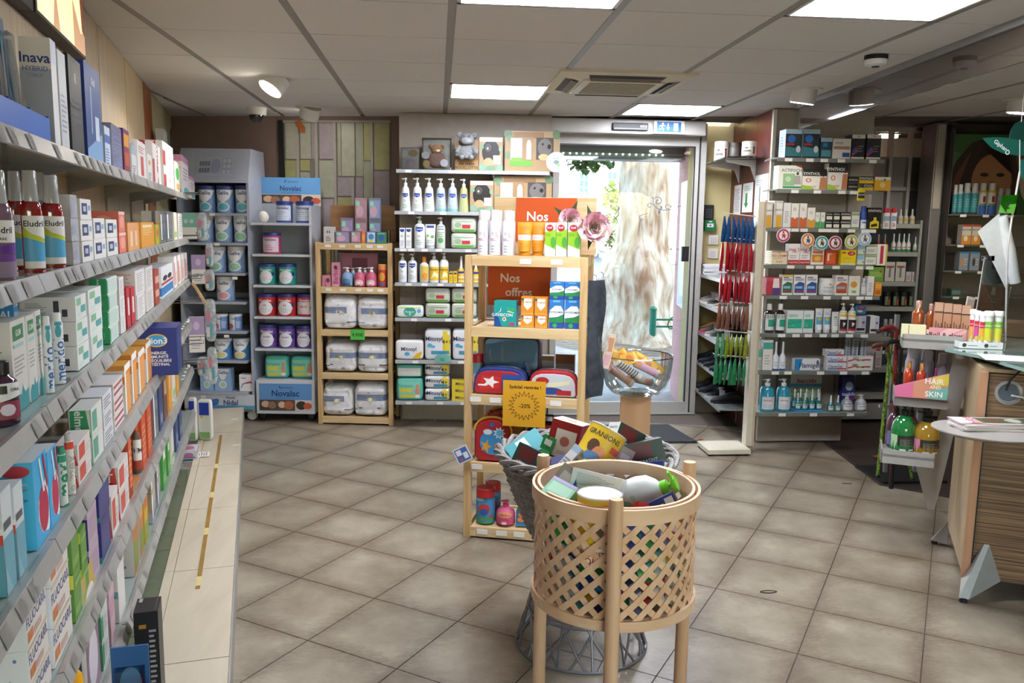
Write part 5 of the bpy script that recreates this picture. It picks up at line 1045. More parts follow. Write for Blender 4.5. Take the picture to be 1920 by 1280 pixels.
# ------------------------------------------------------------------ pine offers rack in the middle
F5 = Face((.131,4.06),-15.0); U = Unit('pine_offer_rack','pale pine promotion rack with orange signs in the middle of the shop','rack',F5,(.131,4.06))
W5 = U.x(1103,1.42); D5 = .36
for dd in [x*.01 for x in range(25,50)]:
  if pj(F5.pt(W5,1.42,dd))[0] >= 1139: D5 = dd; break
OZ = [1.429,1.082,.743,.398,.06]
for x,y in ((0,0),(W5-.036,0),(0,D5-.04),(W5-.036,D5-.04)): U.box('post',x,x+.036,y,y+.04,0,OZ[0],M_PINE,bev=.002)
for z in OZ:
  sh = U.box('front_rail',.036,W5-.036,-.004,.016,z-.05,z,M_PINEX,bev=.001)
  U.box('shelf_board',.037,W5-.037,.016,D5-.02,z-.022,z-.008,M_PINEX); U.box('back_rail',.036,W5-.036,D5-.02,D5,z-.05,z,M_PINEX)
  for x in (.01,W5-.022): U.box('side_rail',x,x+.014,.04,D5-.04,z-.05,z-.002,M_PINE)
  U.tags(sh,{1.429: [.30,.45],.743: [.06,.16,.46],.398: [.07],.06: [.10,.2,.29,.4]}.get(z,[]),z-.012,-.004,.024,.055)
bx = lambda px,z,bk: U.x(px,z,bk)
b = B(); x0,x1 = bx(925,1.5,.30),bx(1117,1.5,.30); zt = hat(F5.pt((x0+x1)/2,0,.30),370); o = part('sign_board',B().box(x0,.30,OZ[0]+.001,x1,.314,zt,M_PINEX),U.t,bev=.004)
def osign(name,px0,px1,y0,y1,zr,bk,txt):
  x0,x1 = bx(px0,zr,bk),bx(px1,zr,bk); q = F5.pt((x0+x1)/2,0,bk); za,zb = hat(q,y1),hat(q,y0); w,h = x1-x0,zb-za
  b = B(); b.box(x0,bk-.004,za,x1,bk,zb,'c8551e').decal(txt(w,h),lambda x,y,l: (x0+w*x,bk-.0045-l,za+h*y),w,h); return part(name,b,U.t)
osign('orange_sign',967,1080,371,452,1.5,.295,lambda w,h: [('t',.36,.58,.22,'Nos','ece4dc'),('t',.42,.1,.22,'offres','ece4dc')])
osign('orange_sign',915,1031,500,573,1.2,.27,lambda w,h: [('t',.36,.72,.22,'Nos','e4d8d0'),('t',.5,.36,.22,'offres','e4d8d0')])
# yellow price sign
x0,x1 = bx(943,.74,-.012),bx(1023,.74,-.012); q = F5.pt((x0+x1)/2,0,-.012); za,zb = hat(q,800),hat(q,714); w,h = x1-x0,zb-za
def star(cx,cy,r0,r1,n,ay): return [(cx+(r1 if i % 2 == 0 else r0)*math.cos(math.pi*i/n),cy+(r1 if i % 2 == 0 else r0)*ay*math.sin(math.pi*i/n)) for i in range(2*n)]
b = B(); b.box(x0,-.012,za,x1,-.010,zb,'d8a028').decal([('t',.52,.87,.075,'Spécial rentrée !','2b2418'),('p',star(.5,.46,.26,.38,20,w/h*.92),'2b2418'),('p',star(.5,.46,.235,.345,20,w/h*.92),'d8a028'),('t',.52,.46,.09,'-20%','2b2418')],lambda x,y,l: (x0+w*x,-.0122-l,za+h*y),w,h); part('yellow_price_sign',b,U.t)
OPn = ['top of pine offer rack','second shelf of pine offer rack','third shelf of pine offer rack','fourth shelf of pine offer rack','lowest shelf of pine offer rack']
D('sprayw','spray','white body spray can with pink sprig',mat('e4e4e8',.3,var=0),[('e',.42,.62,.12,.05,'c3c9d0'),('p',[(.62,.45),(.72,.6),(.66,.72)],'d88aa0'),('p',[(.7,.42),(.84,.6),(.74,.55)],'d86a8c'),('l',.2,.7,.42,.5,2,'b06a7c'),('l',.3,.6,.08,.32,3,'a4a9b4')],cap=mat('dcd8d6',.2,var=0))
D('suncr','tube','orange sun cream tube',mat('dc9220',.35,var=0),[('r',.05,.38,.95,.56,'e8d2c4'),('t',.45,.47,.1,'50+','c8a0a0'),('l',.2,.85,.6,.9,4,'c07a14'),('l',.2,.8,.05,.3,4,'c07a14')],cap='dc9220')
D('rap','box','white and lime gel box with red disc','e6e8e4',[('p',[(0,.35),(1,.2),(1,.8),(0,.72)],'8fc02f'),('e',.78,.42,.24,.16,'4fa03a'),('e',.45,.84,.34,.1,'b8202c'),('t',.45,.85,.06,'RAP','eeeeee'),('l',.1,.6,.6,.68,3,'4f8030')],d=.05)
D('gavi','box','teal heartburn medicine box','1f9a94',[('p',[(0,0),(.35,0),(.2,.35),(.05,.5),(0,.5)],'1f4f94'),('p',[(.05,.48),(.3,.6),(.32,.78),(.26,.6),(.05,.45)],'cfe4e4'),('p',[(.6,.78),(.64,.62),(.9,.56),(.9,.53),(.6,.58)],'cfe4e4'),('t',.36,.46,.12,'GAVISCON','eef4f4'),('e',.46,.29,.09,.08,'e4e4e0'),('e',.46,.29,.05,.05,'d8542c'),('r',.66,.06,.92,.16,'b03a6a'),('r',.6,.62,.92,.72,'3fae5a')],d=.06,s='2a6f8c')
D('vitc','box','orange vitamin box with white label','dc8f2c',[('p',[(.2,.9),(.85,.9),(.85,.5),(.5,.25),(.2,.5)],'ece6dc'),('t',.52,.7,.12,'VITAMINE C','b07a3a'),('e',.12,.85,.1,.07,'2f4a6a'),('r',0,0,1,.1,'e0a04a')],d=.05)
D('phys','box','blue nasal spray box with green wave','2f78c0',[('r',0,0,1,.2,'2a4f9c'),('p',[(0,.2),(1,.2),(1,.5),(.6,.38),(0,.34)],'2f8a4a'),('p',[(0,.36),(.6,.4),(1,.5),(1,.62),(.8,.78),(.4,.78),(0,.6)],'e6e9ee'),('t',.5,.56,.08,'PHYSIOMER','2a3f6f'),('e',.4,.1,.16,.08,'3fa05a'),('r',.25,.9,.75,.97,'6fb0dc')],d=.05)
row(F5,OZ[0],OPn[0],[('sprayw',895,915,393),('sprayw',917,938,393),('sprayw',941,962,394),('sprayw',904,921,394,1,.075),('sprayw',926,943,394,1,.075),('sprayw',949,966,395,1,.075),('suncr',969,997,416),('suncr',995,1021,416,1,.028),('rap',1021,1041,417),('rap',1042,1062,417),('rap',1064,1087,417)],.018)
row(F5,OZ[1],OPn[1],[('gavi',926,968,564),('vitc',976,1001,590),('vitc',1003,1026,591),('phys',1029,1056,561),('phys',1058,1087,562)],.02)
for i,(key,x0,x1,y0,y1) in enumerate((('vitc',979,1002,555,589),('vitc',1004,1027,556,590),('phys',1032,1058,527,560),('phys',1060,1087,528,561))):
  q = F5.pt(F5.s_at((x0+x1)/2,1.2,.045),0,.045); z = hat(q,y1)
  spawn(key,(q.x,q.y,z+.001),F5.rz,(x1-x0)/FPX*dep(q)*.98,.05,hat(q,y0)-z-.002,None,'upper row, second offer rack shelf',900+i)
# peonies behind the boxes
def peony(px,py,r,label,seed,backd):
  c = onpl(px,py,F5.pt(0,0,backd),F5.n); t = empty('peony_flower',label,'flower',c); rr = random.Random(seed)
  b = B(); v = []; f = []
  for j in range(5):
    for i in range(5):
      x = (i-2)/2*(.5+.5*math.sin(math.pi*(j+.6)/4.9)); y = j/4; v.append((x*.5,y,.28*x*x+.35*y*y-.1*math.sin(3*x)))
  for j in range(4):
    for i in range(4): f.append((j*5+i,j*5+i+1,j*5+i+6,j*5+i+5))
  ms = []
  for cc in ('f2c4d0','f5d6d6','f6e2d2','ecb2c4'):
    q = B(); q.add(v,f,mat(cc,.7,var=.15,scale=12),True); ms.append(q.mesh('petal'))
  T0 = MX.Rotation(R(90),4,'X')
  k = 0
  for ring,(n,tilt,sc) in enumerate(((10,12,1.0),(9,32,.86),(8,52,.68),(6,70,.5))):
    for i in range(n):
      a = 2*math.pi*(i+.5*ring)/n+rr.uniform(-.15,.15)
      o = link('petal',ms[(k*7+ring) % 4 if ring < 2 else (1 + k % 2)],t); k += 1
      s_ = r*sc*rr.uniform(.85,1.05)
      o.matrix_local = T0 @ MX.Rotation(a,4,'Z') @ MX.Rotation(R(tilt+rr.uniform(-8,8)),4,'X') @ MX.Scale(s_,4)
  for i in range(4):
    q = B(); q.add([(0,0,0),(.012,.03,.004),(0,.075,0),(-.012,.03,.004)],[(0,1,2,3)],mat('2f4a2a',.6,var=.2)); q.add([(0,0,-.0005),(.012,.03,.0035),(0,.075,-.0005),(-.012,.03,.0035)],[(3,2,1,0)],mat('2f4a2a',.6,var=.2))
    o = part('leaf',q,t); o.matrix_local = MX.Translation((0,.02,0)) @ T0 @ MX.Rotation(1.6+i*1.3+seed,4,'Z') @ MX.Rotation(R(12),4,'X') @ MX.Translation((0,r*.45,0))
peony(1068,412,.062,'pale pink and cream peony above the lime gel boxes',3,.12); peony(1113,426,.085,'larger pink peony at the right end of the offer rack',5,.05)
# ---- school goods
def rprism(b,pts,y0,y1,m,smooth=False):      # outline in x,z extruded along y
  n = len(pts); v = [(p[0],y0,p[1]) for p in pts]+[(p[0],y1,p[1]) for p in pts]
  f = [tuple(range(n)),tuple(range(2*n-1,n-1,-1))]+[(i,n+i,n+(i+1) % n,(i+1) % n) for i in range(n)]
  return b.add(v,f,m,smooth)
def arch(w,h,k=10,r=1.0,foot=.02):
  pts = [(-w/2+foot,0),(w/2-foot,0),(w/2,foot)]
  hs = h-w/2*r
  for i in range(k+1): a = math.pi*i/k; pts.append((w/2*math.cos(a),hs+w/2*r*math.sin(a)))
  return pts+[(-w/2,foot)]
def dome(w,h,k=10,e=.55):
  pts = [(-w/2+.01,0),(w/2-.01,0),(w/2,.012)]
  for i in range(k+1): a = math.pi*i/k; pts.append((w/2*sgn(math.cos(a),e),.012+(h-.012)*sgn(math.sin(a),e)))
  return pts+[(-w/2,.012)]
def on5(px0,px1,y0,k,back):
  z = OZ[k]; t0,t1 = F5.s_at(px0,z,back),F5.s_at(px1,z,back); q = F5.pt((t0+t1)/2,z+.002,back); return q,t1-t0,hat(q,y0)-z
def school_bag(px0,px1,y0,k,back,d,label,c1,c2,c3,deco):
  q,w,h = on5(px0,px1,y0,k,back); t = empty('backpack',label,'backpack',q,F5.rz)
  part('body',rprism(B(),arch(w,h,12,.75),.012,d,c1),t,bev=.008); b = B(); rprism(b,arch(w*.9,h*.93,12,.75),-.001,.014,c2); part('front_panel',b,t,bev=.004)
  b = B(); b.tube([(x*.99,.012,z) for x,z in arch(w,h,14,.75)[2:-1]],.006,c3,6); part('piping',b,t)
  b = B(); b.decal(deco,lambda x,y,l: (-w*.42+w*.84*x,-.002-l,.02+h*.8*y),w*.84,h*.8); part('print',b,t)
  b = B(); b.tube([(-.03,d*.6,h-.01),(-.025,d*.6,h+.02),(.025,d*.6,h+.02),(.03,d*.6,h-.01)],.006,c1,6); part('handle',b,t)
STARS = [('e',.5,.42,.4,.36,'3f8fc4'),('p',star(.3,.3,.08,.2,5,1.1),'d8a03a'),('p',star(.68,.28,.07,.17,5,1.1),'d87a5a'),('p',star(.72,.7,.12,.2,9,.9),'e4e4e4'),('p',star(.72,.7,.09,.15,9,.9),'5fb0d8'),('e',.35,.72,.14,.08,'d8dce0'),('e',.5,.93,.08,.06,'3f5fa4')]
school_bag(888,958,783,3,.03,.10,'red and blue school backpack with yellow piping, fourth rack shelf','b8242a','a82a2c','d8b43a',STARS)
school_bag(905,985,764,3,.17,.10,'blue and yellow backpack half hidden behind the red backpack','2a4a94','c8a83a','d8b43a',[])
school_bag(985,1060,792,3,.06,.12,'black and red backpack behind the yellow discount sign','2a2428','a82a2c','1c1c1f',[('e',.5,.4,.4,.3,'b8322c')])
def pencil(px0,px1,y0,k,back,d,label,c1,c2,deco):
  q,w,h = on5(px0,px1,y0,k,back); t = empty('pencil_case',label,'pencil case',q,F5.rz)
  part('body',rprism(B(),dome(w,h),.006,d,c1),t,bev=.006); b = B(); rprism(b,dome(w*.93,h*.88),-.002,.008,c2); part('front_panel',b,t,bev=.003)
  b = B(); b.decal(deco,lambda x,y,l: (-w*.42+w*.84*x,-.003-l,.008+h*.78*y),w*.84,h*.78); part('print',b,t)
  b = B(); b.tube([(x*.985,d*.5,z+.001) for x,z in dome(w,h,14)[3:-1]],.004,M_BLACK,6); part('zip',b,t)
pencil(887,986,690,2,.03,.09,'navy and red pencil case with white star, third rack shelf','27377c','b02a30',[('p',[(.05,.1),(.5,.2),(.55,.75),(.1,.8)],'c8322f'),('p',star(.3,.5,.09,.2,5,1.6),'e6e4e2'),('r',.02,.3,.22,.38,'e8e8e8'),('e',.78,.4,.16,.3,'3f6fb0'),('r',.56,.05,1,.9,'2f4f94')])
pencil(990,1082,696,2,.03,.09,'red pencil case with grey print behind the discount sign','b0242a','c3c6cc',[('e',.25,.7,.16,.18,'b02a30'),('p',[(.35,.3),(.9,.55),(.95,.75),(.4,.6)],'d8d4b0'),('e',.45,.2,.3,.18,'2f4a8c'),('r',.6,.0,.95,.25,'a8242c')])
q,w,h = on5(905,1012,632,2,.16); t = empty('lunch_set','blue lunch set in dark plum zip case, third rack shelf','lunch set',q,F5.rz)
def rr_(w,h,r): return [(cx+r*math.cos(a),cz+r*math.sin(a)) for cx,cz,s in ((w/2-r,r,-90),(w/2-r,h-r,0),(-w/2+r,h-r,90),(-w/2+r,r,180)) for a in [R(s+30*i) for i in range(4)]]
part('case',rprism(B(),rr_(w,h,.03),0,.07,'3a2440'),t,bev=.006); part('tray',rprism(B(),[(x,z+.012) for x,z in rr_(w*.9,h-.024,.025)],-.004,.01,mat('6fb0d8',.3)),t)
b = B(); b.decal([('e',.25,.35,.12,.2,'4f8a3a'),('e',.42,.4,.1,.25,'b03a34'),('e',.55,.35,.08,.2,'8a6a3a'),('r',.06,.05,.6,.2,'2f5f9c'),('e',.85,.15,.14,.1,'4f9a3a')],lambda x,y,l: (-w*.43+w*.86*x,-.0025-l,.015+(h-.03)*y),w*.86,h-.03); part('print',b,t)
b = B(); b.lathe([(.026,0),(.028,.01),(.028,.09),(.02,.1),(.02,.12)],mat('2f78b0',.3),16,.5,w*.28,-.012,T=MX.Translation((0,0,.03))); part('flask',b,t)
part('clear_cover',rprism(B(),[(x,z+.008) for x,z in rr_(w*.94,h-.016,.028)],-.032,-.03,glass('e8eef2',1.3,'blister_plastic',.06)),t)
D('redcup','jar','red lidded tumbler','7fb0c0',[('r',0,0,1,.5,'8fb46a'),('e',.5,.4,.3,.2,'d8d8c8')],cap='b8242c')
row(F5,OZ[2],OPn[2],[('redcup',884,906,662,1,.10)],.03)
D('greybk','box','grey box stack behind the pencil case','9a9ea0',[('r',0,.85,1,1,'8a6a44'),('l',.1,.9,.2,.7,5,'b4b8ba')],d=.05)
D('brownbk','box','brown and grey box stack behind the pencil case','8f9498',[('r',0,.72,1,1,'8a6238'),('l',.1,.9,.1,.65,6,'b0b4b8')],d=.05)
row(F5,OZ[2],OPn[2],[('greybk',1014,1037,667,1,.24),('brownbk',1040,1076,664,1,.24)],.03)
q = F5.pt(F5.s_at(868,.39,-.02),0,-.03); z = hat(q,852)
b = B(); b.box(-.04,-.0015,-.04,.04,.0015,.04,'d4d8e0').decal([('p',[(.08,.08),(.92,.08),(.92,.92),(.08,.92)],'3f6fb0'),('r',.15,.5,.5,.85,'e4e8ee'),('r',.55,.2,.85,.6,'e4e8ee'),('e',.3,.25,.1,.1,'d84a3a')],lambda x,y,l: (-.04+.08*x,-.0016-l,-.04+.08*y),.08,.08)
o = tag(link('hang_tag',b.mesh('hang_tag'),None,(q.x,q.y,z)),'small blue and white cardboard tag dangling left of the red backpack','tag'); o.rotation_euler = (0,R(-28),F5.rz)
D('bubred','jar','blue bath bottle with red cap','3f86b8',[('r',0,0,1,.22,'4f9a3a'),('e',.5,.55,.28,.2,'b8403a'),('e',.5,.45,.2,.12,'3a5aa0'),('e',.8,.3,.08,.06,'c83a2f'),('e',.3,.9,.25,.06,'8fc4dc')],cap='b8282a',n='bubble_bath',cat='bottle',dr=.8)
D('pinkfig','round','pink character shaped shampoo bottle','c85a7c',[('e',.5,.8,.4,.2,'d89a5c'),('e',.5,.3,.3,.25,'c8486c'),('e',.5,.2,.12,.1,'e4d4d8')],cap='c8486c',n='shampoo_bottle')
D('bluecol','box','narrow blue and orange cologne box','3f6f9c',[('e',.5,.7,.3,.14,'c8784a'),('e',.5,.4,.36,.16,'d88a5c'),('r',0,0,1,.15,'3a8ab8')],d=.04)
D('blackcol','box','narrow black cologne box','2a2a30',[('r',.2,.3,.8,.6,'6a3030')],d=.04)
row(F5,OZ[4],OPn[4],[('bubred',892,928,912,1,.01),('bubred',909,939,903,1,.10),('pinkfig',930,966,938),('bluecol',967,986,957,1,.02),('blackcol',987,998,960,1,.02)],.03)
# things hanging from the right side of the rack
def hangpack(px,y0,y1,w,label,c,out,dd):
  q = F5.pt(W5+out,0,dd); z0,z1 = hat(q,y1),hat(q,y0); b = B(); v = []; f = []; n,m = 6,10
  rr = random.Random(int(px))
  for s_ in (0,1):
    for j in range(m+1):
      for i in range(n+1):
        x = (i/n-.5)*w*(1-.25*abs(j/m-.5)); y = (.012 if s_ else -.012)*math.sin(math.pi*i/n)*math.sin(math.pi*min(1,(j+.5)/m)); v.append((x,y+.012*math.sin(j*.9+i*.6),z0+(z1-z0)*j/m-z0))
  for s_ in (0,1):
    o_ = s_*(n+1)*(m+1)
    for j in range(m):
      for i in range(n): a = o_+j*(n+1)+i; f.append((a,a+1,a+n+2,a+n+1) if not s_ else (a+1,a,a+n+1,a+n+2))
  b.add(v,f,c,True); o = tag(link('hanging_pack',b.mesh('hanging_pack'),None,(q.x,q.y,z0),F5.rz+R(60)),label,'pack')
  part('hook',B().tube([(0,0,z1-z0-.005),(0,0,z1-z0+.02),(-.03,.0,z1-z0+.03)],.002,M_GREY,6),o); return o
hangpack(1112,525,745,.16,'dark grey plastic pouch hanging on the right side of offer rack',mat('3f4650',.18,coat=.8,var=.3,scale=14),.035,.10)
hangpack(1128,520,660,.12,'clear plastic pouch hanging on the right side of offer rack',film('e4e8ea',.35),.06,.22)
D('peachbk','box','peach and white leaflet pack','d8c4b0',[('r',.1,.5,.9,.9,'c8906a'),('r',.1,.1,.9,.4,'d4a8b4')],d=.02)
q = F5.pt(W5+.07,0,.30); spawn('peachbk',(q.x,q.y,hat(q,690)),F5.rz+R(30),.05,.02,.18,label='peach leaflet pack hanging at the back right of offer rack',rot=(0,R(12),F5.rz+R(30)))
# ------------------------------------------------------------------ bamboo basket
BC = V((.528,2.35,0)); M_BAM = wood('d6aa84','e6c4a2','Z',3,.45,'bamboo',6); M_BAM2 = wood('d9ae88','e8c8a6','X',3,.45,'bamboo_hoop',5); M_LEG = wood('cda27c','dfbb98','Z',2,.5,'beech_leg',10)
t = empty('bamboo_basket','round bamboo lattice basket on three legs, full of boxes, in front','basket',BC)
RB,ZB0,ZB1 = .236,.495,.825
def hoop(name,z0,z1,r0,r1):
  b = B(); n = 48; v = []; f = []
  for i in range(n):
    a = 2*math.pi*i/n
    for r,z in ((r1,z0),(r1,z1),(r0,z1),(r0,z0)): v.append((r*math.cos(a),r*math.sin(a),z))
  for i in range(n):
    for k in range(4): f.append((i*4+k,((i+1) % n)*4+k,((i+1) % n)*4+(k+1) % 4,i*4+(k+1) % 4))
  b.add(v,f,M_BAM2,True); return part(name,b,t)
hoop('outer_top_hoop',ZB1-.042,ZB1,RB+.004,RB+.012); hoop('inner_top_hoop',ZB1-.042,ZB1+.002,RB-.012,RB-.004)
hoop('outer_bottom_hoop',ZB0-.018,ZB0+.012,RB+.002,RB+.010); hoop('inner_bottom_hoop',ZB0-.018,ZB0+.012,RB-.012,RB-.004)
part('base_disc',B().lathe([(RB-.013,ZB0-.012),(RB-.013,ZB0)],M_BAM,40),t)
NS = 27
for sg,off in ((1,.0016),(-1,-.0016)):
  b = B(); pts = []; nr = []; K = 14; rise = ZB1-.02-(ZB0-.005); sweep = rise/RB*1.02
  for k in range(K+1):
    a = sg*sweep*k/K; r = RB+off+.0012*math.sin(k*2.2+sg); pts.append((r*math.cos(a),r*math.sin(a),ZB0-.005+rise*k/K)); nr.append((math.cos(a),math.sin(a),0))
  b.ribbon(pts,nr,.0178,.0024,M_BAM); me = b.mesh('slat')
  for i in range(NS): link('slat',me,t,(0,0,0),2*math.pi*(i+(.25 if sg > 0 else .0))/NS)
fa = math.atan2(-BC.y,-BC.x+.03)
for k in range(3):
  a = fa+2*math.pi*k/3; r = RB+.026
  b = B(); b.lathe([(.018,.001),(.0205,.02),(.0205,.85),(.018,.862)],M_LEG,18,1,r*math.cos(a),r*math.sin(a)); part('leg',b,t)
# ------------------------------------------------------------------ goods thrown into the baskets
D('herb','box','dark green hair dye box with red square','1f3a30',[('r',.12,.3,.7,.92,'5a1f1c'),('t',.5,.15,.14,'HERBATINT','d8d4c4')],[('r',0,0,1,1,'dcdcd8'),('l',.15,.85,.2,.5,4,'8a9088'),('t',.5,.75,.1,'HERBATINT','4a5a50')],both=1,T=[('r',.15,.2,.85,.8,'4a1a18')])
D('redbx','box','large red cosmetic box with ivory lid','94221f',[('r',.22,.12,.9,.8,'e0d4c4'),('e',.55,.52,.16,.12,'b06a5a'),('l',.35,.8,.2,.3,2,'b09080')],[('r',0,0,1,1,'8a1f1d'),('e',.5,.7,.2,.1,'c8807a')],t='ddd0bc',both=1,T=[('e',.5,.5,.2,.15,'b06a5a')])
D('gran','can','yellow powder tin','d8b52c',[('t',.5,.86,.1,'GRANIONS','4a4a30'),('e',.4,.6,.12,.13,'5a4030'),('e',.55,.5,.13,.14,'d8905c'),('e',.47,.38,.18,.12,'5f86b0'),('r',.72,.62,.98,.74,'c8504a'),('r',0,.05,1,.3,'e4dcc4'),('t',.35,.2,.1,'POUDRE','b8403a'),('t',.4,.1,.1,'CROISSANCE','b8403a')],cap=mat('d4d2cc',.3,.3,var=.02),span=2.8)
D('whbx','box','white medical box with grey print','dedee0',[('l',.1,.9,.2,.85,8,'a4a8b0')],[('e',.5,.5,.3,.3,'c9d0da'),('e',.5,.5,.24,.24,'dedee0')],both=1,T=[('l',.08,.8,.15,.9,12,'a0a4ac')])
D('bigwh','round','round white lotion bottle with green pump','dfe2e4',[('e',.5,.3,.2,.2,'8fa0b0'),('e',.6,.22,.1,.1,'6fae5a'),('l',.25,.8,.5,.62,3,'9aa8b0')],cap='6fc02c')
D('navyb','box','navy blue medicine box with white lines','2b3a84',[('l',.15,.85,.2,.8,4,'c3cbe0')],[('e',.5,.5,.3,.3,'3f8fd0')],both=1,T=[('l',.2,.8,.3,.7,3,'a9b4d8'),('e',.25,.75,.1,.14,'d8b4a4')])
D('bluewh','box','blue box with two white panels','24367c',[('r',.1,.12,.5,.7,'dfe3ec'),('r',.58,.2,.9,.88,'dfe3ec'),('l',.16,.44,.2,.6,4,'9aa4b8')])
D('tealb','box','teal medicine box','4f9aa0',[('r',.1,.3,.9,.6,'c9dcdc')],both=1)
D('greenb','box','bright green medicine box','2f8f4c',[('r',.1,.1,.9,.4,'4fc06a'),('r',.2,.6,.8,.85,'d8e4d8')],both=1)
D('mintb','box','mint green sachet pack','8fc4a4',[('r',.1,.3,.9,.8,'a9d4b8'),('r',0,.85,1,1,'b0a4d0')])
D('silb','box','silvery brown box','8f837c',[('r',.2,.2,.8,.8,'b4a9a4')],both=1)
D('yelb','box','yellow tonic box','d8b030',[('e',.5,.5,.3,.3,'e8dca0')],both=1)
D('redb','box','small red medicine box','a82c34',[('r',.1,.3,.9,.6,'e0d0cc')],both=1)
D('royal','box','royal blue medicine box','2a4f9c',[('r',.15,.5,.85,.8,'4f9ad0'),('e',.4,.3,.2,.15,'e0a03a')],both=1)
D('dkgreen','box','deep green box','1f6a4a',[('r',.1,.1,.9,.5,'2f9a5a')],both=1)
D('violb','box','small grey violet box','6a6a94',[('r',.1,.3,.9,.6,'b4b4cc')],both=1)
D('whiteb','box','plain white medicine box','d4d6d8',[('l',.1,.9,.2,.6,4,'8a90a0'),('r',0,.8,1,1,'9ab0c8')],both=1)
WC = V((.55,2.965,0))
def toss(key,px,py,dp,w,d,h,rot,label):
  P = ony(px,py,dp)
  for cc,lab_,rm_ in ((BC,'bamboo',.175),(WC,'wicker',.215)):
    if lab_ in label and P.z < (.80 if rm_ < .2 else .73):
      dv = V((P.x-cc.x,P.y-cc.y,0))
      if dv.length > rm_: dv = dv.normalized()*rm_; P = V((cc.x+dv.x,cc.y+dv.y,P.z))
  rm = MX.Rotation(R(rot[2]),4,'Z') @ MX.Rotation(R(rot[0]),4,'X') @ MX.Rotation(R(rot[1]),4,'Y')
  L = P-(rm @ V((0,0,h/2))); return spawn(key,L,0,w,d,h,label=label,rot=rm.to_euler())
TB = 'in the bamboo basket'; TW = 'in the grey wicker basket'
toss('gran',1123,985,2.20,.125,.125,.20,(0,0,10),'yellow powder tin standing behind the front leg of bamboo basket')
toss('whbx',1122,905,2.34,.15,.085,.055,(-18,8,-22),'large white box lying on top of the bamboo basket goods')
toss('bigwh',1213,925,2.35,.13,.09,.19,(20,62,-12),'round white lotion bottle with green pump lying in bamboo basket')
toss('bluewh',1243,952,2.24,.085,.03,.06,(-25,-20,8),'blue box with two white panels at right front of bamboo basket')
toss('mintb',1050,925,2.27,.09,.03,.07,(-55,20,-30),'mint green pack at left front of bamboo basket')
toss('silb',1062,905,2.36,.07,.05,.09,(-30,30,-25),'silvery brown box at back left of bamboo basket')
toss('royal',1078,925,2.33,.04,.04,.10,(-20,30,10),'narrow royal blue box beside the front yellow tin, bamboo basket')
toss('redb',1203,962,2.17,.035,.035,.05,(-30,20,30),'small red box behind the front hoop of bamboo basket')
toss('greenb',1040,985,2.25,.07,.05,.10,(-10,25,-30),'bright green box seen through left lattice of bamboo basket')
KS = ['greenb','whiteb','royal','tealb','navyb','dkgreen','yelb','greenb','violb','whiteb','navyb','redb','tealb']
for lay,(zz,nm) in enumerate(((.555,'lowest'),(.64,'middle'),(.725,'upper'))):
  for i in range(13):
    rr = random.Random(i*7+lay); a = fa-2.0+4.0*i/12+.1*lay; r = .172; k_ = KS[(i*3+lay*5) % 13]; P = BC+V((r*math.cos(a),r*math.sin(a),zz+rr.uniform(-.012,.012)))
    px,py = pj(P); toss(k_,px,py,P.y,.082,.03,.088,(rr.uniform(-18,10),rr.uniform(-35,35),math.degrees(a)+90+rr.uniform(-12,12)),f'{DS[k_]["desc"]} behind the bamboo lattice, {ORD[i]} from left, {nm} layer')
for i in range(6):
  a = i*1.047; P = BC+V((.075*math.cos(a),.075*math.sin(a),.60)); px,py = pj(P); toss(KS[i],px,py,P.y,.075,.06,.2,(5,8*(-1)**i,60*i),f'{DS[KS[i]]["desc"]} standing deep inside the bamboo basket, {ORD[i]} of six')
# ------------------------------------------------------------------ grey wicker basket on a wire foot
WC = V((.55,2.965,0)); M_WK = mat('8d8a86',.6,var=.2,scale=50,bump=.3); M_WIRE = mat('77757a',.4,.4,var=.1)
t = empty('wicker_basket','grey wicker basket on a flared wire foot behind the bamboo basket','basket',WC)
RWr,ZW1,ZW0 = .315,.735,.40
b = B(); NR = 19; NSTK = 30
def wr(z): return .17+(RWr-.17)*((z-ZW0)/(ZW1-ZW0))**.8
for k in range(NR):
  z = ZW0+(ZW1-ZW0)*k/(NR-1); pts = []
  for i in range(NSTK*2+1): a = 2*math.pi*i/(NSTK*2); r = wr(z)+(.006 if (i+k) % 2 else -.006)*(1 if i % 2 == 0 else 0); pts.append((r*math.cos(a),r*math.sin(a),z))
  b.tube(pts,.0085,M_WK,5,caps=False)
o = part('weave',b,t); o['kind'] = 'stuff'
me = B().tube([(wr(ZW0)-.002,0,ZW0-.01),(wr(.5),0,.5),(wr(.62),0,.62),(wr(ZW1),0,ZW1+.005)],.006,M_WK,6).mesh('stake')
for i in range(NSTK): link('stake',me,t,(0,0,0),2*math.pi*i/NSTK)
for q in range(3):
  pts = [((RWr+.008+.013*math.cos(a*9+q*2.09))*math.cos(a),(RWr+.008+.013*math.cos(a*9+q*2.09))*math.sin(a),ZW1+.008+.013*math.sin(a*9+q*2.09)) for a in [2*math.pi*i/120 for i in range(121)]]
  part('rim_strand',B().tube(pts,.009,M_WK,6,caps=False),t)
part('base_disc',B().lathe([(.165,ZW0-.012),(.165,ZW0)],M_WK,30),t)
def fr(z): return .15+.10*(1-z/.40)**1.3
for sg in (1,-1):
  pts = [(fr(z)*math.cos(sg*1.1*(1-z/.4)),fr(z)*math.sin(sg*1.1*(1-z/.4)),z) for z in [.006+.39*k/10 for k in range(11)]]
  me = B().tube(pts,.0048,M_WIRE,6).mesh('wire')
  for i in range(15): link('wire',me,t,(0,0,0),2*math.pi*(i+.5*(sg > 0)*.9)/15)
me = B().tube([(fr(z),0,z) for z in (.006,.1,.2,.3,.395)],.0045,M_WIRE,6).mesh('wire')
for i in range(12): link('wire',me,t,(0,0,0),2*math.pi*i/12)
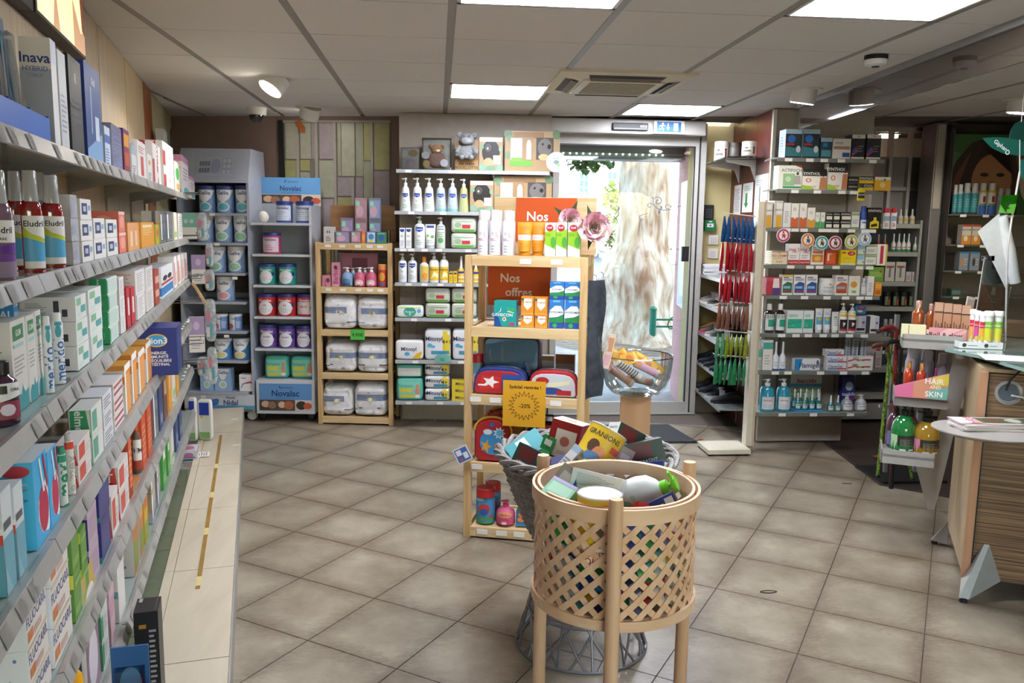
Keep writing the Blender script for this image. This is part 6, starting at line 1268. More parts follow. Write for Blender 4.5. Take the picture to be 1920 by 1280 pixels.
for z in (.008,.15,.165,.39): part('ring',B().tube([(fr(z)*math.cos(a),fr(z)*math.sin(a),z) for a in [2*math.pi*i/36 for i in range(37)]],.006,M_WIRE,6,caps=False),t)
toss('herb',1000,862,2.82,.12,.075,.075,(-24,14,-38),'dark green hair dye box at left front of wicker basket')
toss('tealb',988,840,2.98,.10,.03,.14,(-50,40,-30),'flat teal box behind the left hair dye box, wicker basket')
toss('greenb',1030,838,2.95,.05,.05,.09,(-10,18,-35),'green and white box left of the large red box, wicker basket')
toss('redbx',1064,826,2.95,.115,.105,.15,(-8,10,-28),'large red cosmetic box with ivory lid in the wicker basket')
toss('whiteb',1068,868,2.72,.03,.10,.12,(-30,35,-20),'narrow white box in front of the large red box, wicker basket')
toss('gran',1118,850,2.74,.135,.135,.19,(-22,27,-12),'yellow powder tin leaning in the wicker basket')
toss('herb',1171,822,2.95,.12,.075,.08,(-14,30,22),'dark green hair dye box topmost at the back of wicker basket')
toss('herb',1206,848,2.86,.14,.075,.08,(-12,-14,-6),'dark green hair dye box with bold lettering right of yellow tin, wicker basket')
toss('navyb',1205,883,2.72,.15,.09,.06,(-14,-10,-18),'navy blue box with white lines at right front of wicker basket')
toss('silb',1160,868,2.82,.06,.05,.12,(-10,30,12),'silvery brown box beside the leaning yellow tin, wicker basket')
toss('whiteb',1240,893,2.80,.09,.05,.07,(-30,20,-30),'plain white box at the right rim of wicker basket')
toss('violb',1045,880,2.78,.08,.05,.08,(-30,-20,-30),'grey violet box at the left front of wicker basket')
for i in range(10):
  rr = random.Random(i+90); a = rr.uniform(0,6.28); r = rr.uniform(0,.15); k_ = ['whiteb','redb','dkgreen','tealb','navyb'][i % 5]
  P = WC+V((r*math.cos(a),r*math.sin(a),.5+.016*i)); px,py = pj(P); toss(k_,px,py,P.y,.11,.07,.12,(rr.uniform(-60,60),rr.uniform(-60,60),rr.uniform(0,180)),f'{DS[k_]["desc"]} deep in the wicker basket heap, {ORD[i//5]} from bottom')
# ------------------------------------------------------------------ bowl on a cardboard column
BW = ony(1193,700,5.0); q0 = V((BW.x,BW.y,0)); zt = hat(q0,738); zr = hat(q0,665)
tag(link('cardboard_column',B().box(-.092,-.092,.002,.092,.092,zt-.002,wood('a8805c','b8916c','Z',2,.7,'cardboard',6)).mesh('cardboard_column'),None,q0,R(-12)),'square brown cardboard column carrying the clear bowl','column')
b = B(); b.decal([('p',[(.1,.2),(.9,.4),(.9,.8),(.1,.6)],'3a4a34')],lambda x,y,l: (-.09+.18*x,-.0925-l,.2+.06*y),.18,.06); part('green_mark',B().decal([('p',[(.1,.2),(.9,.4),(.9,.8),(.1,.6)],'3a4a34')],lambda x,y,l: (.0925+l,-.05+.06*x,.25+.05*y),.06,.05),bpy.data.objects['cardboard_column'])
rim = .222
tb = empty('clear_bowl','large clear plastic bowl of sachets and tubes on a cardboard column','bowl',(q0.x,q0.y,zt))
hh = zr-zt+.0
pr = [(.10,.003),(.15,.012),(.185,.05),(.208,.11),(.219,.18),(rim,hh)]
b = B(); b.lathe(pr,glass('eef3f3',.8,'bowl_plastic',.02),40,closed=False); b.lathe([(.10,0),(.10,.003)],glass('eef3f3',.8,'bowl_plastic',.02),40); part('shell',b,tb)
part('rim',B().tube([(rim*math.cos(a),rim*math.sin(a),hh) for a in [2*math.pi*i/48 for i in range(49)]],.0035,glass('cfd8da',1.6,'bowl_plastic',.25),8,caps=False),tb)
D('roll','stick','peach wrapped tube','c8988a',[('l',.1,.9,.15,.8,7,'d8b4a4')],cap='cfc4bc',n='cream_roll')
D('zebra','stick','zebra striped tube','d8d2cc',[('p',[(0,.1+.1*i),(1,.04+.1*i),(1,.08+.1*i),(0,.15+.1*i)],'5a5550') for i in range(8)],cap='d4ccc4',n='cream_roll')
D('lilr','stick','lilac and peach tube','c49ab4',[('r',0,0,1,.3,'d89a7c')],cap='cfc4bc',n='cream_roll')
D('sach','box','yellow sachet','d8a83a',[('e',.5,.5,.3,.2,'c8783a'),('r',.1,.8,.9,.92,'e4cc7a')],d=.006,n='sachet',cat='sachet')
def tb_(key,px,py,dp,w,d,h,rot,lab): toss(key,px,py,dp,w,d,h,rot,lab)
dB = BW.y
tb_('roll',1165,706,dB-.06,.045,.045,.17,(-5,125,0),'peach wrapped tube lowest at the left in the clear bowl')
tb_('roll',1150,692,dB,.045,.045,.16,(-5,130,10),'peach wrapped tube against the left side of the clear bowl')
tb_('zebra',1182,696,dB-.03,.05,.05,.20,(-5,122,0),'zebra striped tube in the middle of the clear bowl')
tb_('lilr',1213,692,dB-.01,.05,.05,.17,(-5,115,-8),'lilac and peach tube at right in the clear bowl')
tb_('roll',1200,712,dB+.05,.05,.05,.18,(0,105,20),'peach wrapped tube under the lilac tube in the clear bowl')
for i,(px,py,rx,ry,rz) in enumerate(((1142,665,-20,30,-10),(1165,668,-30,60,10),(1180,672,-35,70,-5),(1198,675,-40,40,12),(1215,685,-30,-50,0),(1228,690,-25,-40,10))):
  tb_('sach',px,py,dB+.03*(i % 2),.08,.006,.11,(rx,ry,rz),f'{ORD[i]} yellow sachet from left in the clear bowl')
# ------------------------------------------------------------------ glass door and its frame
def dp_(px,py,Y): return ony(px,py,Y)
M_FR = mat('aeaba5',.4,.1,var=.02,name='door_aluminium'); YD = 6.80
xl0,xl1 = dp_(1034,420,YD).x,dp_(1046,420,YD).x; xg1,xs1 = dp_(1296.5,420,YD).x,dp_(1304,420,YD).x; xf0,xf1 = dp_(1307,420,YD).x,dp_(1316.5,420,YD).x
zt0,zt1 = dp_(1200,273,YD).z,dp_(1200,251,YD).z; zb0,zb1 = dp_(1200,776,YD).z,dp_(1200,752,YD).z
dr = struct('door_1',B())
def dpart(name,x0,y0,z0,x1,y1,z1,m,bev=.002): return part(name,B().box(x0,y0,z0,x1,y1,z1,m),dr,bev=bev)
dpart('top_rail',xl0,YD-.02,zt0,xs1,YD+.02,zt1,M_FR); dpart('bottom_rail',xl0,YD-.02,max(.005,zb0),xs1,YD+.02,zb1,M_FR); dpart('right_stile',xg1,YD-.022,.005,xs1,YD+.022,zt1,M_FR); dpart('left_stile',xl0,YD-.022,.005,xl1,YD+.022,zt1,M_FR)
dpart('gasket',xg1-.008,YD-.023,zb1,xg1+.002,YD-.0,zt0,M_BLACK,0); dpart('gasket',xl1,YD-.023,zt0-.006,xg1,YD,zt0+.002,M_BLACK,0)
dpart('pane',xl1,YD+.002,zb1,xg1,YD+.008,zt0,M_GLASS,0)
dpart('lock_box',dp_(1278,476,YD-.04).x,YD-.05,dp_(1283,490,YD-.04).z,dp_(1291,476,YD-.04).x,YD-.02,dp_(1283,462,YD-.04).z,M_BLACK)
dpart('threshold',xl0,YD-.05,.001,xf1,YD+.06,.012,M_ALU)
def scroll(pts,r,name='scroll_print'):
  b = B(); q = [dp_(x,y,YD) for x,y in pts]; b.tube([(p.x,YD-.001,p.z) for p in q],r,mat('54606c',.6),5); return part(name,b,dr)
def spiral(cx,cy,r0,turns,a0,sg=1,n=22): return [(cx+r0*(1-.85*i/n)*math.cos(a0+sg*6.283*turns*i/n),cy+r0*(1-.85*i/n)*math.sin(a0+sg*6.283*turns*i/n)) for i in range(n+1)]
scroll([(1277,386),(1266,388),(1256,393),(1244,394),(1233,391),(1226,385)]+spiral(1234,377,10,1.35,2.5),.003)
scroll([(1226,385),(1220,381)]+spiral(1219,386,6,.8,-1.2,-1),.0025); scroll([(1256,393)]+spiral(1252,386,6,.8,1.2,1),.0025); scroll([(1266,388)]+spiral(1263,382,5,.7,1.2),.002); scroll([(1262,391)]+spiral(1262,397,5,.7,-1.5,-1),.002)
scroll([(1136,415),(1146,413),(1154,409),(1160,403),(1159,393)],.003); scroll([(1146,413)]+spiral(1138,407,7,1.,1),.0025); scroll([(1154,409)]+spiral(1153,416,6,.8,-1.4),.0025); scroll([(1215,400),(1207,402)]+spiral(1204,409,7,1,-1.2,-1),.002)
for x,y,r in ((1240,389,.010),(1236,397,.012),(1258,387,.008),(1160,391,.010),(1224,371,.007)):
  p = dp_(x,y,YD); part('leaf_print',B().decal([('e',.5,.5,.5,.5,mat('54606c',.6))],lambda u,v,l: (p.x+(u-.5)*r*1.4,YD-.001-l,p.z+(v-.5)*r*3),r,r),dr)
for y,tx,hh in ((467,'BIL I IEM',.075),(478,'Domicile',.03),(496,'SCAPULA',.06),(505,'Location',.03)):
  p = dp_(1265,y,YD); part('mirrored_lettering',B().decal([('t',.5,.5,1,tx,mat('6f7c86',.6),'m')],lambda u,v,l: (p.x+(u-.5)*.55,YD-.001-l,p.z+(v-.5)*hh),.55,hh),dr)
fr_ = struct('trim_1',B().box(xf0,YD-.03,.001,xf1,YD+.05,ZC-.005,M_FR)); fr_['kind'] = 'structure'
struct('trim_2',B().box(xs1+.001,YD-.012,.012,xf0-.001,YD+.02,ZC-.02,M_BLACK))
xo0,xo1 = dp_(1030,235,6.63).x,dp_(1325,240,6.63).x; zo0,zo1 = dp_(1180,251,6.63).z,dp_(1180,220,6.63).z
tag(link('door_operator',B().box(xo0,6.63,zo0,xo1,YD-.024,min(zo1,ZC-.003),M_FR).mesh('door_operator'),bev=.01),'long pale box of the automatic door drive above the glass door','door drive')
struct('wall_door_left',B().box(.86,6.84,-.1,xl0+.02,6.94,ZC+.1,M_WALL)); struct('wall_door_right',B().box(xf1-.02,6.85,-.1,2.14,7.0,ZC+.1,M_WALL)); struct('wall_door_head',B().box(.86,6.80,zt1,2.14,6.95,ZC+.1,M_WALL))
t = empty('motion_sensor','black motion sensor bar on the automatic door drive','sensor',(0,0,0)); x0,x1 = dp_(1149,237,6.60).x,dp_(1216,237,6.60).x; za,zb = dp_(1180,244,6.60).z,dp_(1180,230,6.60).z
t.location = ((x0+x1)/2,6.60,za); w = x1-x0
part('housing',B().box(-w/2,-.0,0,w/2,.03,zb-za,M_BLACK),t,bev=.005); part('lens_strip',B().box(-w/2+.01,-.003,.004,w/2-.01,.001,.016,mat('0c0c0e',.1)),t)
part('lettering',B().decal([('t',.86,.55,.3,'GEZE','c9c9c9')],lambda u,v,l: (-w/2+w*u,-.004-l,(zb-za)*v),w,zb-za),t); part('indicator',B().box(-w*.32,-.004,.006,-w*.31,-.002,.012,mat('7fffa0',.5,emit=2)),t)
t = empty('exit_sign','blue emergency exit sign with running figure above the door','sign'); x0,x1 = dp_(1226,239,6.6).x,dp_(1284,239,6.6).x; za,zb = dp_(1255,251,6.6).z,dp_(1255,226,6.6).z; w,h = x1-x0,zb-za; t.location = ((x0+x1)/2,6.60,za)
b = B(); b.prism([(-w*.46,.03),(-w/2,0),(w/2,0),(w*.46,.03)],0,h,M_WHITE); part('housing',b,t,bev=.004)
ic = 'e6eef4'; b = B(); b.decal([('r',.1,.14,.88,.9,'1a62aa'),('r',.64,.22,.78,.82,ic),('r',.44,.46,.475,.8,ic),('p',[(.405,.48),(.51,.48),(.4575,.26)],ic),('e',.29,.76,.035,.08,ic),('p',[(.24,.66),(.30,.68),(.28,.46),(.24,.48)],ic),('p',[(.28,.48),(.33,.42),(.31,.22),(.29,.22),(.3,.38),(.26,.44)],ic),('p',[(.25,.48),(.22,.38),(.14,.36),(.14,.30),(.235,.32),(.28,.46)],ic),('p',[(.29,.67),(.35,.6),(.38,.66),(.36,.54),(.29,.62)],ic),('p',[(.25,.66),(.19,.62),(.17,.5),(.19,.5),(.21,.58),(.26,.62)],ic)],lambda u,v,l: (-w/2+w*u,-.001-l,h*v),w,h); part('pictogram',b,t)
# ---- things on the yellow wall
YA = 6.928
def wallbox(name,px0,px1,y0,y1,th,m,label,cat,deco=(),Y=YA,bev=.002):
  a,c = ony(px0,(y0+y1)/2,Y),ony(px1,(y0+y1)/2,Y); z0,z1 = ony(px0,y1,Y).z,ony(px0,y0,Y).z; w,h = c.x-a.x,z1-z0
  o = tag(link(name,B().box(-w/2,-th,0,w/2,0,h,m).mesh(name),None,((a.x+c.x)/2,Y,z0),bev=bev),label,cat)
  if deco: part('printed_face',B().decal(deco,lambda u,v,l: (-w/2+w*u,-th-.0008-l,h*v),w,h),o)
  return o,w,h
o,w,h = wallbox('keypad',1319,1336,384,411,.03,M_BLACK,'black door keypad on the yellow wall','keypad')
for i in range(3):
  for j in range(4): part('key',B().box(-w*.34+i*w*.25,-.034,h*(.1+.17*j),-w*.34+i*w*.25+w*.17,-.029,h*(.1+.17*j)+h*.11,mat('4a4a50',.5)),o)
wallbox('call_point',1319,1339,412,433,.04,mat('1f7a4a',.4),'green emergency call point under the black keypad','call point',[('r',.2,.35,.8,.68,'e4e6e4'),('r',.4,.45,.6,.55,'2a3a34'),('r',.35,.8,.65,.9,'cfe4d8')])
o,w,h = wallbox('light_switch',1328,1346,440,458,.012,M_WHITE,'upper white light switch on the yellow wall','switch'); part('rocker',B().box(-w*.3,-.018,h*.2,w*.3,-.011,h*.8,mat('cfcbc2',.4)),o,bev=.002)
o,w,h = wallbox('light_switch',1327,1345,466,484,.012,M_WHITE,'lower white double light switch on the yellow wall','switch')
for s_ in (-1,1): part('rocker',B().box(w*(.02 if s_ > 0 else -.3),-.018,h*.2,w*(.3 if s_ > 0 else -.02),-.011,h*.8,mat('cfcbc2',.4)),o,bev=.002)
# ---- papers on the red wall
def redpaper(px0,px1,y0,y1,label,deco):
  a,c = onpl(px0,(y0+y1)/2,RF.p,RF.n),onpl(px1,(y0+y1)/2,RF.p,RF.n); s0,s1 = (a-RF.p).dot(RF.u),(c-RF.p).dot(RF.u); m_ = RF.pt((s0+s1)/2,0); z0,z1 = hat(m_,y1),hat(m_,y0); w,h = s1-s0,z1-z0; q = RF.pt((s0+s1)/2,z0,-.012)
  tag(link('paper_notice',B().box(-w/2,0,0,w/2,.001,h,'d6d6d2').decal(deco,lambda u,v,l: (-w/2+w*u,-.0002-l,h*v),w,h).mesh('paper_notice'),None,q,RF.rz),label,'notice')
redpaper(1379,1392,347,402,'narrow white notice at the far end of the red wall',[('l',.1,.9,.1,.9,14,'8a8e94')])
redpaper(1395,1414,343,398,'white notice with a green down arrow on the red wall',[('r',.3,.3,.48,.66,'2f8a4a'),('p',[(.18,.32),(.6,.32),(.39,.14)],'2f8a4a'),('l',.15,.85,.74,.92,4,'5a9a70')])
redpaper(1418,1442,327,402,'large white printed notice at the near end of red wall',[('l',.1,.9,.12,.4,5,'9a9ea6'),('l',.1,.9,.5,.9,8,'9a9ea6')])
# ---- glass shelf with pots
t = empty('pot_shelf','glass shelf with white brackets high on the red wall','shelf',RF.pt(.45,1.0)); zs = 2.045
q = RF.pt(.45,0,0); zs = hat(RF.pt(.55,0,-.02),300); t.location = RF.pt(.45,zs,0); t.rotation_euler.z = RF.rz
part('glass_board',B().box(-.34,-.27,-.01,.42,-.01,0,glass('a9c4ba',1.2,'shelf_edge_glass',.12,.05)),t)
for x in (-.2,.25): part('bracket',B().add([(x-.008,-.01,-.012),(x-.008,-.24,-.012),(x-.008,-.23,-.03),(x-.008,-.05,-.06),(x-.008,-.01,-.16),(x+.008,-.01,-.012),(x+.008,-.24,-.012),(x+.008,-.23,-.03),(x+.008,-.05,-.06),(x+.008,-.01,-.16)],[(0,4,3,2,1),(5,6,7,8,9),(0,1,6,5),(1,2,7,6),(2,3,8,7),(3,4,9,8),(4,0,5,9)],M_WHITE),t)
D('pot','jar','white pharmacy pot with dark emblem',mat('d4cfc6',.25,coat=.6,var=.04),[('r',.05,.35,.5,.5,'6a6460'),('r',.62,.15,.72,.7,'7a2a24'),('e',.67,.75,.08,.06,'3a3634'),('e',.25,.7,.12,.06,'4a4644')],cap='cfcac0',cat='pot',n='apothecary_pot')
def pot(px,w,y0,back,dz,lab,key='pot'):
  s = [s_ for s_ in [k*.01 for k in range(0,105)]]; best = min(s,key=lambda s_: abs(pj(RF.pt(s_,zs,-back))[0]-px)); q = RF.pt(best,zs+.002,-back); ww = w/FPX*dep(q); spawn(key,q,R(-8),ww,ww,hat(q,y0)-zs,label=lab)
pot(1352,27,266,.20,0,'white lidded apothecary pot at far end of the glass shelf'); pot(1404,28,266,.12,0,'white apothecary pot nearest on the glass shelf')
D('dkpot','jar','dark grey pot','57524c',[],cap='4a4540',cat='pot',n='apothecary_pot'); pot(1377,22,268,.10,0,'dark grey pot between the two white apothecary pots','dkpot')
# ---- shoe shelves under the notices
SHZ = [1.19,.955,.71,.46,.225]
t = empty('shoe_shelves','five glass shoe shelves along the red wall beside the door','shelving',RF.pt(.5,0)); t.rotation_euler.z = RF.rz
for z in SHZ:
  sh = part('shelf',B().box(-.46,-.27,z-.01,.50,-.012,z,mat('8f9792',.15,coat=.5,var=.04)),t)
  part('shelf_lip',B().box(-.46,-.274,z-.022,.50,-.268,z+.006,mat('8a8a88',.3,.5)),sh)
for x in (-.44,.02,.48): part('upright',B().box(x-.01,-.012,.02,x+.01,-.002,1.3,M_GREY),t)
def shoe_mesh(c,c2,strap):
  b = B(); L = .26; secs = []; n = 12
  prof = [(0,.034,.055,.0),(.04,.038,.075,0),(.09,.036,.085,0),(.13,.037,.075,0),(.17,.042,.055,0),(.21,.043,.042,0),(.245,.032,.034,0),(.26,.012,.022,0)]
  v = []; f = []
  for x,w,h,_ in prof:
    for i in range(n): a = math.pi*2*i/n; v.append((x-L/2,w*sgn(math.cos(a),.7),.014+(h-.014)*(.5+.5*sgn(math.sin(a),.8))))
  for j in range(len(prof)-1):
    for i in range(n): f.append((j*n+i,(j+1)*n+i,(j+1)*n+(i+1) % n,j*n+(i+1) % n))
  f += [tuple(range(n)),tuple(range(len(prof)*n-1,(len(prof)-1)*n-1,-1))]
  b.add(v,f,c,True); body = b.mesh('upper')
  s = B(); out = [(x-L/2,w*1.06) for x,w,_,_ in prof]; pts = [(x,-w) for x,w in out]+[(x,w) for x,w in reversed(out)]; s.prism(pts,0,.02,c2)
  st = None
  if strap:
    q = B(); q.ribbon([(.0,-.042,.02),(.0,-.035,.062),(.0,0,.083),(.0,.035,.062),(.0,.042,.02)],[(0,-1,.2),(0,-.8,.6),(0,0,1),(0,.8,.6),(0,1,.2)],.045,.003,strap); st = q.mesh('strap')
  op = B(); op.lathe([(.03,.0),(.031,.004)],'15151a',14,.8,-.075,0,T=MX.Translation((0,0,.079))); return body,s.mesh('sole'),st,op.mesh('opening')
SHD = {'black': (mat('17171b',.7,var=.2),mat('0f0f12',.6),None),'navy': (mat('1b1d2b',.75,var=.2),'0f0f12',mat('2a2c3c',.6)),'grey': (mat('7a746c',.7,var=.2),'c9c4bc',mat('b4b0aa',.5)),'tan': (mat('a8743a',.6,var=.15),'b8844a',None),'pink': (mat('4a4446',.7),'b83a5c',mat('8a8484',.5)),'shiny': (mat('1c1c20',.25,coat=.6),'b4b4b0',mat('a4a4a8',.4))}
for k_ in SHD: SHD[k_] = shoe_mesh(*SHD[k_])
def shoe(kind,z,s,rot,label):
  q = RF.pt(s,z+.001,-.15); me = SHD[kind]; o = tag(link('shoe',me[0],None,q,RF.rz-R(90)+R(rot)),label,'shoe','shoes on the glass shelves'); link('sole',me[1],o); link('opening',me[3],o)
  if me[2]: link('strap',me[2],o)
RW = ['top','second','third','fourth','lowest']
for k,lst in ((1,(('grey',.12,'grey strapped shoe at far end'),('grey',.3,'second grey strapped shoe'),('shiny',.5,'shiny dark strapped shoe'),('grey',.68,'grey strapped shoe at near end'))),(2,(('tan',.1,'tan slip-on clog at far end'),('pink',.28,'dark shoe with pink sole'),('grey',.46,'grey strapped shoe'),('shiny',.64,'shiny dark shoe at near end'))),
        (3,(('black',.1,'black felt slipper at far end'),('navy',.28,'navy strapped slipper'),('black',.47,'black felt slipper in the middle'),('navy',.66,'navy strapped slipper at near end'))),(4,(('black',.14,'black slipper at far end'),('navy',.34,'navy strapped shoe'),('shiny',.56,'shiny black shoe with pale strap'),('black',.76,'black slipper at near end')))):
  for kd,s,lb in lst: shoe(kd,SHZ[k],s,random.uniform(-14,14),f'{lb} on {RW[k]} shoe shelf')
for i in range(7):
  q = RF.pt(.12+.001*i,SHZ[0]+.001+.012*i,-.15); o = tag(link('magazine',B().box(-.07,-.1,0,.07,.1,.011,['d6d4d0','b9bcc4','cfd0d4'][i % 3]).mesh('magazine'),None,q,RF.rz+R(random.uniform(-5,5))),f'{ORD[i]} white leaflet bundle from bottom on the top shoe shelf','leaflets','leaflet bundles on the top shoe shelf')
# ------------------------------------------------------------------ outside
M_PAVE = mat('a9a39a',.85,var=.12,scale=3.5,bump=.1); gd = struct('ground',B().prism([(-30,6.86),(60,6.86),(60,12.6),(-30,12.6)],-.16,-.03,M_PAVE))
M_ASP = mat('8f8f92',.9,var=.08,scale=8); part('road',B().prism([(-40,12.62),(90,12.62),(90,70),(-40,70)],-.2,-.1,M_ASP),gd); part('kerb',B().prism([(-30,12.45),(60,12.45),(60,12.62),(-30,12.62)],-.16,-.02,mat('c4c0b8',.8)),gd)
part('soil',B().lathe([(1.5,-.031),(1.35,-.02),(.2,0)],mat('8a7a66',.95,var=.3,scale=12,bump=.6),28,1,2.95,11.5),gd)
# plane tree
M_BARK = bpy.data.materials.new('plane_bark'); M_BARK.use_nodes = True; n = M_BARK.node_tree.nodes; l = M_BARK.node_tree.links; b_ = n['Principled BSDF']; b_.inputs['Roughness'].default_value = .85
tc = n.new('ShaderNodeTexCoord'); mp = n.new('ShaderNodeMapping'); mp.inputs['Scale'].default_value = (4,4,1.0); l.new(tc.outputs['Object'],mp.inputs[0])
nz = n.new('ShaderNodeTexNoise'); nz.inputs['Scale'].default_value = 2.6; nz.inputs['Detail'].default_value = 9; nz.inputs['Distortion'].default_value = .35; l.new(mp.outputs[0],nz.inputs[0])
rp = n.new('ShaderNodeValToRGB'); e = rp.color_ramp.elements; e[0].position = .34; e[0].color = lin('9c8468'); e[1].position = .62; e[1].color = lin('ded6c6'); e2 = e.new(.46); e2.color = lin('bcae98'); e3 = e.new(.54); e3.color = lin('c4c2ac'); l.new(nz.outputs['Fac'],rp.inputs[0]); l.new(rp.outputs[0],b_.inputs['Base Color'])
bp = n.new('ShaderNodeBump'); bp.inputs['Strength'].default_value = .7; bp.inputs['Distance'].default_value = .05; l.new(nz.outputs['Fac'],bp.inputs['Height']); l.new(bp.outputs[0],b_.inputs['Normal'])
tr = empty('plane_tree','thick old plane tree with flaking bark outside the door','tree',(0,0,0))
tcx,tcy = ony(1205,500,11.4).x,11.5; tr.location = (tcx,tcy,-.03)
v = []; f = []; n_ = 40; lv = [(-.03,.74),(.15,.62),(.35,.52),(.6,.5),(.85,.53),(1.1,.48),(1.4,.38),(1.8,.355),(2.3,.34),(3.0,.335),(4.2,.33),(5.5,.32),(7,.3)]
rr = random.Random(4)
for j,(z,r) in enumerate(lv):
  for i in range(n_):
    a = 2*math.pi*i/n_; q = 1+.07*math.sin(3*a+z*1.3)+.05*math.sin(5*a-z)+(.10*math.sin(4*a+1)+.07*math.sin(7*a) if z < 1.3 else 0)*(1.4-max(0,z))+(.22*math.exp(-((a-3.4)**2)/.18-((z-.85)**2)/.05)); lean = -.0*z
    v.append((r*q*math.cos(a)+lean,r*q*math.sin(a),z))
for j in range(len(lv)-1):
  for i in range(n_): f.append((j*n_+i,j*n_+(i+1) % n_,(j+1)*n_+(i+1) % n_,(j+1)*n_+i))
o = part('trunk',B().add(v,f,M_BARK,True),tr)
def leafcloud(name,c,rad,n,m,parent,s0=.05,s1=.1,seed=1,flat=1.):
  rr = random.Random(seed); v = []; f = []
  for i in range(n):
    d = V((rr.gauss(0,1),rr.gauss(0,1),rr.gauss(0,1))); d.normalize(); p = V(c)+V((d.x*rad[0],d.y*rad[1],d.z*rad[2]))*rr.random()**.45
    R_ = MX.Rotation(rr.uniform(0,6.28),3,'Z') @ MX.Rotation(rr.uniform(-1.2,1.2),3,'X'); s = rr.uniform(s0,s1); k = len(v)
    v += [p+R_ @ V(q)*s for q in ((0,-1,0),(.7,-.2,.1),(.45,.5,0),(0,1,-.1),(-.45,.5,0),(-.7,-.2,.1))]; f.append(tuple(range(k,k+6)))
  b = B(); b.add(v,f,m); o = part(name,b,parent); o['kind'] = 'stuff'; return o
def leafmat(c):
  M = mat(c,.6,var=.25,scale=3); M.node_tree.nodes['Principled BSDF'].inputs['Transmission Weight'].default_value = 0; return M
ML = leafmat('4f7a2a'); p = ony(1100,300,10.2)-V(tr.location)
leafcloud('leaves',(p.x,p.y,p.z+.12),(.36,.3,.26),330,ML,tr,.05,.09,2); p2 = ony(1140,298,10.6)-V(tr.location); leafcloud('leaves',(p2.x,p2.y,p2.z+.18),(.16,.3,.3),140,ML,tr,.05,.09,3)
b = B(); b.tube([(0,0,5.2),(p.x*.5,p.y*.5,4.2),(p.x,p.y,p.z+.4)],[.12,.06,.015],M_BARK,8); part('branch',b,tr)
leafcloud('crown',(0,0,8.9),(2.6,2.6,1.9),1100,ML,tr,.12,.22,5)
# far light shrub tree
p = ony(1160,400,38); st = empty('young_tree','pale yellow green young tree before the white building','tree',(p.x,38,-.1)); leafcloud('leaves',(0,0,p.z+.6),(.9,.9,1.1),260,leafmat('a9b56a'),st,.14,.26,8); part('stem',B().tube([(0,0,0),(0,0,p.z+.4)],.08,M_BARK,8),st)
# bike rack with post
MGN = mat('1f7a66',.4,var=.06); p = onz(1202,640,-.03); bk = empty('bike_rack','green cycle rack with a thick post under the plane tree','cycle rack',(p.x,p.y-.6,-.03)); p = V(bk.location); zt = hat(p,574)+.03
part('post',B().lathe([(.045,0),(.045,zt-.05),(.052,zt-.05),(.052,zt-.03),(.035,zt-.01),(.01,zt)],MGN,18),bk); part('footing',B().lathe([(.14,0),(.13,.012)],mat('c9c6c0',.8),20),bk)
za,zb = hat(p,599)+.03,hat(p,612)+.03
for z in (za,zb): part('rail',B().box(.03,-.012,z-.012,1.6,.012,z+.012,MGN),bk)
for x in (.26,.40,.66,.80,1.06,1.2,1.46): part('hoop',B().tube([(x+.05*math.cos(a),-.09*math.sin(a)*.6-.0,(za+zb)/2+.085*math.sin(a)) for a in [2*math.pi*i/20 for i in range(21)]],.009,MGN,6,caps=False),bk)
# white building
M_BLD = mat('e9e6de',.85,var=.03,scale=.6); bd = empty('white_building','sunlit white building across the square','building',(0,50,-.1)); part('wall',B().box(-25,0,0,60,8,11,M_BLD),bd)
part('roof',B().box(-25.4,-.5,11,60.4,8.4,11.3,mat('a9744f',.8,var=.1)),bd)
def bwin(px0,px1,y0,y1):
  a,c = ony(px0,y1,49.98),ony(px1,y0,49.98); x0,x1,z0,z1 = a.x,c.x,a.z+.1,c.z+.1; w = part('window_frame',B().box(x0,-.03,z0,x1,.06,z1,mat('d9dcd8',.6)),bd)
  for i in range(2):
    for j in range(3):
      xx0 = x0+(x1-x0)*(.08+.46*i); xx1 = xx0+(x1-x0)*.38; zz0 = z0+(z1-z0)*(.05+.32*j); part('pane',B().box(xx0,-.05,zz0,xx1,-.028,zz0+(z1-z0)*.27,mat('46585c',.6)),w)
for q in ((1040,1050,322,366),(1085,1105,322,366),(1138,1158,322,366),(1190,1210,322,366),(1240,1260,322,366),(1085,1105,412,436),(1137,1153,414,436),(985,1005,322,366)): bwin(*q)
p = ony(1145,432,45); sh = empty('street_shrub','small dark shrub at the foot of the white building','shrub',(p.x,45,-.1)); leafcloud('leaves',(0,0,.9),(.5,.5,.8),160,leafmat('3f5a34'),sh,.1,.2,11)
# parked car: side view, nose to the right
cY = 20.5; xc1 = ony(1222,520,cY).x; car = empty('car','grey blue car parked beyond the plane tree','car',(xc1-2.1,cY,-.1)); Lc = 2.1
prof = [(-Lc,.32),(-Lc,.78),(-1.75,.92),(-1.25,1.40),(-.3,1.46),(.35,1.38),(1.05,.98),(1.85,.84),(2.08,.62),(2.1,.32)]
M_CAR = mat('8fa0b0',.2,.4,var=.02,coat=1); b = B(); npf = len(prof); v = []
for y,s in ((-.82,1),(-.78,1.0),(.78,1.0),(.82,1)):
  for x,z in prof: v.append((x,y*(1-.18*max(0,(z-.9)/.5)),z))
f = [tuple(range(npf)),tuple(range(4*npf-1,3*npf-1,-1))]
for k in range(3): f += [(k*npf+i,(k+1)*npf+i,(k+1)*npf+(i+1) % npf,k*npf+(i+1) % npf) for i in range(npf)]
b.add(v,f,M_CAR); part('body',b,car,bev=.04)
Mgl = mat('2f3a40',.05,coat=1); S = lambda x,z: (x,-.83*(1-.18*max(0,(z-.9)/.5))-.012,z)
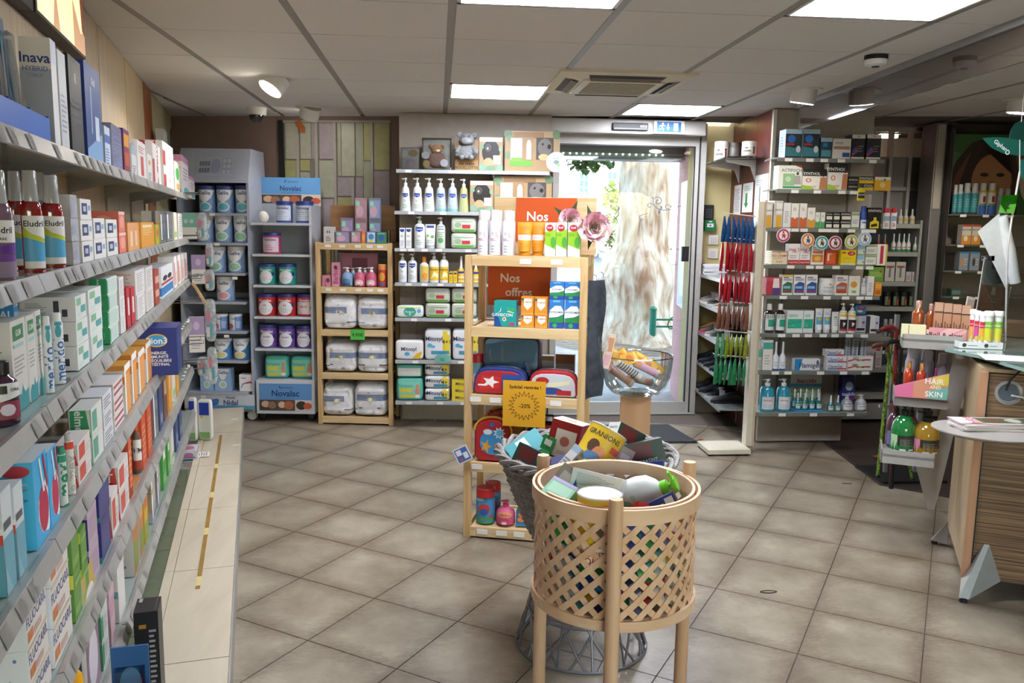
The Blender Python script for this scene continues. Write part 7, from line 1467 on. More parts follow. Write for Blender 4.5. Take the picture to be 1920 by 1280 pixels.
part('side_windows',B().add([S(*q) for q in ((-1.45,.95),(.75,.95),(.3,1.33),(-.3,1.4),(-1.15,1.35))],[(0,1,2,3,4)],Mgl),car)
part('windscreen',B().add([(.42,-.66,1.37),(1.02,-.74,1.01),(1.02,.74,1.01),(.42,.66,1.37)],[(0,1,2,3)],Mgl,T=MX.Translation((.012,0,.012))),car)
part('mirror',B().box(.55,-.98,.92,.72,-.82,1.04,M_CAR),car,bev=.02)
for x in (-1.3,1.3):
  for y in (-.80,.80):
    T = MX.Translation((x,y,.32)) @ MX.Rotation(R(90),4,'X'); w = part('wheel',B().lathe([(.2,-.1),(.32,-.09),(.325,0),(.32,.09),(.2,.1)],mat('1b1b1c',.8),24,T=T),car); part('hub',B().lathe([(.19,.102),(.05,.115)],mat('b9bcc0',.3,.7),14,T=T),w)
# shop front outside: pink reveal, soffit, shutter box, lights
M_PINK = mat('b98a88',.8,var=.06,scale=4)
struct('wall_reveal',B().prism([(2.135,7.0),(2.45,7.0),(2.45,7.9),(2.29,7.9)],-.05,3.2,M_PINK)); struct('wall_reveal_left',B().box(.3,6.95,-.05,.84,7.9,3.2,M_PINK)); sof = struct('trim_3',B().box(.84,6.95,zt0+.10,2.40,7.9,3.2,M_PINK))
zsh = dp_(1150,299,7.55).z; struct('trim_4',B().box(.84,7.5,zsh,2.25,7.75,zt0+.10,mat('8f9498',.5,.2))); zs2 = dp_(1150,277,7.2).z
struct('facade_upper',B().box(-12,6.99,3.2,14,7.9,7,M_WALL)); bpy.data.objects['facade_upper'].name = 'wall_upper'
struct('wall_street_left',B().box(-12,7.42,-.2,.3,7.9,3.2,M_PINK)); struct('wall_street_right',B().box(2.45,7.72,-.2,14,7.9,3.2,M_PINK))
t = empty('light_string','row of small green white lights along the shutter box','lights',(1.5,7.49,zsh+.02)); Mlt = mat('d8ffe4',.4,emit=6,name='led')
part('cable',B().tube([(-.65,0,.028),(.7,0,.028)],.003,M_WHITE,6),t); me = B().ball((0,0,0),.008,.008,.008,Mlt,8,6).mesh('bulb')
for k in range(16): link('bulb',me,t,(ony(1056+12.4*k,297,7.49).x-1.5,-.006,.022))
p = ony(1245,281,7.2); t = empty('soffit_lamp','round lit lamp under the outer soffit above the door','lamp',(p.x,7.2,zt0+.10)); part('ring',B().lathe([(.07,-.02),(.075,0)],M_WHITE,24),t); part('lens',B().lathe([(.055,-.024),(.055,-.019)],mat('fff4e0',.4,emit=8),24),t)
# poster on the reveal
d_ = V((2.29-2.135,.9,0)).normalized(); nn = V((-d_.y,d_.x,0)); PF = Face((2.29,7.9),q=(2.135,7.0))
za,zb = .86,1.98
b = B(); b.box(.30,-.006,za,.84,-.002,zb,'c9d4dc').decal([('p',[(0,.0),(1,.05),(1,.55),(0,.45)],'aebfcc'),('r',.05,.88,.95,.97,'dfe4e6'),('p',[(.1,.5),(.9,.58),(.9,.86),(.1,.84)],'b9c8d4'),('r',.35,.1,.95,.5,'d9dfe4')],lambda u,v,l: (.30+.54*u,-.0065-l,za+(zb-za)*v),.54,zb-za)
tag(link('door_poster',b.mesh('door_poster'),None,PF.pt(0,0),PF.rz),'pale blue poster on the pink reveal outside the door','poster')
# ------------------------------------------------------------------ gondola stand with hanging pouches
t = empty('pouch_stand','tall cream metal stand with pegs of hanging foil pouches','stand',(2.125,5.59,0)); M_CRM = mat('cfc6b2',.4,.05,var=.03)
q = V((2.21,5.61,0)); zt = hat(q,378); part('base_plate',B().box(-.245,-.115,.012,.06,.14,.045,M_CRM),t,bev=.003)
for x,y in ((-.225,-.095),(.04,-.095),(-.225,.12),(.04,.12)): part('foot',B().lathe([(.018,.001),(.018,.013)],M_BLACK,12,1,x,y),t)
b = B(); b.box(.055,-.02,.045,.10,.06,zt,M_CRM); part('post',b,t,bev=.003); part('post_edge',B().box(.100,-.025,.045,.112,.065,zt+.01,mat('b9ac94',.4)),t)
part('clear_sleeve',B().box(.058,-.012,zt,.062,.05,zt+.1,glass('e6ecee',1.2,'blister_plastic',.06)),t)
def pouch_mesh(c,L):
  b = B(); v = []; f = []; n = 6; m = 8
  for s_ in (1,-1):
    for j in range(m+1):
      for i in range(n+1):
        x = (i/n-.5)*.078*(1-.7*(j/m)**1.5); th = .013*math.sin(math.pi*i/n)*math.sin(math.pi*min(1,j/m*.9+.06)); v.append((x,s_*th,-L*(1-j/m)))
  for s_ in (0,1):
    o_ = s_*(n+1)*(m+1)
    for j in range(m):
      for i in range(n): a = o_+j*(n+1)+i; f.append((a,a+n+1,a+n+2,a+1) if not s_ else (a,a+1,a+n+2,a+n+1))
  b.add(v,f,c,True); return b.mesh('foil_pouch')
ROWS = [(402,450,'blue','2f5f9c'),(447,505,'red','c02a3c'),(508,563,'bright red','c8303f'),(566,613,'copper brown','9c6a58'),(621,666,'lime','a4b43a'),(667,716,'green','3fa06a')]
for k,(y0,y1,nm,c) in enumerate(ROWS):
  xl = onpl(1356-k*3.2,y0,(0,5.61,0),V((0,1,0))); z0 = hat(V((2.02,5.61,0)),y0); L = z0-hat(V((2.02,5.61,0)),y1); x0 = xl.x
  part('peg_rod',B().tube([(.06,.02,z0-.012),(x0-2.125,.02,z0+.01),(x0-2.125-.012,.02,z0+.02)],.004,M_WHITE,6),t)
  mm = mat(c,.22,.35,var=.25,scale=40); me = pouch_mesh(mm,L)
  for i in range(7):
    x = x0+.012+(2.165-x0)*i/6.6; o = tag(link('foil_pouch',me,None,(x,5.61,z0-.012-.002*i),0,(0,R(random.uniform(-7,7)),R(50+random.uniform(-16,16)))),f'{ORD[i]} {nm} foil pouch from left on the {ORD[k]} peg from top','pouch',f'{nm} foil pouches on the stand')
  if k == 4:
    for ch in [o_ for o_ in COL.objects if o_.name.startswith('foil_pouch') and o_.get('group') == 'lime foil pouches on the stand'][:2]: ch.data = pouch_mesh(mat('6ab48a',.22,.35,var=.25,scale=40),L); ch['label'] = ch['label'].replace('lime','pale green')
# ------------------------------------------------------------------ care shelving on the right
F6 = Face((2.27,5.575),-.6); U = Unit('care_shelving','greige shelving with glass shelves of remedies right of the red wall','shelving',F6,(2.27,5.575))
p = F6.pt(0,0); xa,xb = U.x(1417,.05,.27),U.x(1573,.05,.27)
U.box('back_panel',xa,xb+.1,.275,.30,.21,ZC-.01,M_PANEL); U.box('base_panel',xa,xb,.245,.275,.015,.23,M_PANEL); U.box('side_strip',xa-.004,xa+.02,.26,.274,.23,ZC-.012,mat('cfc6b4',.5))
for xx in (xa+.14,xb-.06): U.box('slot_rail',xx-.007,xx+.007,.27,.276,.24,2.2,mat('6f6860',.5))
YS = (297,356,428,497,554,625,695,773); RZ = [hat(F6.pt(.4,0),y) for y in YS]
XL = (1450,1447,1424,1422,1429,1414,1414,1407); XR = (1662,1652,1645,1642,1654,1660,1637,1630)
TG = [[1478,1518,1545,1577,1636],[1490,1532,1578,1600],[1475,1490,1507,1541,1551,1565,1596,1621,1635],[1482,1518,1536,1567,1611,1630],[1468,1508,1550,1585,1612,1628],[1465,1492,1515,1543,1565,1592,1620],[1453,1477,1538,1581,1622],[1466,1525,1594]]
for k,z in enumerate(RZ):
  x0,x1 = U.x(XL[k],z),U.x(XR[k],z); b = B(); b.prism([(x0+.03,0),(x1-.02,0),(x1,.03),(x1,.268),(xa-.05,.268),(x0,.05)],z-.01,z,mat('8d978f',.12,coat=.6,var=.03,name='smoked_shelf')); sh = part('shelf',b,U.t)
  b = B(); b.box(x0+.03,-.006,z-.026,x1-.02,-.0,z-.001,mat('80827e',.3,.2)); part('shelf_front',b,sh)
  U.tags(sh,[U.x(q,z) for q in TG[k]],z-.004,-.006,.022,.052)
RPN = ['top care shelf','second care shelf','third care shelf','fourth care shelf','fifth care shelf','sixth care shelf','seventh care shelf','lowest care shelf']
def car_(k,it): row(F6,RZ[k],RPN[k],it,.015)
TL = lambda *a: ('l',)+a
D('blk','box','black and blue support bandage box','23303c',[('r',0,.84,1,1,'a9c4dc'),('e',.36,.66,.24,.14,'2f6fc0'),('r',.05,.44,.55,.5,'b8302c'),('p',[(0,.05),(1,.05),(1,.3),(0,.4)],'3f7f8c'),('e',.8,.3,.14,.12,'c9d4dc')],[('r',0,0,1,1,'b4c4d8'),TL(.15,.85,.2,.8,6,'7f94b8')],d=.11)
D('blk2','box','small black and teal bandage box','2a3f4c',[('r',0,.8,1,1,'a9c4dc'),('r',.2,.55,.6,.75,'2f7fc0'),('r',.1,.08,.9,.4,'4f8f9c')],d=.1)
D('whd','box','white and photo display box','dcd8d2',[('r',.05,.46,.95,.62,'a9806a'),TL(.1,.7,.72,.85,2,'6a7f9c'),('r',.55,.08,.95,.3,'2f4f94')],d=.1)
D('blk3','box','black box with red and blue corner','1d1d24',[('r',0,.84,1,1,'d8d4d0'),('p',[(.02,.2),(.4,.5),(.5,.3),(.1,.1)],'b8302c'),('p',[(.05,.3),(.3,.5),(.42,.34),(.2,.18)],'2f4fb0'),('r',0,0,1,.08,'d8d4d0'),TL(.5,.9,.3,.6,3,'6a6a74'),('t',.5,.92,.06,'TEK','8a3a34')],d=.1)
D('acti','box','white heat pad box with figure','e2e2dc',[('r',.2,.14,.7,.66,'8fb58a'),('t',.6,.8,.13,'ACTIPOCHE','5a6a64'),('e',.82,.66,.06,.06,'4a3a34'),('p',[(.66,.2),(.98,.2),(.94,.58),(.7,.58)],'a4a09c'),('r',.2,.04,1,.12,'2f8a5a'),('e',.42,.42,.12,.12,'b4cfae'),('p',[(.7,1),(1,1),(1,.9)],'c83a34')],d=.09)
SY = [('r',0,.66,1,1,'1c1a1c'),('t',.38,.78,.14,'SYNTHOL','e4e4dc'),('p',[(0,0),(.55,0),(.3,.16),(0,.22)],'9fc03f'),('e',.25,.45,.12,.1,'d8806a'),('e',.25,.45,.06,.06,'e8e2dc'),('e',.86,.72,.07,.09,'3a2a20'),('p',[(.7,.02),(1,.02),(.98,.6),(.74,.6)],'b87a54'),TL(.3,.65,.1,.2,2,'c87a4a')]
D('syn1','box','wide patch box with bare back','e2dfd8',SY,d=.08); D('syn2','box','tall patch box with bare back','e2dfd8',SY,d=.07)
D('synb','box','small black liniment box','211f20',[('t',.5,.5,.4,'SYNTHOL','d8d8d0'),('r',0,0,1,.1,'5a5a58')],d=.06)
D('synw','box','small black and white roll-on box','232122',[('t',.5,.75,.3,'SYNTHOL','d8d8d0'),('r',.1,.08,1,.5,'dcd8c8')],d=.06)
D('syny','box','yellow and black liniment box','d8b22c',[('r',0,.45,1,1,'28241e'),('t',.5,.7,.35,'SYNTHOL','d8d8d0')],d=.06)
D('yelbx','box','yellow balm box with white top','d8a62c',[('r',0,.78,1,1,'d8d4c8'),('e',.5,.4,.18,.2,'e4c88a'),('e',.62,.8,.08,.08,'4a6a9c')],d=.08)
D('orw2','box','white and orange cream box','e0ded8',[('r',0,0,1,.42,'c8643c'),('e',.5,.46,.2,.1,'e8e0d8'),TL(.2,.8,.7,.85,3,'b08a7a')],d=.05)
D('orw3','box','white and amber cream box','e0ded8',[('r',0,0,1,.42,'d89a3c'),('e',.5,.46,.2,.1,'e8e0d8'),TL(.2,.8,.7,.85,3,'b0a07a')],d=.05)
D('grw','box','white and green cream box','dfe0d8',[('r',0,0,1,.42,'4fa05a'),('e',.5,.46,.2,.1,'e4e8e0'),TL(.2,.8,.7,.85,3,'8aa88a')],d=.05)
D('holder','box','clear rack of yellow topped boxes',mat('c8c4bc',.15),[('r',.3,0,.9,.45,'d8a43a'),('r',.3,.5,.9,.9,'e0ddd8'),('t',.6,.66,.1,'ARNICA','4a4a50')],[('r',.1,.1,.9,.9,'d4d0c8')],d=.1)
D('blucyl','spray','blue and white spray','2f4f9c',[('r',0,.0,1,.5,'d4dae4'),('r',.2,.3,.8,.4,'4f6fb0')],cap='2f4f9c')
D('blkyel','box','black box with yellow bottle picture','1c1a1b',[('t',.5,.85,.13,'SYNTHOL','e4e0d4'),('p',[(.2,.02),(.85,.02),(.85,.34),(.65,.4),(.65,.54),(.45,.54),(.45,.4),(.2,.3)],'d8c02c'),('p',[(.3,.08),(.75,.12),(.7,.26),(.28,.2)],'2a2a20')],d=.07)
D('redsp','spray','white spray with red cap','d4d0cc',[('r',.1,.5,.9,.8,'8a9ab4'),TL(.2,.8,.15,.4,3,'a8646a')],cap='b8202c')
D('mag2b','box','white and red magnesium box','e8e4e2',[('r',0,0,1,.22,'b82a2c'),('t',.5,.74,.16,'mag 2','a83a6a'),('r',.3,.58,.8,.62,'d8a43a'),TL(.1,.9,.3,.5,2,'b8a4a0'),('t',.5,.12,.08,'magnésium','e8d4d0')],d=.06)
D('nocr','box','cream row of sticks with red lettering','dfd4b4',[('t',.5,.66,.2,'NO CRAMP','c0303c'),TL(.1,.9,.42,.55,2,'c8a47a'),('t',.5,.88,.1,'STC','6a6050'),('e',.35,.2,.04,.06,'c87a5c'),('e',.5,.2,.04,.06,'c87a5c'),('e',.65,.2,.04,.06,'c87a5c'),('r',0,.92,1,1,'b88a6a')],[TL(.0,1,0,1,6,'b8ac98')],d=.12)
D('orbx','box','white and orange supplement box','e4ded6',[('r',.05,.12,.95,.5,'d88a34'),('r',.1,.55,.9,.68,'b8704a'),TL(.1,.8,.72,.9,2,'7a7a80'),('e',.5,.3,.25,.12,'e8b46a')],d=.06)
D('redsq','box','red supplement box','c03a24',[('r',.12,.1,.88,.86,'d8622c'),('r',.2,.75,.6,.8,'e8c4a4'),('r',.2,.3,.35,.75,'e8dcd0')],d=.06)
D('yelpr','box','yellow promotion box with red price disc','e2c41c',[('e',.68,.78,.26,.14,'b8202c'),('t',.68,.78,.13,'-1€','efe4dc'),('r',.05,.78,.3,.88,'b8302c'),TL(.15,.9,.42,.5,2,'b89a1c'),('r',0,0,1,.14,'d8d0b0')],d=.09)
D('grbl','box','pale green and blue sachet box','c4cfc0',[('r',0,.6,1,1,'8fb8d0'),('r',.05,.1,.95,.45,'d8dccc'),('r',0,0,1,.1,'8fb04a'),('e',.85,.3,.08,.1,'3f5f94')],d=.06)
D('grwh','box','pale box with green band','dcdcd2',[('r',0,.8,1,.95,'8fa86a'),TL(.1,.9,.3,.6,3,'9a9aa0'),('r',0,0,1,.08,'7a9a4a')],d=.06)
D('whrd','box','white box with tall red bar','e2e0d8',[('r',.3,.08,.62,.94,'b8303c'),('r',.85,0,1,1,'c8b43a')],d=.05)
D('pkteal','box','pink and red display of tonic boxes','c8485c',[('r',0,0,.5,.8,'b83a44'),('p',[(.45,.4),(.95,.4),(.9,.95),(.5,.95)],'e4d8d8'),('r',.45,0,1,.4,'5a3f7c')],d=.1)
MN = lambda c: [('p',[(.08,.1),(.95,.1),(.95,.6),(.5,.66),(.08,.5)],c),('r',.1,.7,.9,.82,'b0a8b8'),('r',.1,.84,.6,.9,'6a6a74'),('r',.15,.32,.8,.44,'8fb0d0'),('r',.15,.16,.85,.22,'a83a3a')]
D('mng','box','white supplement box with green swirl','e4e2de',MN('2f6a4c')+[('r',0,.92,1,1,'d8c03a')],d=.06); D('mnb','box','white supplement box with blue swirl','e4e2de',MN('2f4f94'),d=.06); D('mno','box','white supplement box with orange swirl','e4dfd8',MN('b85a2c'),d=.06)
D('coll','jar','white collagen powder jar','e4e4e2',[('t',.5,.6,.12,'COLLAGEN','4f6fa0'),TL(.2,.8,.2,.45,3,'a4a8b0'),('e',.55,.85,.08,.06,'d8a03a')],cap='e6e6e4')
D('orgr','box','white box with orange circle','e2ddd0',[('e',.45,.55,.3,.16,'d89a3c'),('r',.3,.12,.7,.25,'6fb04a')],d=.06)
D('vialg','bottle','small grey serum bottle','b4b8bc',[('r',.05,.15,.95,.7,'d4d4d4')],cap='d4d6d8')
D('whslim','box','slim white serum box','dedcda',[TL(.2,.8,.2,.7,6,'a4a4a8')],d=.05)
D('orsm','box','small orange chequered box','d8882c',[('r',.1,.1,.9,.4,'b8641c'),('r',.1,.55,.9,.9,'e0a44a')],d=.05)
D('brbot','bottle','brown syrup bottle with teal label',mat('2a1a16',.1,coat=1,var=0),[('r',.02,.12,.98,.92,'dcdedc'),('r',.3,.3,.98,.66,'2f9f84'),TL(.1,.9,.72,.88,2,'8aa89c')],cap='e4e2de')
D('tealbx','box','teal and white compress box','dfe3e0',[('r',.05,.2,.95,.62,'2fae8f'),TL(.1,.8,.72,.86,2,'5fb09a'),TL(.1,.6,.3,.5,3,'a4dccc')],d=.08)
D('tubew','tube','white tube with blue child label','e0e2e2',[('r',.1,.25,.9,.6,'4fa0c4'),('e',.5,.5,.22,.08,'c8b43a'),TL(.2,.8,.7,.85,2,'a4b0b8')],cap='dfe2e4')
D('tubew2','tube','slim white tube','e2e2de',[TL(.2,.8,.25,.75,5,'b0b4b0'),('e',.5,.7,.16,.06,'8fb07a')],cap='e4e4e0')
D('pumpr','pumps','white pump bottle with red and black panel','e2e0dc',[('r',.04,.2,.96,.62,'2a1c1e'),('r',.04,.1,.96,.2,'b8303c'),('p',[(.35,.5),(.65,.45),(.4,.28)],'d8d4d0'),('r',.04,.75,.96,.95,'d8b83a')],cap='e4e2de')
D('dkbx','box','white and black medicine box','dcdad8',[('r',.55,.3,.95,.95,'b8c4dc'),('p',[(.6,.66),(.9,.66),(.75,.5)],'b8303c'),('r',.1,.1,.9,.25,'3a2a2c')],[('r',0,0,1,1,'3a3a40')],d=.1)
D('grbot','bottle','green and white antiseptic bottle','d4dad6',[('r',.04,.6,.96,.95,'4fae94'),TL(.2,.8,.15,.5,4,'a4b0ac')],cap='dfe2e0')
D('tealbw','box','white antiseptic box with teal top','dcd9d2',[('r',0,.7,1,.92,'4fa894'),TL(.15,.85,.2,.55,4,'b0aca4')],d=.06)
D('whsp','vial','white wound spray with navy foot','dde0e4',[('r',0,0,1,.1,'2f4a84'),('t',.5,.62,.08,'Dexeryl','5a6a84'),TL(.2,.8,.3,.5,3,'a4acb8')],cap='e4e6e8')
D('flami','box','flat white gel box with blue end','dfe1e4',[('p',[(0,0),(.2,0),(.3,1),(0,1)],'2f84c0'),('t',.58,.45,.42,'Flamigel','2f3f5c'),('e',.9,.7,.05,.2,'5a6a8c')],d=.05)
D('clip','box','flat white gel box with red and blue words','e2e0e0',[('t',.42,.55,.42,'CliptaGel','3f5f9c'),('r',.55,.1,1,.3,'c83a44'),('r',.05,.1,.55,.28,'4f7fb8')],d=.05)
D('kern','box','flat white gel box with red green wave','e0dcd8',[('p',[(0,.2),(.3,.5),(.65,.3),(.65,.42),(.3,.65),(0,.4)],'b8303c'),('p',[(.3,.4),(.6,.6),(.6,.45),(.4,.3)],'6fa84a'),('r',.6,.4,.9,.58,'b8303c'),('t',.3,.8,.25,'KERN','4a4a50')],d=.05)
D('gelblue','pumps','large turquoise hand gel pump bottle',mat('2fa4c0',.12,trans=.25,coat=1,var=0),[('r',.04,.1,.96,.62,'d8dce0'),('t',.4,.48,.08,'baccide','b83a44'),TL(.15,.85,.15,.35,3,'9aa4b0')],cap='e2e4e6',span=2.2)
D('gelcl','round','clear hand gel bottle',mat('c4ccd4',.08,trans=.4,coat=1,var=0),[('r',.1,.2,.9,.7,'d8dce0'),('r',.2,.5,.8,.56,'b8404a')],cap='dfe2e4')
D('mini','vial','mini teal hand gel bottle',mat('2f8f84',.12,trans=.2,coat=1,var=0),[('r',.05,.2,.95,.8,'c9d4d4'),('r',.2,.6,.8,.7,'3f7f7c')],cap='e4e6e6')
car_(0,[('blk',1471,1502,242),('blk',1504,1535,242),('blk2',1537,1559,258),('whd',1560,1594,260),('blk3',1595,1620,252),('blk3',1623,1650,252)])
car_(1,[('acti',1458,1502,310),('syn1',1503,1549,317),('syn2',1551,1588,306),('synb',1590,1608,331,2),('syny',1610,1637,331,2),('yelbx',1639,1669,332)])
car_(2,[('holder',1430,1447,378),('holder',1449,1466,376),('whslim',1467,1481,380),('orw2',1482,1496,381),('orw2',1498,1511,381),('orw3',1513,1527,389),('grw',1528,1536,398),('grw',1538,1546,398),('synw',1547,1559,398,2),('synw',1561,1573,398,2),('synw',1575,1594,398,2),('grwh',1596,1610,398,1),('blucyl',1611,1623,386),('blkyel',1625,1651,389),('redsp',1653,1666,390),('redsp',1668,1679,390)])
car_(3,[('nocr',1446,1475,471),('mag2b',1477,1498,457),('mag2b',1499,1518,457),('orbx',1520,1544,458),('redsq',1546,1568,470),('yelpr',1576,1604,469,1,-.02),('grbl',1606,1620,459,2),('grwh',1622,1642,459,2),('whrd',1643,1662,458)])
car_(4,[('pkteal',1436,1462,520),('mng',1465,1485,515),('mnb',1487,1508,515),('mnb',1510,1531,515),('coll',1533,1562,521),('mno',1565,1588,516),('orgr',1590,1611,517),('vialg',1612,1623,521),('whslim',1625,1637,518),('orsm',1639,1652,530)])
car_(5,[('brbot',1431,1450,569),('brbot',1452,1470,569),('tealbx',1474,1504,582),('tealbx',1505,1524,582),('tubew',1526,1541,578),('tubew',1541,1556,578),('tubew2',1557,1571,584),('pumpr',1571,1586,568),('pumpr',1587,1603,569),('dkbx',1630,1647,593)])
car_(6,[('grbot',1415,1427,634),('tealbw',1429,1447,637),('whsp',1447,1459,640),('whsp',1460,1472,640),('flami',1489,1537,673),('clip',1549,1586,668,2),('kern',1588,1636,668,2)])
D('card','box','tall clear strip of blue pills',mat('c4ccd0',.15),[('r',.35,.05+.09*i,.65,.1+.09*i,'5f84a8') for i in range(10)],d=.02)
car_(6,[('card',1583,1592,633,1,.12),('card',1595,1607,633,1,.12),('card',1612,1622,633,1,.12)])
car_(7,[('gelblue',1423,1450,709),('gelblue',1454,1480,709),('gelcl',1576,1597,740),('gelcl',1602,1623,740),('mini',1551,1562,741),('mini',1565,1575,741)])
z = RZ[7]; t0,t1 = F6.s_at(1486,z,.06),F6.s_at(1540,z,.06)
tr_ = tag(link('gel_tray',B().box(0,-.07,0,t1-t0,.07,.006,'3f9fe0').box(0,.06,0,t1-t0,.068,.05,'3f9fe0').mesh('gel_tray'),None,F6.pt(t0,z+.002,.09),F6.rz),'bright blue display tray of mini hand gels','tray')
z2 = z+.009
row(F6,z2,'front row of blue tray',[('mini',1490+13.2*i,1500+13.2*i,736+.3*i) for i in range(4)],.035); row(F6,z2,'back row of blue tray',[('mini',1484+11*i,1493+11*i,728+.3*i) for i in range(5)],.10)
D('bacc','box','green hand gel display card','a9c49a',[('r',0,.62,1,.72,'4f9fd0'),('r',0,.72,1,1,'d4dad4'),('t',.52,.82,.15,'baccide','b8202c'),('t',.3,.45,.09,'Protégeons','3f6a4c'),('t',.3,.34,.09,'nos mains','3f6a4c'),('e',.16,.55,.06,.05,'b8303c'),('r',.8,.1,.92,.5,'8fc4b0')],d=.006,n='display_card',cat='card')
D('navyp','soft','navy and magenta hygiene pack','2b356c',[('r',.1,.06,.9,.3,'8a2f6c'),('e',.5,.66,.3,.14,'b9c4dc'),('t',.5,.42,.14,'mobile','c9cfe4')],d=.08,p=8)
car_(7,[('bacc',1479,1538,702,1,.19),('navyp',1577,1602,703,1,.15)])
q = F6.pt(F6.s_at(1543,RZ[6],.03),0,.03); h1 = RZ[6]+.0
z1 = hat(q,668); o = spawn('clip',F6.pt(F6.s_at(1563,z1,.035),z1+.001,.045),F6.rz,.135,.05,hat(q,655)-z1,label='single flat white gel box topmost on the gel box stack, seventh care shelf')
D('blbag','soft','crumpled blue and red sweet bag','2f84a8',[('e',.5,.7,.3,.2,'b02a3c'),('e',.4,.4,.2,.1,'d4d8dc')],d=.06,p=3)
q = F6.pt(F6.s_at(1618,RZ[5]+.13,.05),RZ[5]+.002,.12); spawn('dkbx',q,F6.rz,.075,.1,.115,label='dark backed medicine box under the blue sweet bag, sixth care shelf'); q2 = V(q); q2.z += .117; spawn('blbag',q2,F6.rz,.1,.09,.08,label='crumpled blue and red sweet bag on the sixth care shelf')
D('hangy','bottle','flat yellow bottle pendant','d8c02c',[('r',.1,.2,.9,.7,'2a2620'),('t',.5,.5,.14,'SYNTHOL','e4e0d0')],cap='2a2620',dr=.3)
zq = RZ[1]; q = F6.pt(F6.s_at(1614,zq-.05,-.02),0,-.022); spawn('hangy',(q.x,q.y,hat(q,376)),F6.rz,.055,.014,hat(q,345)-hat(q,376),label='flat yellow bottle sign hanging from the second care shelf edge')
# round sport signs
DC = [(1468,441,'c02f6a','magenta','lower back'),(1514.5,450,'d87a2c','orange','runner'),(1541,455,'2f9a9c','teal','dancer'),(1566,455,'a8305c','dark magenta','golfer'),(1596,453,'b4c02c','lime','lifter'),(1621,448,'8fb8d4','pale blue','cyclist')]
for i,(px,py,c,nm,ac) in enumerate(DC):
  q = F6.pt(F6.s_at(px,1.5,-.014),0,-.014); zc = hat(q,py); r_ = .048
  b = B(); b.lathe([(r_,0),(r_,.002)],'e4e2de',26,T=MX.Rotation(R(90),4,'X'))
  b.decal([('e',.5,.5,.48,.48,'e4e2de'),('e',.5,.5,.45,.45,c),('e',.5,.5,.32,.32,'e8e4dc'),('e',.5,.72,.07,.07,'5a3a2c'),('p',[(.4,.62),(.6,.64),(.66,.4),(.6,.24),(.5,.4),(.38,.24),(.42,.45)],[c,'3a3f6c','3a2a30','4a2a44','3a2a2c','4a5a6c'][i]),('p',[(.3,.5),(.45,.62),(.72,.52),(.7,.46),(.45,.55)],'b87a5c')],lambda u,v,l: (-r_+2*r_*u,-.0022-l,-r_+2*r_*v),2*r_,2*r_)
  tag(link('round_sign',b.mesh('round_sign'),None,(q.x,q.y,zc),F6.rz),f'round {nm} sign with a {ac} figure under the third care shelf','sign','round sport signs under the care shelf')
# ------------------------------------------------------------------ pharmacy shelving and partition behind
PY = 6.72
t = empty('screen_partition','white slatted partition with a translucent sheet behind the care shelving','partition',(3.6,PY,0))
def pbox(name,px0,px1,y0,y1,d0,d1,m,par=None):
  a,c = ony(px0,(y0+y1)/2,PY),ony(px1,(y0+y1)/2,PY); return part(name,B().box(a.x-3.6,d0,ony(px0,y1,PY).z,c.x-3.6,d1,min(ZC-.005,ony(px0,y0,PY).z),m),par or t)
for x in (1600,1626,1660,1696,1732): pbox('slat',x,x+6,236,480,-.03,.02,mat('a9a49e',.5))
pbox('cross_bar',1598,1740,349,356,-.02,.01,mat('9a958f',.5)); pbox('top_bar',1598,1745,236,244,-.035,.03,mat('a9a49e',.5)); pbox('translucent_sheet',1600,1738,292,480,.02,.026,mat('8b8784',.3,var=.1,scale=3)); pbox('lower_board',1598,1740,480,780,.02,.05,mat('77736e',.6))
lt = empty('back_room_lamp','lit lamp strip in the back room above the partition','lamp',(0,7.2,0)); a = ony(1652,258,7.2); lt.location = a; part('housing',B().box(-.02,-.02,.03,.17,.04,.06,M_WHITE),lt); part('tube',B().box(0,-.02,0,.09,.03,.03,mat('fff2dc',.4,emit=14)),lt); part('tube',B().box(.115,-.02,0,.145,.03,.03,mat('fff2dc',.4,emit=10)),lt)
F7 = Face((3.18,6.42),0); U = Unit('pharmacy_shelving','grey pharmacy shelving behind the care shelves','shelving',F7,(3.18,6.42)); xr = U.x(1722,1.2)
HZ = [hat(F7.pt(.4,0),y) for y in (419,472,528,575,632,690,740)]; M_PS = mat('96968f',.45,.15,var=.04)
U.box('side_panel',xr-.02,xr,0,.27,.03,hat(F7.pt(.4,0),412),M_PS); U.box('back',0,xr,.255,.268,.03,HZ[0]+.05,mat('5f646a',.5)); U.box('base',0,xr-.02,.0,.25,.03,.16,mat('8f8d88',.5))
for z in HZ: U.box('shelf',0,xr-.022,0,.25,z-.035,z,M_PS)
PSN = ['top','second','third','fourth','fifth','sixth','lowest']
def pha(k,it): row(F7,HZ[k],PSN[k]+' pharmacy shelf',it,.03)
D('clsp','vial','clear nasal spray','b0aca6',[('r',.1,.4,.9,.8,'b89a3a')],cap='b9b6b2'); D('grsp','vial','white nasal spray with green foot','c4c2be',[('r',0,0,1,.3,'2f7a4a'),('r',.2,.5,.8,.6,'a84a44')],cap='c9c8c6')
D('rdsp','vial','dark red spray','7a2a2c',[('r',.1,.3,.9,.6,'c4b4b0')],cap='8a7a78'); D('dkjar','jar','dark jar with green label','1c1a16',[('r',.05,.1,.95,.9,'2a3a24'),('r',.1,.1,.4,.9,'6a7a5c'),('e',.6,.4,.15,.3,'b04a3a')],cap='1a1a14')
D('crbx','box','white box with grey cross','b4b0a8',[('r',.4,.2,.6,.8,'6a6a68'),('r',.1,.7,.9,.8,'8a4a44')],d=.07); D('grnbx','box','green herbal tea box','6f9a3a',[('r',.1,.3,.9,.7,'8fb05a'),('e',.8,.7,.08,.1,'a8443a')],d=.07)
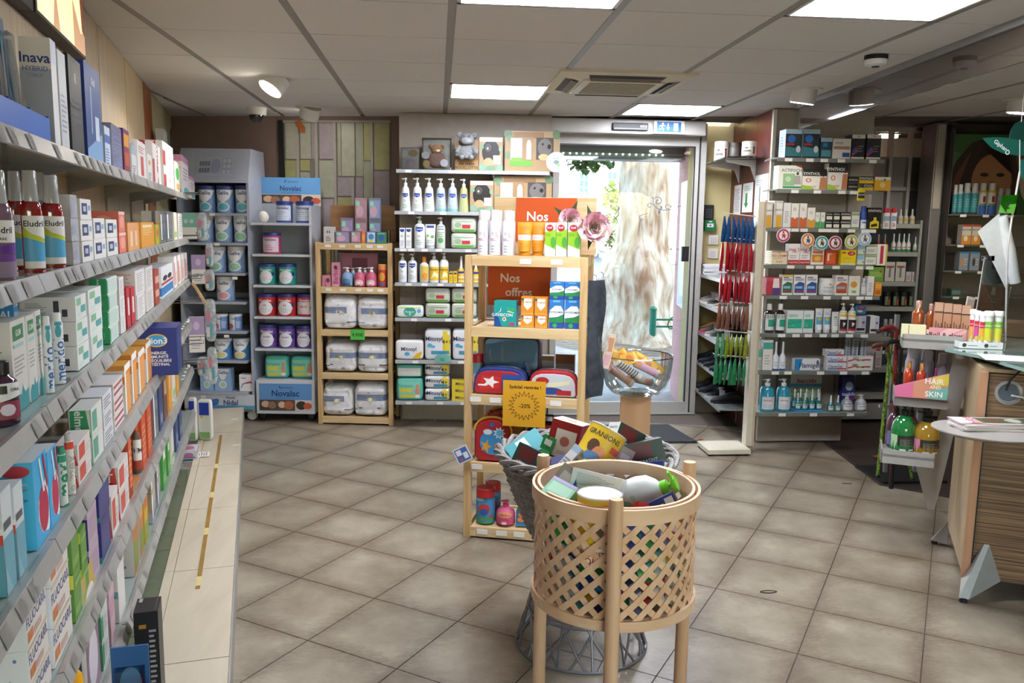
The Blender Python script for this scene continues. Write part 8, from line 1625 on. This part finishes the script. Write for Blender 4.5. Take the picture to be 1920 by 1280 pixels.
D('pkbx3','box','pinkish white box','b4a9a8',[('l',.1,.9,.2,.7,3,'9a7a84')],d=.06); D('grcan','spray','pale grey can','9a9896',[('r',0,.2,1,.5,'8a8fa0')],cap='a9a8a6'); D('agrip','box','pale box with red print','b4aca4',[('t',.35,.5,.4,'Grippe','6a6a60'),('r',.6,.6,.9,.8,'9a4a54'),('e',.75,.3,.1,.15,'7a6a94')],d=.08)
pha(0,[('redsp',1668,1680,391),('clsp',1683,1692,392),('clsp',1693,1702,392),('clsp',1704,1714,392)]); pha(1,[('rdsp',1641,1650,439),('rdsp',1653,1662,439),('grsp',1670,1678,438),('grsp',1680,1688,438),('grsp',1689,1697,438),('grsp',1698,1706,438),('grsp',1711,1719,444)])
pha(2,[('grnbx',1627,1656,501),('crbx',1658,1676,491),('crbx',1678,1696,491),('pkbx3',1698,1708,510),('pkbx3',1709,1719,510)]); pha(3,[('dkjar',1655,1668,547),('dkjar',1671,1684,547),('dkjar',1686,1699,547),('dkjar',1701,1714,547)])
pha(4,[('grcan',1654,1662,598),('grcan',1664,1672,598),('grcan',1674,1682,598)]); pha(5,[('agrip',1622,1652,637),('pkbx3',1640,1652,660,1,-.02)])
# aluminium column and pet care shelving
a,c = ony(1742,420,6.35),ony(1778,420,6.35); cl = tag(link('column_cover',B().box(a.x,6.35,.004,c.x,6.55,ZC-.004,mat('7c7874',.4,.3,var=.04)).mesh('column_cover'),bev=.006),'grey aluminium clad column between the partition and pet shelves','column')
part('pale_inlay',B().box(a.x+.01,6.342,1.75,a.x+.07,6.351,ZC-.02,mat('a89d90',.5)),cl)
F8 = Face((ony(1775,400,6.3).x,6.28),-4); U = Unit('pet_care_shelving','dark framed pet care shelving with a large photo above, far right','shelving',F8,(F8.p.x,F8.p.y)); M_FRM = mat('2f2a28',.4,.3)
VZ = [hat(F8.pt(.3,0),y) for y in (402,459,508,556,610)]; WP = 1.15
U.box('frame_post',-.03,.0,0,.05,.02,ZC-.03,M_FRM); U.box('back_panel',0,WP,.28,.30,.02,VZ[0]-.02,mat('8a7d6e',.6)); U.box('top_frame',-.03,WP,0,.30,ZC-.06,ZC-.02,M_FRM)
for z in VZ:
  sh = U.box('shelf',0,WP,.0,.28,z-.012,z,mat('5a5f5a',.15,coat=.5)); U.tags(sh,[.12,.3,.5],z-.002,0,.02,.05)
zt,zb = ZC-.065,VZ[0]+.005; PH = zt-zb
sk_ = 'a9754f'; b = B(); b.decal([('r',0,0,1,1,'3f6a38'),('e',.1,.4,.2,.4,'4f7a44'),('p',[(.03,0),(.08,.35),(.16,.68),(.26,.9),(.38,.97),(.5,.92),(.58,.75),(.62,.4),(.62,0)],'3a271e'),('p',[(.1,.1),(.16,.5),(.26,.8),(.2,.45),(.16,.1)],'6a4a36'),('e',.42,.42,.145,.34,sk_),('p',[(.27,.5),(.34,.84),(.5,.86),(.57,.5),(.55,.74),(.42,.8),(.33,.72)],'33221a'),('e',.365,.5,.03,.025,'2a1c16'),('e',.48,.5,.03,.025,'2a1c16'),('p',[(.41,.42),(.44,.42),(.45,.3),(.405,.3)],'94623f'),('p',[(.36,.2),(.48,.2),(.45,.15),(.39,.15)],'a8584a'),('e',.76,.45,.14,.36,'b9a894'),('e',.66,.72,.07,.16,'7a4f2c'),('e',.86,.62,.08,.18,'7a4f2c'),('e',.78,.34,.05,.07,'1c1614'),('e',.72,.55,.02,.025,'1c1614'),('e',.8,.16,.06,.1,'b8645c')],lambda u,v,l: (WP*u,.278-l,zb+PH*v),WP,PH); b.box(0,.279,zb,WP,.285,zt,M_FRM); part('photo_poster',b,U.t)
D('tealsp','spray','white and teal pet spray','3f8f94',[('r',0,.88,1,1,'c4c2c0'),TL(.2,.8,.3,.7,4,'6fb0b0'),('r',0,0,1,.08,'3a3a40')],cap='cfccc8'); D('yelsp','spray','white and yellow insect spray','d4ceC0'.lower(),[('r',0,.9,1,1,'d8b42c'),('r',0,0,1,.38,'2f5fa8'),('r',.35,.5,.65,.75,'8a2f2c'),('r',.1,.38,.9,.46,'6fa04a')],cap='d0cdc8'); D('gysp','spray','grey pet spray','9a9894',[('r',.1,.2,.9,.7,'7a7f8c')],cap='a9a8a4')
D('petor','box','white and orange pet treatment box','c9c0b0',[('r',0,0,1,.45,'d88a2c'),('e',.45,.3,.22,.14,'e4d4b4'),('r',0,.9,1,1,'b84a2c'),('t',.5,.74,.14,'NATURE','4a4038')],d=.07); D('petgy','box','grey pet collar box with cat','8a8f94',[('r',0,.9,1,1,'2f7fa8'),('e',.3,.45,.14,.2,'c8863c'),TL(.5,.9,.3,.7,3,'b0b4b8')],d=.07); D('petgy2','box','grey pet collar box with dog','8a8f94',[('r',0,.9,1,1,'2f7fa8'),('e',.4,.45,.16,.22,'3a3a40'),TL(.6,.9,.3,.7,3,'b0b4b8')],d=.07)
def pet(k,it): row(F8,VZ[k],['top','second','third','fourth','lowest'][k]+' pet care shelf',it,.03)
pet(0,[('tealsp',1784,1792,346),('tealsp',1792,1802,345),('tealsp',1803,1816,343),('tealsp',1817,1830,343),('yelsp',1832,1846,343),('yelsp',1848,1863,343),('gysp',1866,1878,353),('gysp',1880,1891,353)]); pet(1,[('petor',1802,1819,421),('petor',1821,1837,421)]); pet(2,[('petgy',1797,1814,472),('petgy2',1817,1835,472)])
D('greypk','box','dark green box','3f5a48',[('r',.1,.2,.9,.8,'6a7a70')],d=.07); pet(3,[('greypk',1783,1802,542)])
# walking sticks
for i,(x0,y0,x1,y1,c,nm) in enumerate(((1672,632,1651,838,'7a9a3a','green speckled'),(1664,660,1680,742,'6a8a34','second green speckled'),(1681,628,1676,760,'8a2a24','red speckled'),(1690,655,1684,735,'1c1c1f','black'))):
  Y = 4.9-.06*i; a = ony(x0,y0,Y); c_ = ony(x1,y1,Y); k = a-c_;
  if 1: f_ = (c_.z-.004)/max(.05,k.z); c_ = c_-k*f_
  b = B(); b.tube([c_-c_,(a-c_)*.5,a-c_],.011,mat(c,.35,var=.7,scale=70),8)
  o = tag(link('walking_stick',b.mesh('walking_stick'),None,c_),f'{nm} walking stick leaning by the perfume stand','walking stick')
  e = a-c_; part('handle',B().tube([e,e+V((0,0,.03)),e+V((-.03,0,.05)),e+V((-.075,0,.045)),e+V((-.10,0,.03))],.014,mat(('4a2a2c','5a3a2c','7a2a24','1c1c1f')[i],.4),8),o); part('rubber_tip',B().lathe([(.013,-.002),(.015,.02),(.012,.03)],M_BLACK,10),o)
t = empty('cane_display','grey metal walking stick display rack behind the perfume stand','rack',(ony(1690,640,5.0).x,5.0,0)); xx = 0
for x in (-.04,.16): part('upright',B().box(x-.012,-.01,.004,x+.012,.012,1.05,M_GREY),t)
for z in (.45,.8): part('cross_bar',B().box(-.12,-.02,z,.2,.0,z+.02,M_GREY),t)
part('foot',B().box(-.16,-.2,.003,.26,.16,.02,M_BLACK),t)
part('red_sign',B().box(-.10,-.03,.92,.06,-.026,1.12,'a82a30').decal([('r',.55,.55,.9,.9,'d8c8a8'),('r',.1,.1,.8,.25,'c87a7c')],lambda u,v,l: (-.10+.16*u,-.0305-l,.92+.2*v),.16,.2),t); bpy.data.objects['red_sign'].rotation_euler = (0,R(14),0)
# ------------------------------------------------------------------ counter
M_STR = bpy.data.materials.new('striped_laminate'); M_STR.use_nodes = True; n = M_STR.node_tree.nodes; l = M_STR.node_tree.links; b_ = n['Principled BSDF']; b_.inputs['Roughness'].default_value = .45
tc = n.new('ShaderNodeTexCoord'); mp = n.new('ShaderNodeMapping'); mp.inputs['Scale'].default_value = (1.2,1.2,95); l.new(tc.outputs['Object'],mp.inputs[0]); nz = n.new('ShaderNodeTexNoise'); nz.inputs['Scale'].default_value = 1.6; nz.inputs['Detail'].default_value = 3; l.new(mp.outputs[0],nz.inputs[0])
rp = n.new('ShaderNodeValToRGB'); e = rp.color_ramp.elements; e[0].position = .36; e[0].color = lin('48331f'); e[1].position = .62; e[1].color = lin('907150'); l.new(nz.outputs['Fac'],rp.inputs[0]); l.new(rp.outputs[0],b_.inputs['Base Color'])
CP = (2.277,3.256); FC = Face(CP,q=(2.485,3.147)); t = empty('sales_counter','striped wood sales counter with glass top at the right','counter',(CP[0],CP[1],0),FC.rz); ct = t
M_SIDE = wood('a08c6c','b39f7e','Z',2.5,.45,'counter_board',6); M_EDG = wood('a5785a','b98d6c','Z',2,.45,'counter_edge',6)
part('front_panel',B().box(.03,.012,.09,2.2,.035,.99,M_STR),t); part('side_board',B().box(0,.03,.10,.028,.68,.995,M_SIDE),t,bev=.002); part('side_edge',B().box(-.002,-.004,.085,.03,.03,.995,M_EDG),t,bev=.002); part('dark_joint',B().box(.030,.004,.09,.036,.014,.99,M_BLACK),t); part('worktop',B().box(0,.005,.995,2.2,.68,1.01,M_SIDE),t)
part('body',B().box(.03,.036,.10,2.2,.67,.99,mat('6a5f54',.6)),t)
def fin(x,y):
  b = B(); b.prism([(x,y),(x+.105,y+.012),(x+.105,y+.05),(x+.03,y+.05)],0,0,M_GREY); b = B()
  v = [(x-.01,y-.05,.018),(x+.028,y-.05,.018),(x+.15,y+.03,.10),(x+.03,y+.03,.07),(x+.105,y+.012,.235),(x+.085,y+.025,.235)]
  b.add([(x-.012,y-.075,.02),(x+.026,y-.075,.02),(x+.15,y+.011,.09),(x+.0,y+.011,.09),(x+.095,y+.011,.245),(x+.075,y+.011,.245)],[(0,1,2,3),(0,3,5),(1,4,2),(0,5,4,1),(3,2,4,5)],mat('9a9996',.35,.4)); o = part('fin_foot',b,t); part('rubber_pad',B().lathe([(.016,.001),(.016,.022)],M_BLACK,12,1,x+.006,y-.062),o)
fin(.0,0);
b = B(); b.add([(-.07,.62,.02),(-.07,.65,.02),(.0,.66,.02),(.0,.6,.02),(.0,.63,.13)],[(0,1,2,3),(0,3,4),(1,0,4),(2,1,4),(3,2,4)],mat('9a9996',.35,.4)); o = part('fin_foot',b,t); part('rubber_pad',B().lathe([(.015,.001),(.015,.022)],M_BLACK,12,1,-.055,.635),o)
IM = MX.Rotation(-FC.rz,4,'Z')
def cl_(x,y,z): return IM @ (V((x,y,z))-V((CP[0],CP[1],0)))
gt = [onz(1772,653,1.05),onz(1838,666,1.05),onz(1930,693,1.05),onz(2250,760,1.05),onz(2250,620,1.05),onz(1860,612,1.05)]
pts = [tuple(cl_(p.x,p.y,0)[:2]) for p in gt]; part('glass_top',B().prism(pts,1.036,1.05,mat('7f9a90',.06,coat=1,var=.03,name='glass_top_edge')),t)
for p in (onz(1800,675,1.0),onz(1893,695,1.0)): q = cl_(p.x,p.y,0); part('glass_stud',B().lathe([(.016,1.008),(.022,1.02),(.022,1.036)],M_ALU,16,1,q.x,.08 if q.y < .05 else q.y),t)
# cable port
q = onpl(1891,736,V((CP[0],CP[1],0))-FC.n*.012,FC.n); q = cl_(q.x,q.y,q.z); T = MX.Translation((q.x,.012,q.z)) @ MX.Rotation(R(90),4,'X')
o = part('cable_port',B().lathe([(.048,-.002),(.052,.004),(.040,.009),(.036,.002)],mat('a4a4a2',.3,.4),28,T=T),t); part('port_hole',B().lathe([(.036,-.001),(.036,.0035)],mat('4a5864',.3),24,T=T),o)
part('grey_cable',B().tube([(q.x+.01,.008,q.z-.01),(q.x+.05,-.01,q.z-.012),(q.x+.10,-.005,q.z-.05),(q.x+.16,-.004,q.z-.08)],.005,mat('b9b8b4',.4),6),o); part('black_cable',B().tube([(q.x-.01,.008,q.z+.01),(q.x-.0,-.01,q.z+.06),(q.x+.04,-.008,q.z+.11),(q.x+.05,-.004,q.z+.17)],.004,M_BLACK,6),o)
# round tray with leaflets
p = onz(1852,806,.79); q = cl_(p.x,p.y,0); part('oval_tray',B().lathe([(.02,.765),(.17,.772),(.205,.786),(.205,.79),(.01,.791)],mat('a9a39c',.35,.25,var=.03),44,.86,q.x,q.y),t); part('tray_arm',B().box(q.x-.03,q.y,.765,q.x+.03,.02,.775,M_GREY),t)
for i in range(7):
  pp = onz(1862+random.uniform(-2,2),803,.79)
  b = B(); b.box(-.155,-.06,0,.155,.06,.0042,['dcd8d4','d0c4c0','c9b9bc','dcdcd8'][i % 4])
  if i == 6: b.decal([('r',.3,.12,.98,.9,'4a5a3a'),('e',.5,.5,.12,.3,'6a4a34'),('e',.75,.5,.1,.3,'a9a894'),('r',.02,.1,.28,.9,'e0dcd8'),('t',.2,.5,.5,'Infos','b02a4c',90)],lambda u,v,l: (-.155+.31*u,-.06+.12*v,.0042+l),.31,.12)
  tag(link('leaflet',b.mesh('leaflet'),None,(pp.x,pp.y,.7915+.0044*i),R(-4+random.uniform(-6,6))),f'{ORD[i]} leaflet from bottom of the stack on the oval counter tray' if i < 6 else 'topmost leaflet with garden photo on the oval counter tray','leaflet','leaflets on the oval tray')
# ------------------------------------------------------------------ perfume stand left of the counter
pm = onz(1677,742,.80); FS = Face((pm.x,pm.y),q=(pm.x+FC.u.x,pm.y+FC.u.y)); U = Unit('perfume_stand','grey metal three tier perfume stand beside the counter','stand',FS,(pm.x,pm.y)); MS = mat('a5a39e',.38,.35,var=.03)
TZ = [1.075,.80,.52]; zz = TZ
x1 = U.x(1778,.80); TX = [(U.x(1692,TZ[0],.02),U.x(1806,TZ[0],.02)),(0,x1),(U.x(1652,TZ[2],-.02),U.x(1752,TZ[2],-.02))]; TB_ = [.02,0,-.02]
for k,z in enumerate(TZ):
  a,c = TX[k]; y0 = TB_[k]; b = B(); b.box(a,y0,z-.012,c,y0+.20,z,MS); b.box(a,y0,z-.045,c,y0+.006,z+.022,MS); b.box(a,y0,z-.045,a+.006,y0+.2,z+.02,MS); part('tier',b,U.t)
b = B(); th = .03; pr_ = [(TX[0][1]+.0,.0,1.02),(TX[0][1]+.05,.0,1.02),(TX[2][1]-.03,.0,.24),(TX[2][1]-.06,.0,.30)]
b = B(); A = [(TX[0][1]-.02,1.03),(TX[0][1]+.055,1.0),(TX[2][1]+.045,.33),(TX[2][1]+.03,.24),(TX[2][1]-.0,.235),(TX[2][1]-.075,.47),(TX[2][1]-.01,.52)]
v = [(x,y,z) for y in (.10,.13) for x,z in A]; nA = len(A); b.add(v,[tuple(range(nA)),tuple(range(2*nA-1,nA-1,-1))]+[(i,nA+i,nA+(i+1) % nA,(i+1) % nA) for i in range(nA)],MS); part('side_bracket',b,U.t)
part('support_arm',B().box(TX[1][1]-.06,.12,.70,TX[1][1]+.26,.14,.74,M_GREY),U.t)
PSN2 = 'perfume stand'
def fsr(k,it,nm,bk=.03): row(FS,TZ[k]+.002,nm,it,bk+TB_[k])
D('amber','bottle','amber body oil bottle',mat('9a4a1c',.12,trans=.2,coat=1,var=0),[('r',.2,.1,.6,.3,'d8d0c4')],cap=mat('c49a84',.25,.5,var=0)); D('greysp','spray','grey mauve body mist can','9a98a6',[TL(.3,.7,.3,.6,3,'b4b2be')],cap='a6a4b0'); D('redoil','bottle','small orange red oil bottle',mat('a83a1c',.12,coat=1,var=0),[],cap=mat('c88a4c',.25,.4,var=0)); D('puroil','bottle','small purple oil bottle',mat('7a2a4c',.12,coat=1,var=0),[],cap=mat('8a3a6a',.25,.4,var=0))
D('brownpk','box','rose brown perfume roll pack','a87a5c',[('r',0,.72,1,.76,'3a2a24'),('r',0,.76,1,1,'b08a70'),('t',.5,.4,.2,'Ju','6a4a34')],[('r',0,0,1,1,'b89a90')],d=.035)
D('rolg','box','pink card of the roll-on display','c98c90',[('p',[(0,0),(.3,0),(.9,1),(.5,1)],'d8a8a8'),('p',[(.4,0),(.6,0),(1,.7),(1,1)],'d4a0a0'),('t',.46,.42,.4,'Roll & glow','4a2a2c')],d=.012,n='display_card',cat='card')
D('cream','box','flat cream carton','d4cca4',[('r',.28,0,.31,1,'6a6450')],d=.06)
fsr(0,[('cream',1689,1735,610)],'front of perfume stand top tier',.008); fsr(0,[('amber',1708,1729,563,1,.085),('amber',1734,1750,569,1,.085)],'perfume stand top tier'); fsr(0,[('rolg',1740,1811,616)],'perfume stand top tier',.006); fsr(0,[('brownpk',1748+17*i,1764+17*i,567+2*i,1,.0) for i in range(4)],'perfume stand top tier',.05)
fsr(1,[('greysp',1694,1717,652),('greysp',1721,1745,657),('greysp',1752,1773,662)],'perfume stand middle tier',.12); fsr(1,[('redoil',1692,1709,677),('redoil',1716,1733,681),('puroil',1746,1756,690)],'perfume stand middle tier',.055)
a,c = FS.s_at(1677,.80,-.004),FS.s_at(1775,.80,-.004); q0 = FS.pt(a,0,-.004); w = c-a; zl,zr_ = hat(q0,723)-TZ[1],hat(FS.pt(c,0),700)-TZ[1]+.0
b = B(); v = [(0,0,0),(w,0,0),(w,0,zr_),(0,0,zl),(0,.012,0),(w,.012,0),(w,.012,zr_),(0,.012,zl)]; b.add(v,[(0,1,2,3),(5,4,7,6),(3,2,6,7),(0,3,7,4),(1,5,6,2)],'c8688c')
Hh = max(zr_,.01); b.decal([('p',[(.35,.02),(1,.02),(1,1),(.35,zl/Hh+.35*(1-zl/Hh))],'c88a6c'),('p',[(.62,.02),(1,.02),(1,.5),(.62,.3)],'6fae9c'),('p',[(.7,.5),(1,.55),(1,1),(.7,zl/Hh+.7*(1-zl/Hh))],'d0bc4c'),('t',.74,.68,.2,'HAIR','ece6e4'),('t',.76,.46,.12,'AND','ece6e4'),('t',.74,.2,.2,'SKIN','ece6e4')],lambda u,v_,l: (w*u,-.0004-l,Hh*v_),w,Hh)
tag(link('display_card',b.mesh('display_card'),None,FS.pt(a,TZ[1]+.002,-.02),FS.rz),'slanted rainbow card reading HAIR AND SKIN on the perfume stand','card')
def liq(c): return mat(c,.06,trans=.55,coat=1,var=0)
LB = lambda c: [('r',.3,.08,.98,.6,'2a2a26'),('r',.0,.08,.3,.6,c),TL(.4,.85,.25,.5,5,'6a6a5a'),('r',.4,.1,.6,.15,'d0d0c8'),('r',.7,.1,.9,.15,'d0d0c8')]
D('gelg','round','green shower gel bottle',liq('1f9a4a'),LB('a4c49a'),cap='1a1a1c',nz=1.1,hb=.62); D('gely','round','yellow shower gel bottle',liq('c89a2a'),LB('c87a9a'),cap='1a1a1c',hb=.62); D('gelp','round','plum shower gel bottle',liq('6a2f4c'),[('r',.1,.1,.6,.6,'6a6a94')],cap='1a1a1c'); D('gelr','round','rose shower gel bottle',liq('a85a5c'),[('r',.1,.1,.6,.6,'b08a5c')],cap='1a1a1c'); D('gelm','round','mauve shower gel bottle',liq('8a4f5c'),[('r',.1,.1,.6,.6,'a4a44a')],cap='1a1a1c')
fsr(2,[('gelg',1669,1712,755),('gely',1710,1757,770)],'perfume stand bottom tier',.02); fsr(2,[('gelp',1660,1690,750),('gelr',1690,1718,756),('gelm',1722,1752,764)],'back of perfume stand bottom tier',.115)
# ------------------------------------------------------------------ things on the counter
ZG = 1.052
p = onz(1838,652,ZG); t = empty('tube_tray','white tray of tablet tubes on the counter glass','tray',p,R(-14)); w = .165; b = B()
b.box(-w/2-.02,-.03,0,w/2,.10,.004,'dcdcda').box(-w/2-.02,-.032,0,w/2,-.03,.03,'dcdcda').box(w/2-.002,-.03,0,w/2,.1,.03,'dcdcda').box(-w/2-.02,-.03,0,-w/2-.018,.1,.03,'dcdcda'); part('tray',b,t)
part('printed_mark',B().decal([('e',.12,.5,.05,.3,'2a2a2c'),TL(.2,.45,.4,.6,1,'6a6a6c'),('e',.62,.5,.05,.3,'2a2a2c'),TL(.7,.95,.4,.6,1,'6a6a6c')],lambda u,v,l: (-w/2-.02+(w+.02)*u,-.0325-l,.03*v),w+.02,.03),t)
EF = lambda c1,c2: [('r',0,.6,1,.82,c1),('t',.5,.68,.12,'VITALITÉ','ece4e0'),('r',0,.2,1,.6,c2),('e',.5,.24,.3,.08,'d0c04a'),('r',.0,.0,1,.12,'e2e2de')]
D('efr','stick','red and peach tablet tube','e4e2de',EF('c03048','d89a5c'),cap='e6e6e2'); D('efp','stick','red and magenta tablet tube','e4e2de',EF('c03048','c0508a'),cap='e6e6e2'); D('efm','stick','red and mango tablet tube','e4e2de',EF('c8304a','d8a03a'),cap='e6e6e2'); D('efg','stick','green and yellow tablet tube','e4e2de',EF('7ab03a','c8c83a'),cap='e6e6e2')
FT = Face((p.x,p.y),-14)
row(FT,ZG+.006,'on the white counter tray',[('efr',1814,1824,579,1,.05),('efp',1823,1833,582,1,.03),('efm',1833,1843,584,1,.01),('efg',1842,1857,583),('efg',1859,1875,583,1,.01)],.0)
o = tag(link('paper_sheet',B().box(-.12,-.09,0,.12,.09,.0012,'dcdad4').mesh('paper_sheet'),None,onz(1900,672,ZG),R(-24)),'blank white paper sheet on the counter glass','paper')
t = empty('wooden_riser','brown wooden riser block at the far right of the counter','block',onz(1905,632,ZG),FC.rz); part('block',B().box(-.05,.0,0,.5,.2,.07,wood('6a5236','86694a','X',3,.6,'riser_wood',6)),t)
YM = 3.75
a,c = ony(1832,560,YM),ony(1884,560,YM); z0,z1 = ony(1850,622,YM).z,ony(1866,482,YM).z
t = empty('sign_holder','clear sign holder with an orange leaflet on the counter','sign holder',((a.x+c.x)/2,YM,z0),R(-6)); w,h = c.x-a.x,z1-z0
part('orange_leaflet',B().box(-w/2,0,0,w/2,.003,h*.99,'c9c4bc').decal([('r',.04,.1,.96,.62,'b8683c'),('l',.15,.8,.4,.56,4,'d09a74'),('r',.8,.36,.96,.6,'a83a5c'),('p',[(.4,.5),(.56,.5),(.53,.6),(.43,.6)],'e4d8c8'),('r',.1,.66,.94,.97,'b9bcc0'),('r',.3,.84,.6,.95,'3f5fa0'),('r',.5,.74,.9,.82,'a85a74')],lambda u,v,l: (-w/2+w*u,-.0004-l,h*v),w,h),t); part('clear_cover',B().box(-w/2-.004,-.008,-.004,w/2+.004,-.005,h,glass('eef2f2',1.1,'blister_plastic',.05)),t); part('foot',B().box(-w/2,-.04,-.008,w/2,.05,-.003,glass('eef2f2',1.1,'blister_plastic',.05)),t)
t.rotation_euler = (R(-5),R(6),R(-6))
# rolled white poster leaning above the holder
b = B(); P_ = [ony(*q,3.70) for q in ((1833,434),(1873,400),(1880,420),(1893,528),(1885,540))]; cz = P_[0]
b.add([p_-cz for p_ in P_]+[p_-cz+V((.01,.012,0)) for p_ in P_],[(0,4,3,2,1),(5,6,7,8,9),(0,1,6,5),(1,2,7,6),(2,3,8,7),(3,4,9,8),(4,0,5,9)],mat('d4d6d2',.4)); o = tag(link('rolled_paper',b.mesh('rolled_paper'),None,cz),'rolled sheet of white paper with a pointed corner above the counter','paper')
a = ony(1880,405,3.70)-cz; c = ony(1903,530,3.70)-cz; part('curl',B().tube([a,(a+c)*.5,c],[.02,.028,.024],mat('d4d6d2',.35),12),o)
# numbered mobile: white rod, green 2 flag, green leaf shapes
t = empty('counter_mobile','green leaf shaped mobile with a number 2 flag on a white rod','mobile',ony(1893,420,3.62)); o3 = t.location
def r3(x,y,d=0): return ony(x,y,3.62+d)-o3
zb = V((0,0,0)); part('rod',B().tube([r3(1912,322),r3(1897,410),r3(1889,470),onz(1885,640,ZG+.001)-o3],.0045,mat('d0ccc4',.4),8),t)
fl_ = [r3(1876,367),r3(1906,365),r3(1898,400),r3(1869,399)]; b = B(); b.add([p_+V((0,-.012,0)) for p_ in fl_],[(0,3,2,1),(0,1,2,3)],'5fb03f')
F_ = lambda u,v,l: tuple(fl_[3].lerp(fl_[2],u).lerp(fl_[0].lerp(fl_[1],u),v)+V((0,-.0125-l,0))); b.decal([('t',.46,.5,.5,'2','2a3a24')],F_,.075,.08); part('number_flag',b,t)
def leafp(name,pts,m,d=0,deco=None):
  b = B(); k = len(pts); v = [r3(x,y,d) for x,y in pts]; v2 = [p_+V((0,.004,0)) for p_ in v]; b.add(v+v2,[tuple(range(k-1,-1,-1)),tuple(range(k,2*k))]+[(i,(i+1) % k,k+(i+1) % k,k+i) for i in range(k)],m)
  if deco: deco(b)
  return part(name,b,t)
MGP = mat('12584a',.35,var=.05); MGP2 = mat('1a6e62',.35)
def dtx(b):
  c0 = r3(1876,272); ang = R(-32); b.decal([('t',.5,.5,1,'Giphar','dfe6e2')],lambda u,v,l: tuple(c0+V((((u-.5)*.075*math.cos(ang)-(v-.5)*.024*math.sin(ang)),-.001-l,((u-.5)*.075*math.sin(ang)+(v-.5)*.024*math.cos(ang))))),.075,.024)
  b.decal([('e',.5,.5,.5,.5,'dfe6e2'),('e',.5,.5,.3,.3,MGP)],lambda u,v,l: tuple(r3(1903-26,283)+V(((u-.5)*.022+.03,-.001-l,(v-.5)*.022-.005))),.02,.02)
leafp('leaf',[(1842,259),(1862,257),(1885,258),(1910,262),(1935,270),(1935,292),(1905,291),(1880,287),(1860,277)],MGP,0,dtx); leafp('leaf',[(1893,262),(1895,246),(1903,232),(1918,224),(1940,226),(1940,262)],mat('0d3f38',.35),.03); leafp('leaf',[(1914,300),(1930,295),(1940,330),(1918,336),(1913,318)],MGP2,.02)
part('thread',B().tube([r3(1912,262),(r3(1912,322))],.002,M_WHITE,6),t); bh = V((r3(1915,226).x,0,ZC-o3.z)); part('ceiling_thread',B().tube([r3(1915,228),bh],.0015,M_WHITE,6),t)
# monitor at the edge and small picture frames
t = empty('monitor','black monitor edge at the far right of the counter','monitor',onz(2030,640,ZG+.07),R(-55)); part('screen',B().box(-.2,-.02,.06,.25,.02,.36,M_BLACK),t,bev=.005); part('stand',B().box(-.04,-.03,.0,.04,.03,.08,M_BLACK),t)
for i,(x0,x1,y0,y1,c,lab,ry) in enumerate(((1803,1824,515,590,'b09a88','tall picture card leaning behind the brown perfume packs',12),(1822,1846,540,590,'9a6a5c','shorter rose picture frame behind the tablet tubes',-10))):
  Y = 3.95; a,c_ = ony(x0,y1,Y),ony(x1,y0,Y); w,h = c_.x-a.x,c_.z-max(a.z,ZG); q = ((a.x+c_.x)/2,Y,ZG+.002); b = B(); b.box(-w/2,-.004,0,w/2,.004,h,'c4b9a9').decal([('r',.1,.08,.9,.92,c),('e',.5,.5,.3,.3,'c8a890')],lambda u,v,l: (-w/2+w*u,-.0045-l,h*v),w,h); o = tag(link('picture_card',b.mesh('picture_card'),None,q),lab,'card'); o.rotation_euler = (R(-8),R(ry),0)
t = empty('binder_clip','black binder clip holding the rolled paper','clip',ony(1856,484,3.71)); part('body',B().box(-.016,-.01,-.012,.016,.01,.012,M_BLACK),t); part('wire_arm',B().tube([(-.016,0,0),(-.04,0,.01),(-.04,0,-.01),(-.016,0,0)],.002,M_GREY,6),t)
# dry leaves on the floor
def dry(px,py,r,lab):
  b = B(); b.add([(0,-r,.002),(r*.7,-r*.2,.012),(r*.4,r*.5,.004),(0,r,.014),(-r*.5,r*.4,.005),(-r*.8,-r*.3,.012)],[(0,1,2,3,4,5)],mat('9a5f34',.7,var=.3)); tag(link('dry_leaf',b.mesh('dry_leaf'),None,onz(px,py,.004),R(px)),lab,'leaf')
dry(1312,825,.035,'dry brown leaf on the floor beside the doormat'); dry(1645,858,.045,'dry orange leaf on dark flooring under the perfume stand');
b = B(); b.tube([(.03*math.cos(a)*(1+.25*math.cos(2*a)),.013*math.sin(a),.003) for a in [2*math.pi*i/18 for i in range(19)]],.0018,M_BLACK,5,caps=False); tag(link('black_loop',b.mesh('black_loop'),None,onz(1441,1110,0)),'tiny black loop of string lying on the floor tiles','string')
b = B(); b.box(-.03,-.003,.001,.03,.003,.006,mat('6a5f54',.7)); tag(link('twig',b.mesh('twig'),None,onz(1588,907,0),R(-8)),'tiny brown twig on the floor tiles before dark flooring','twig')
finish_labels()
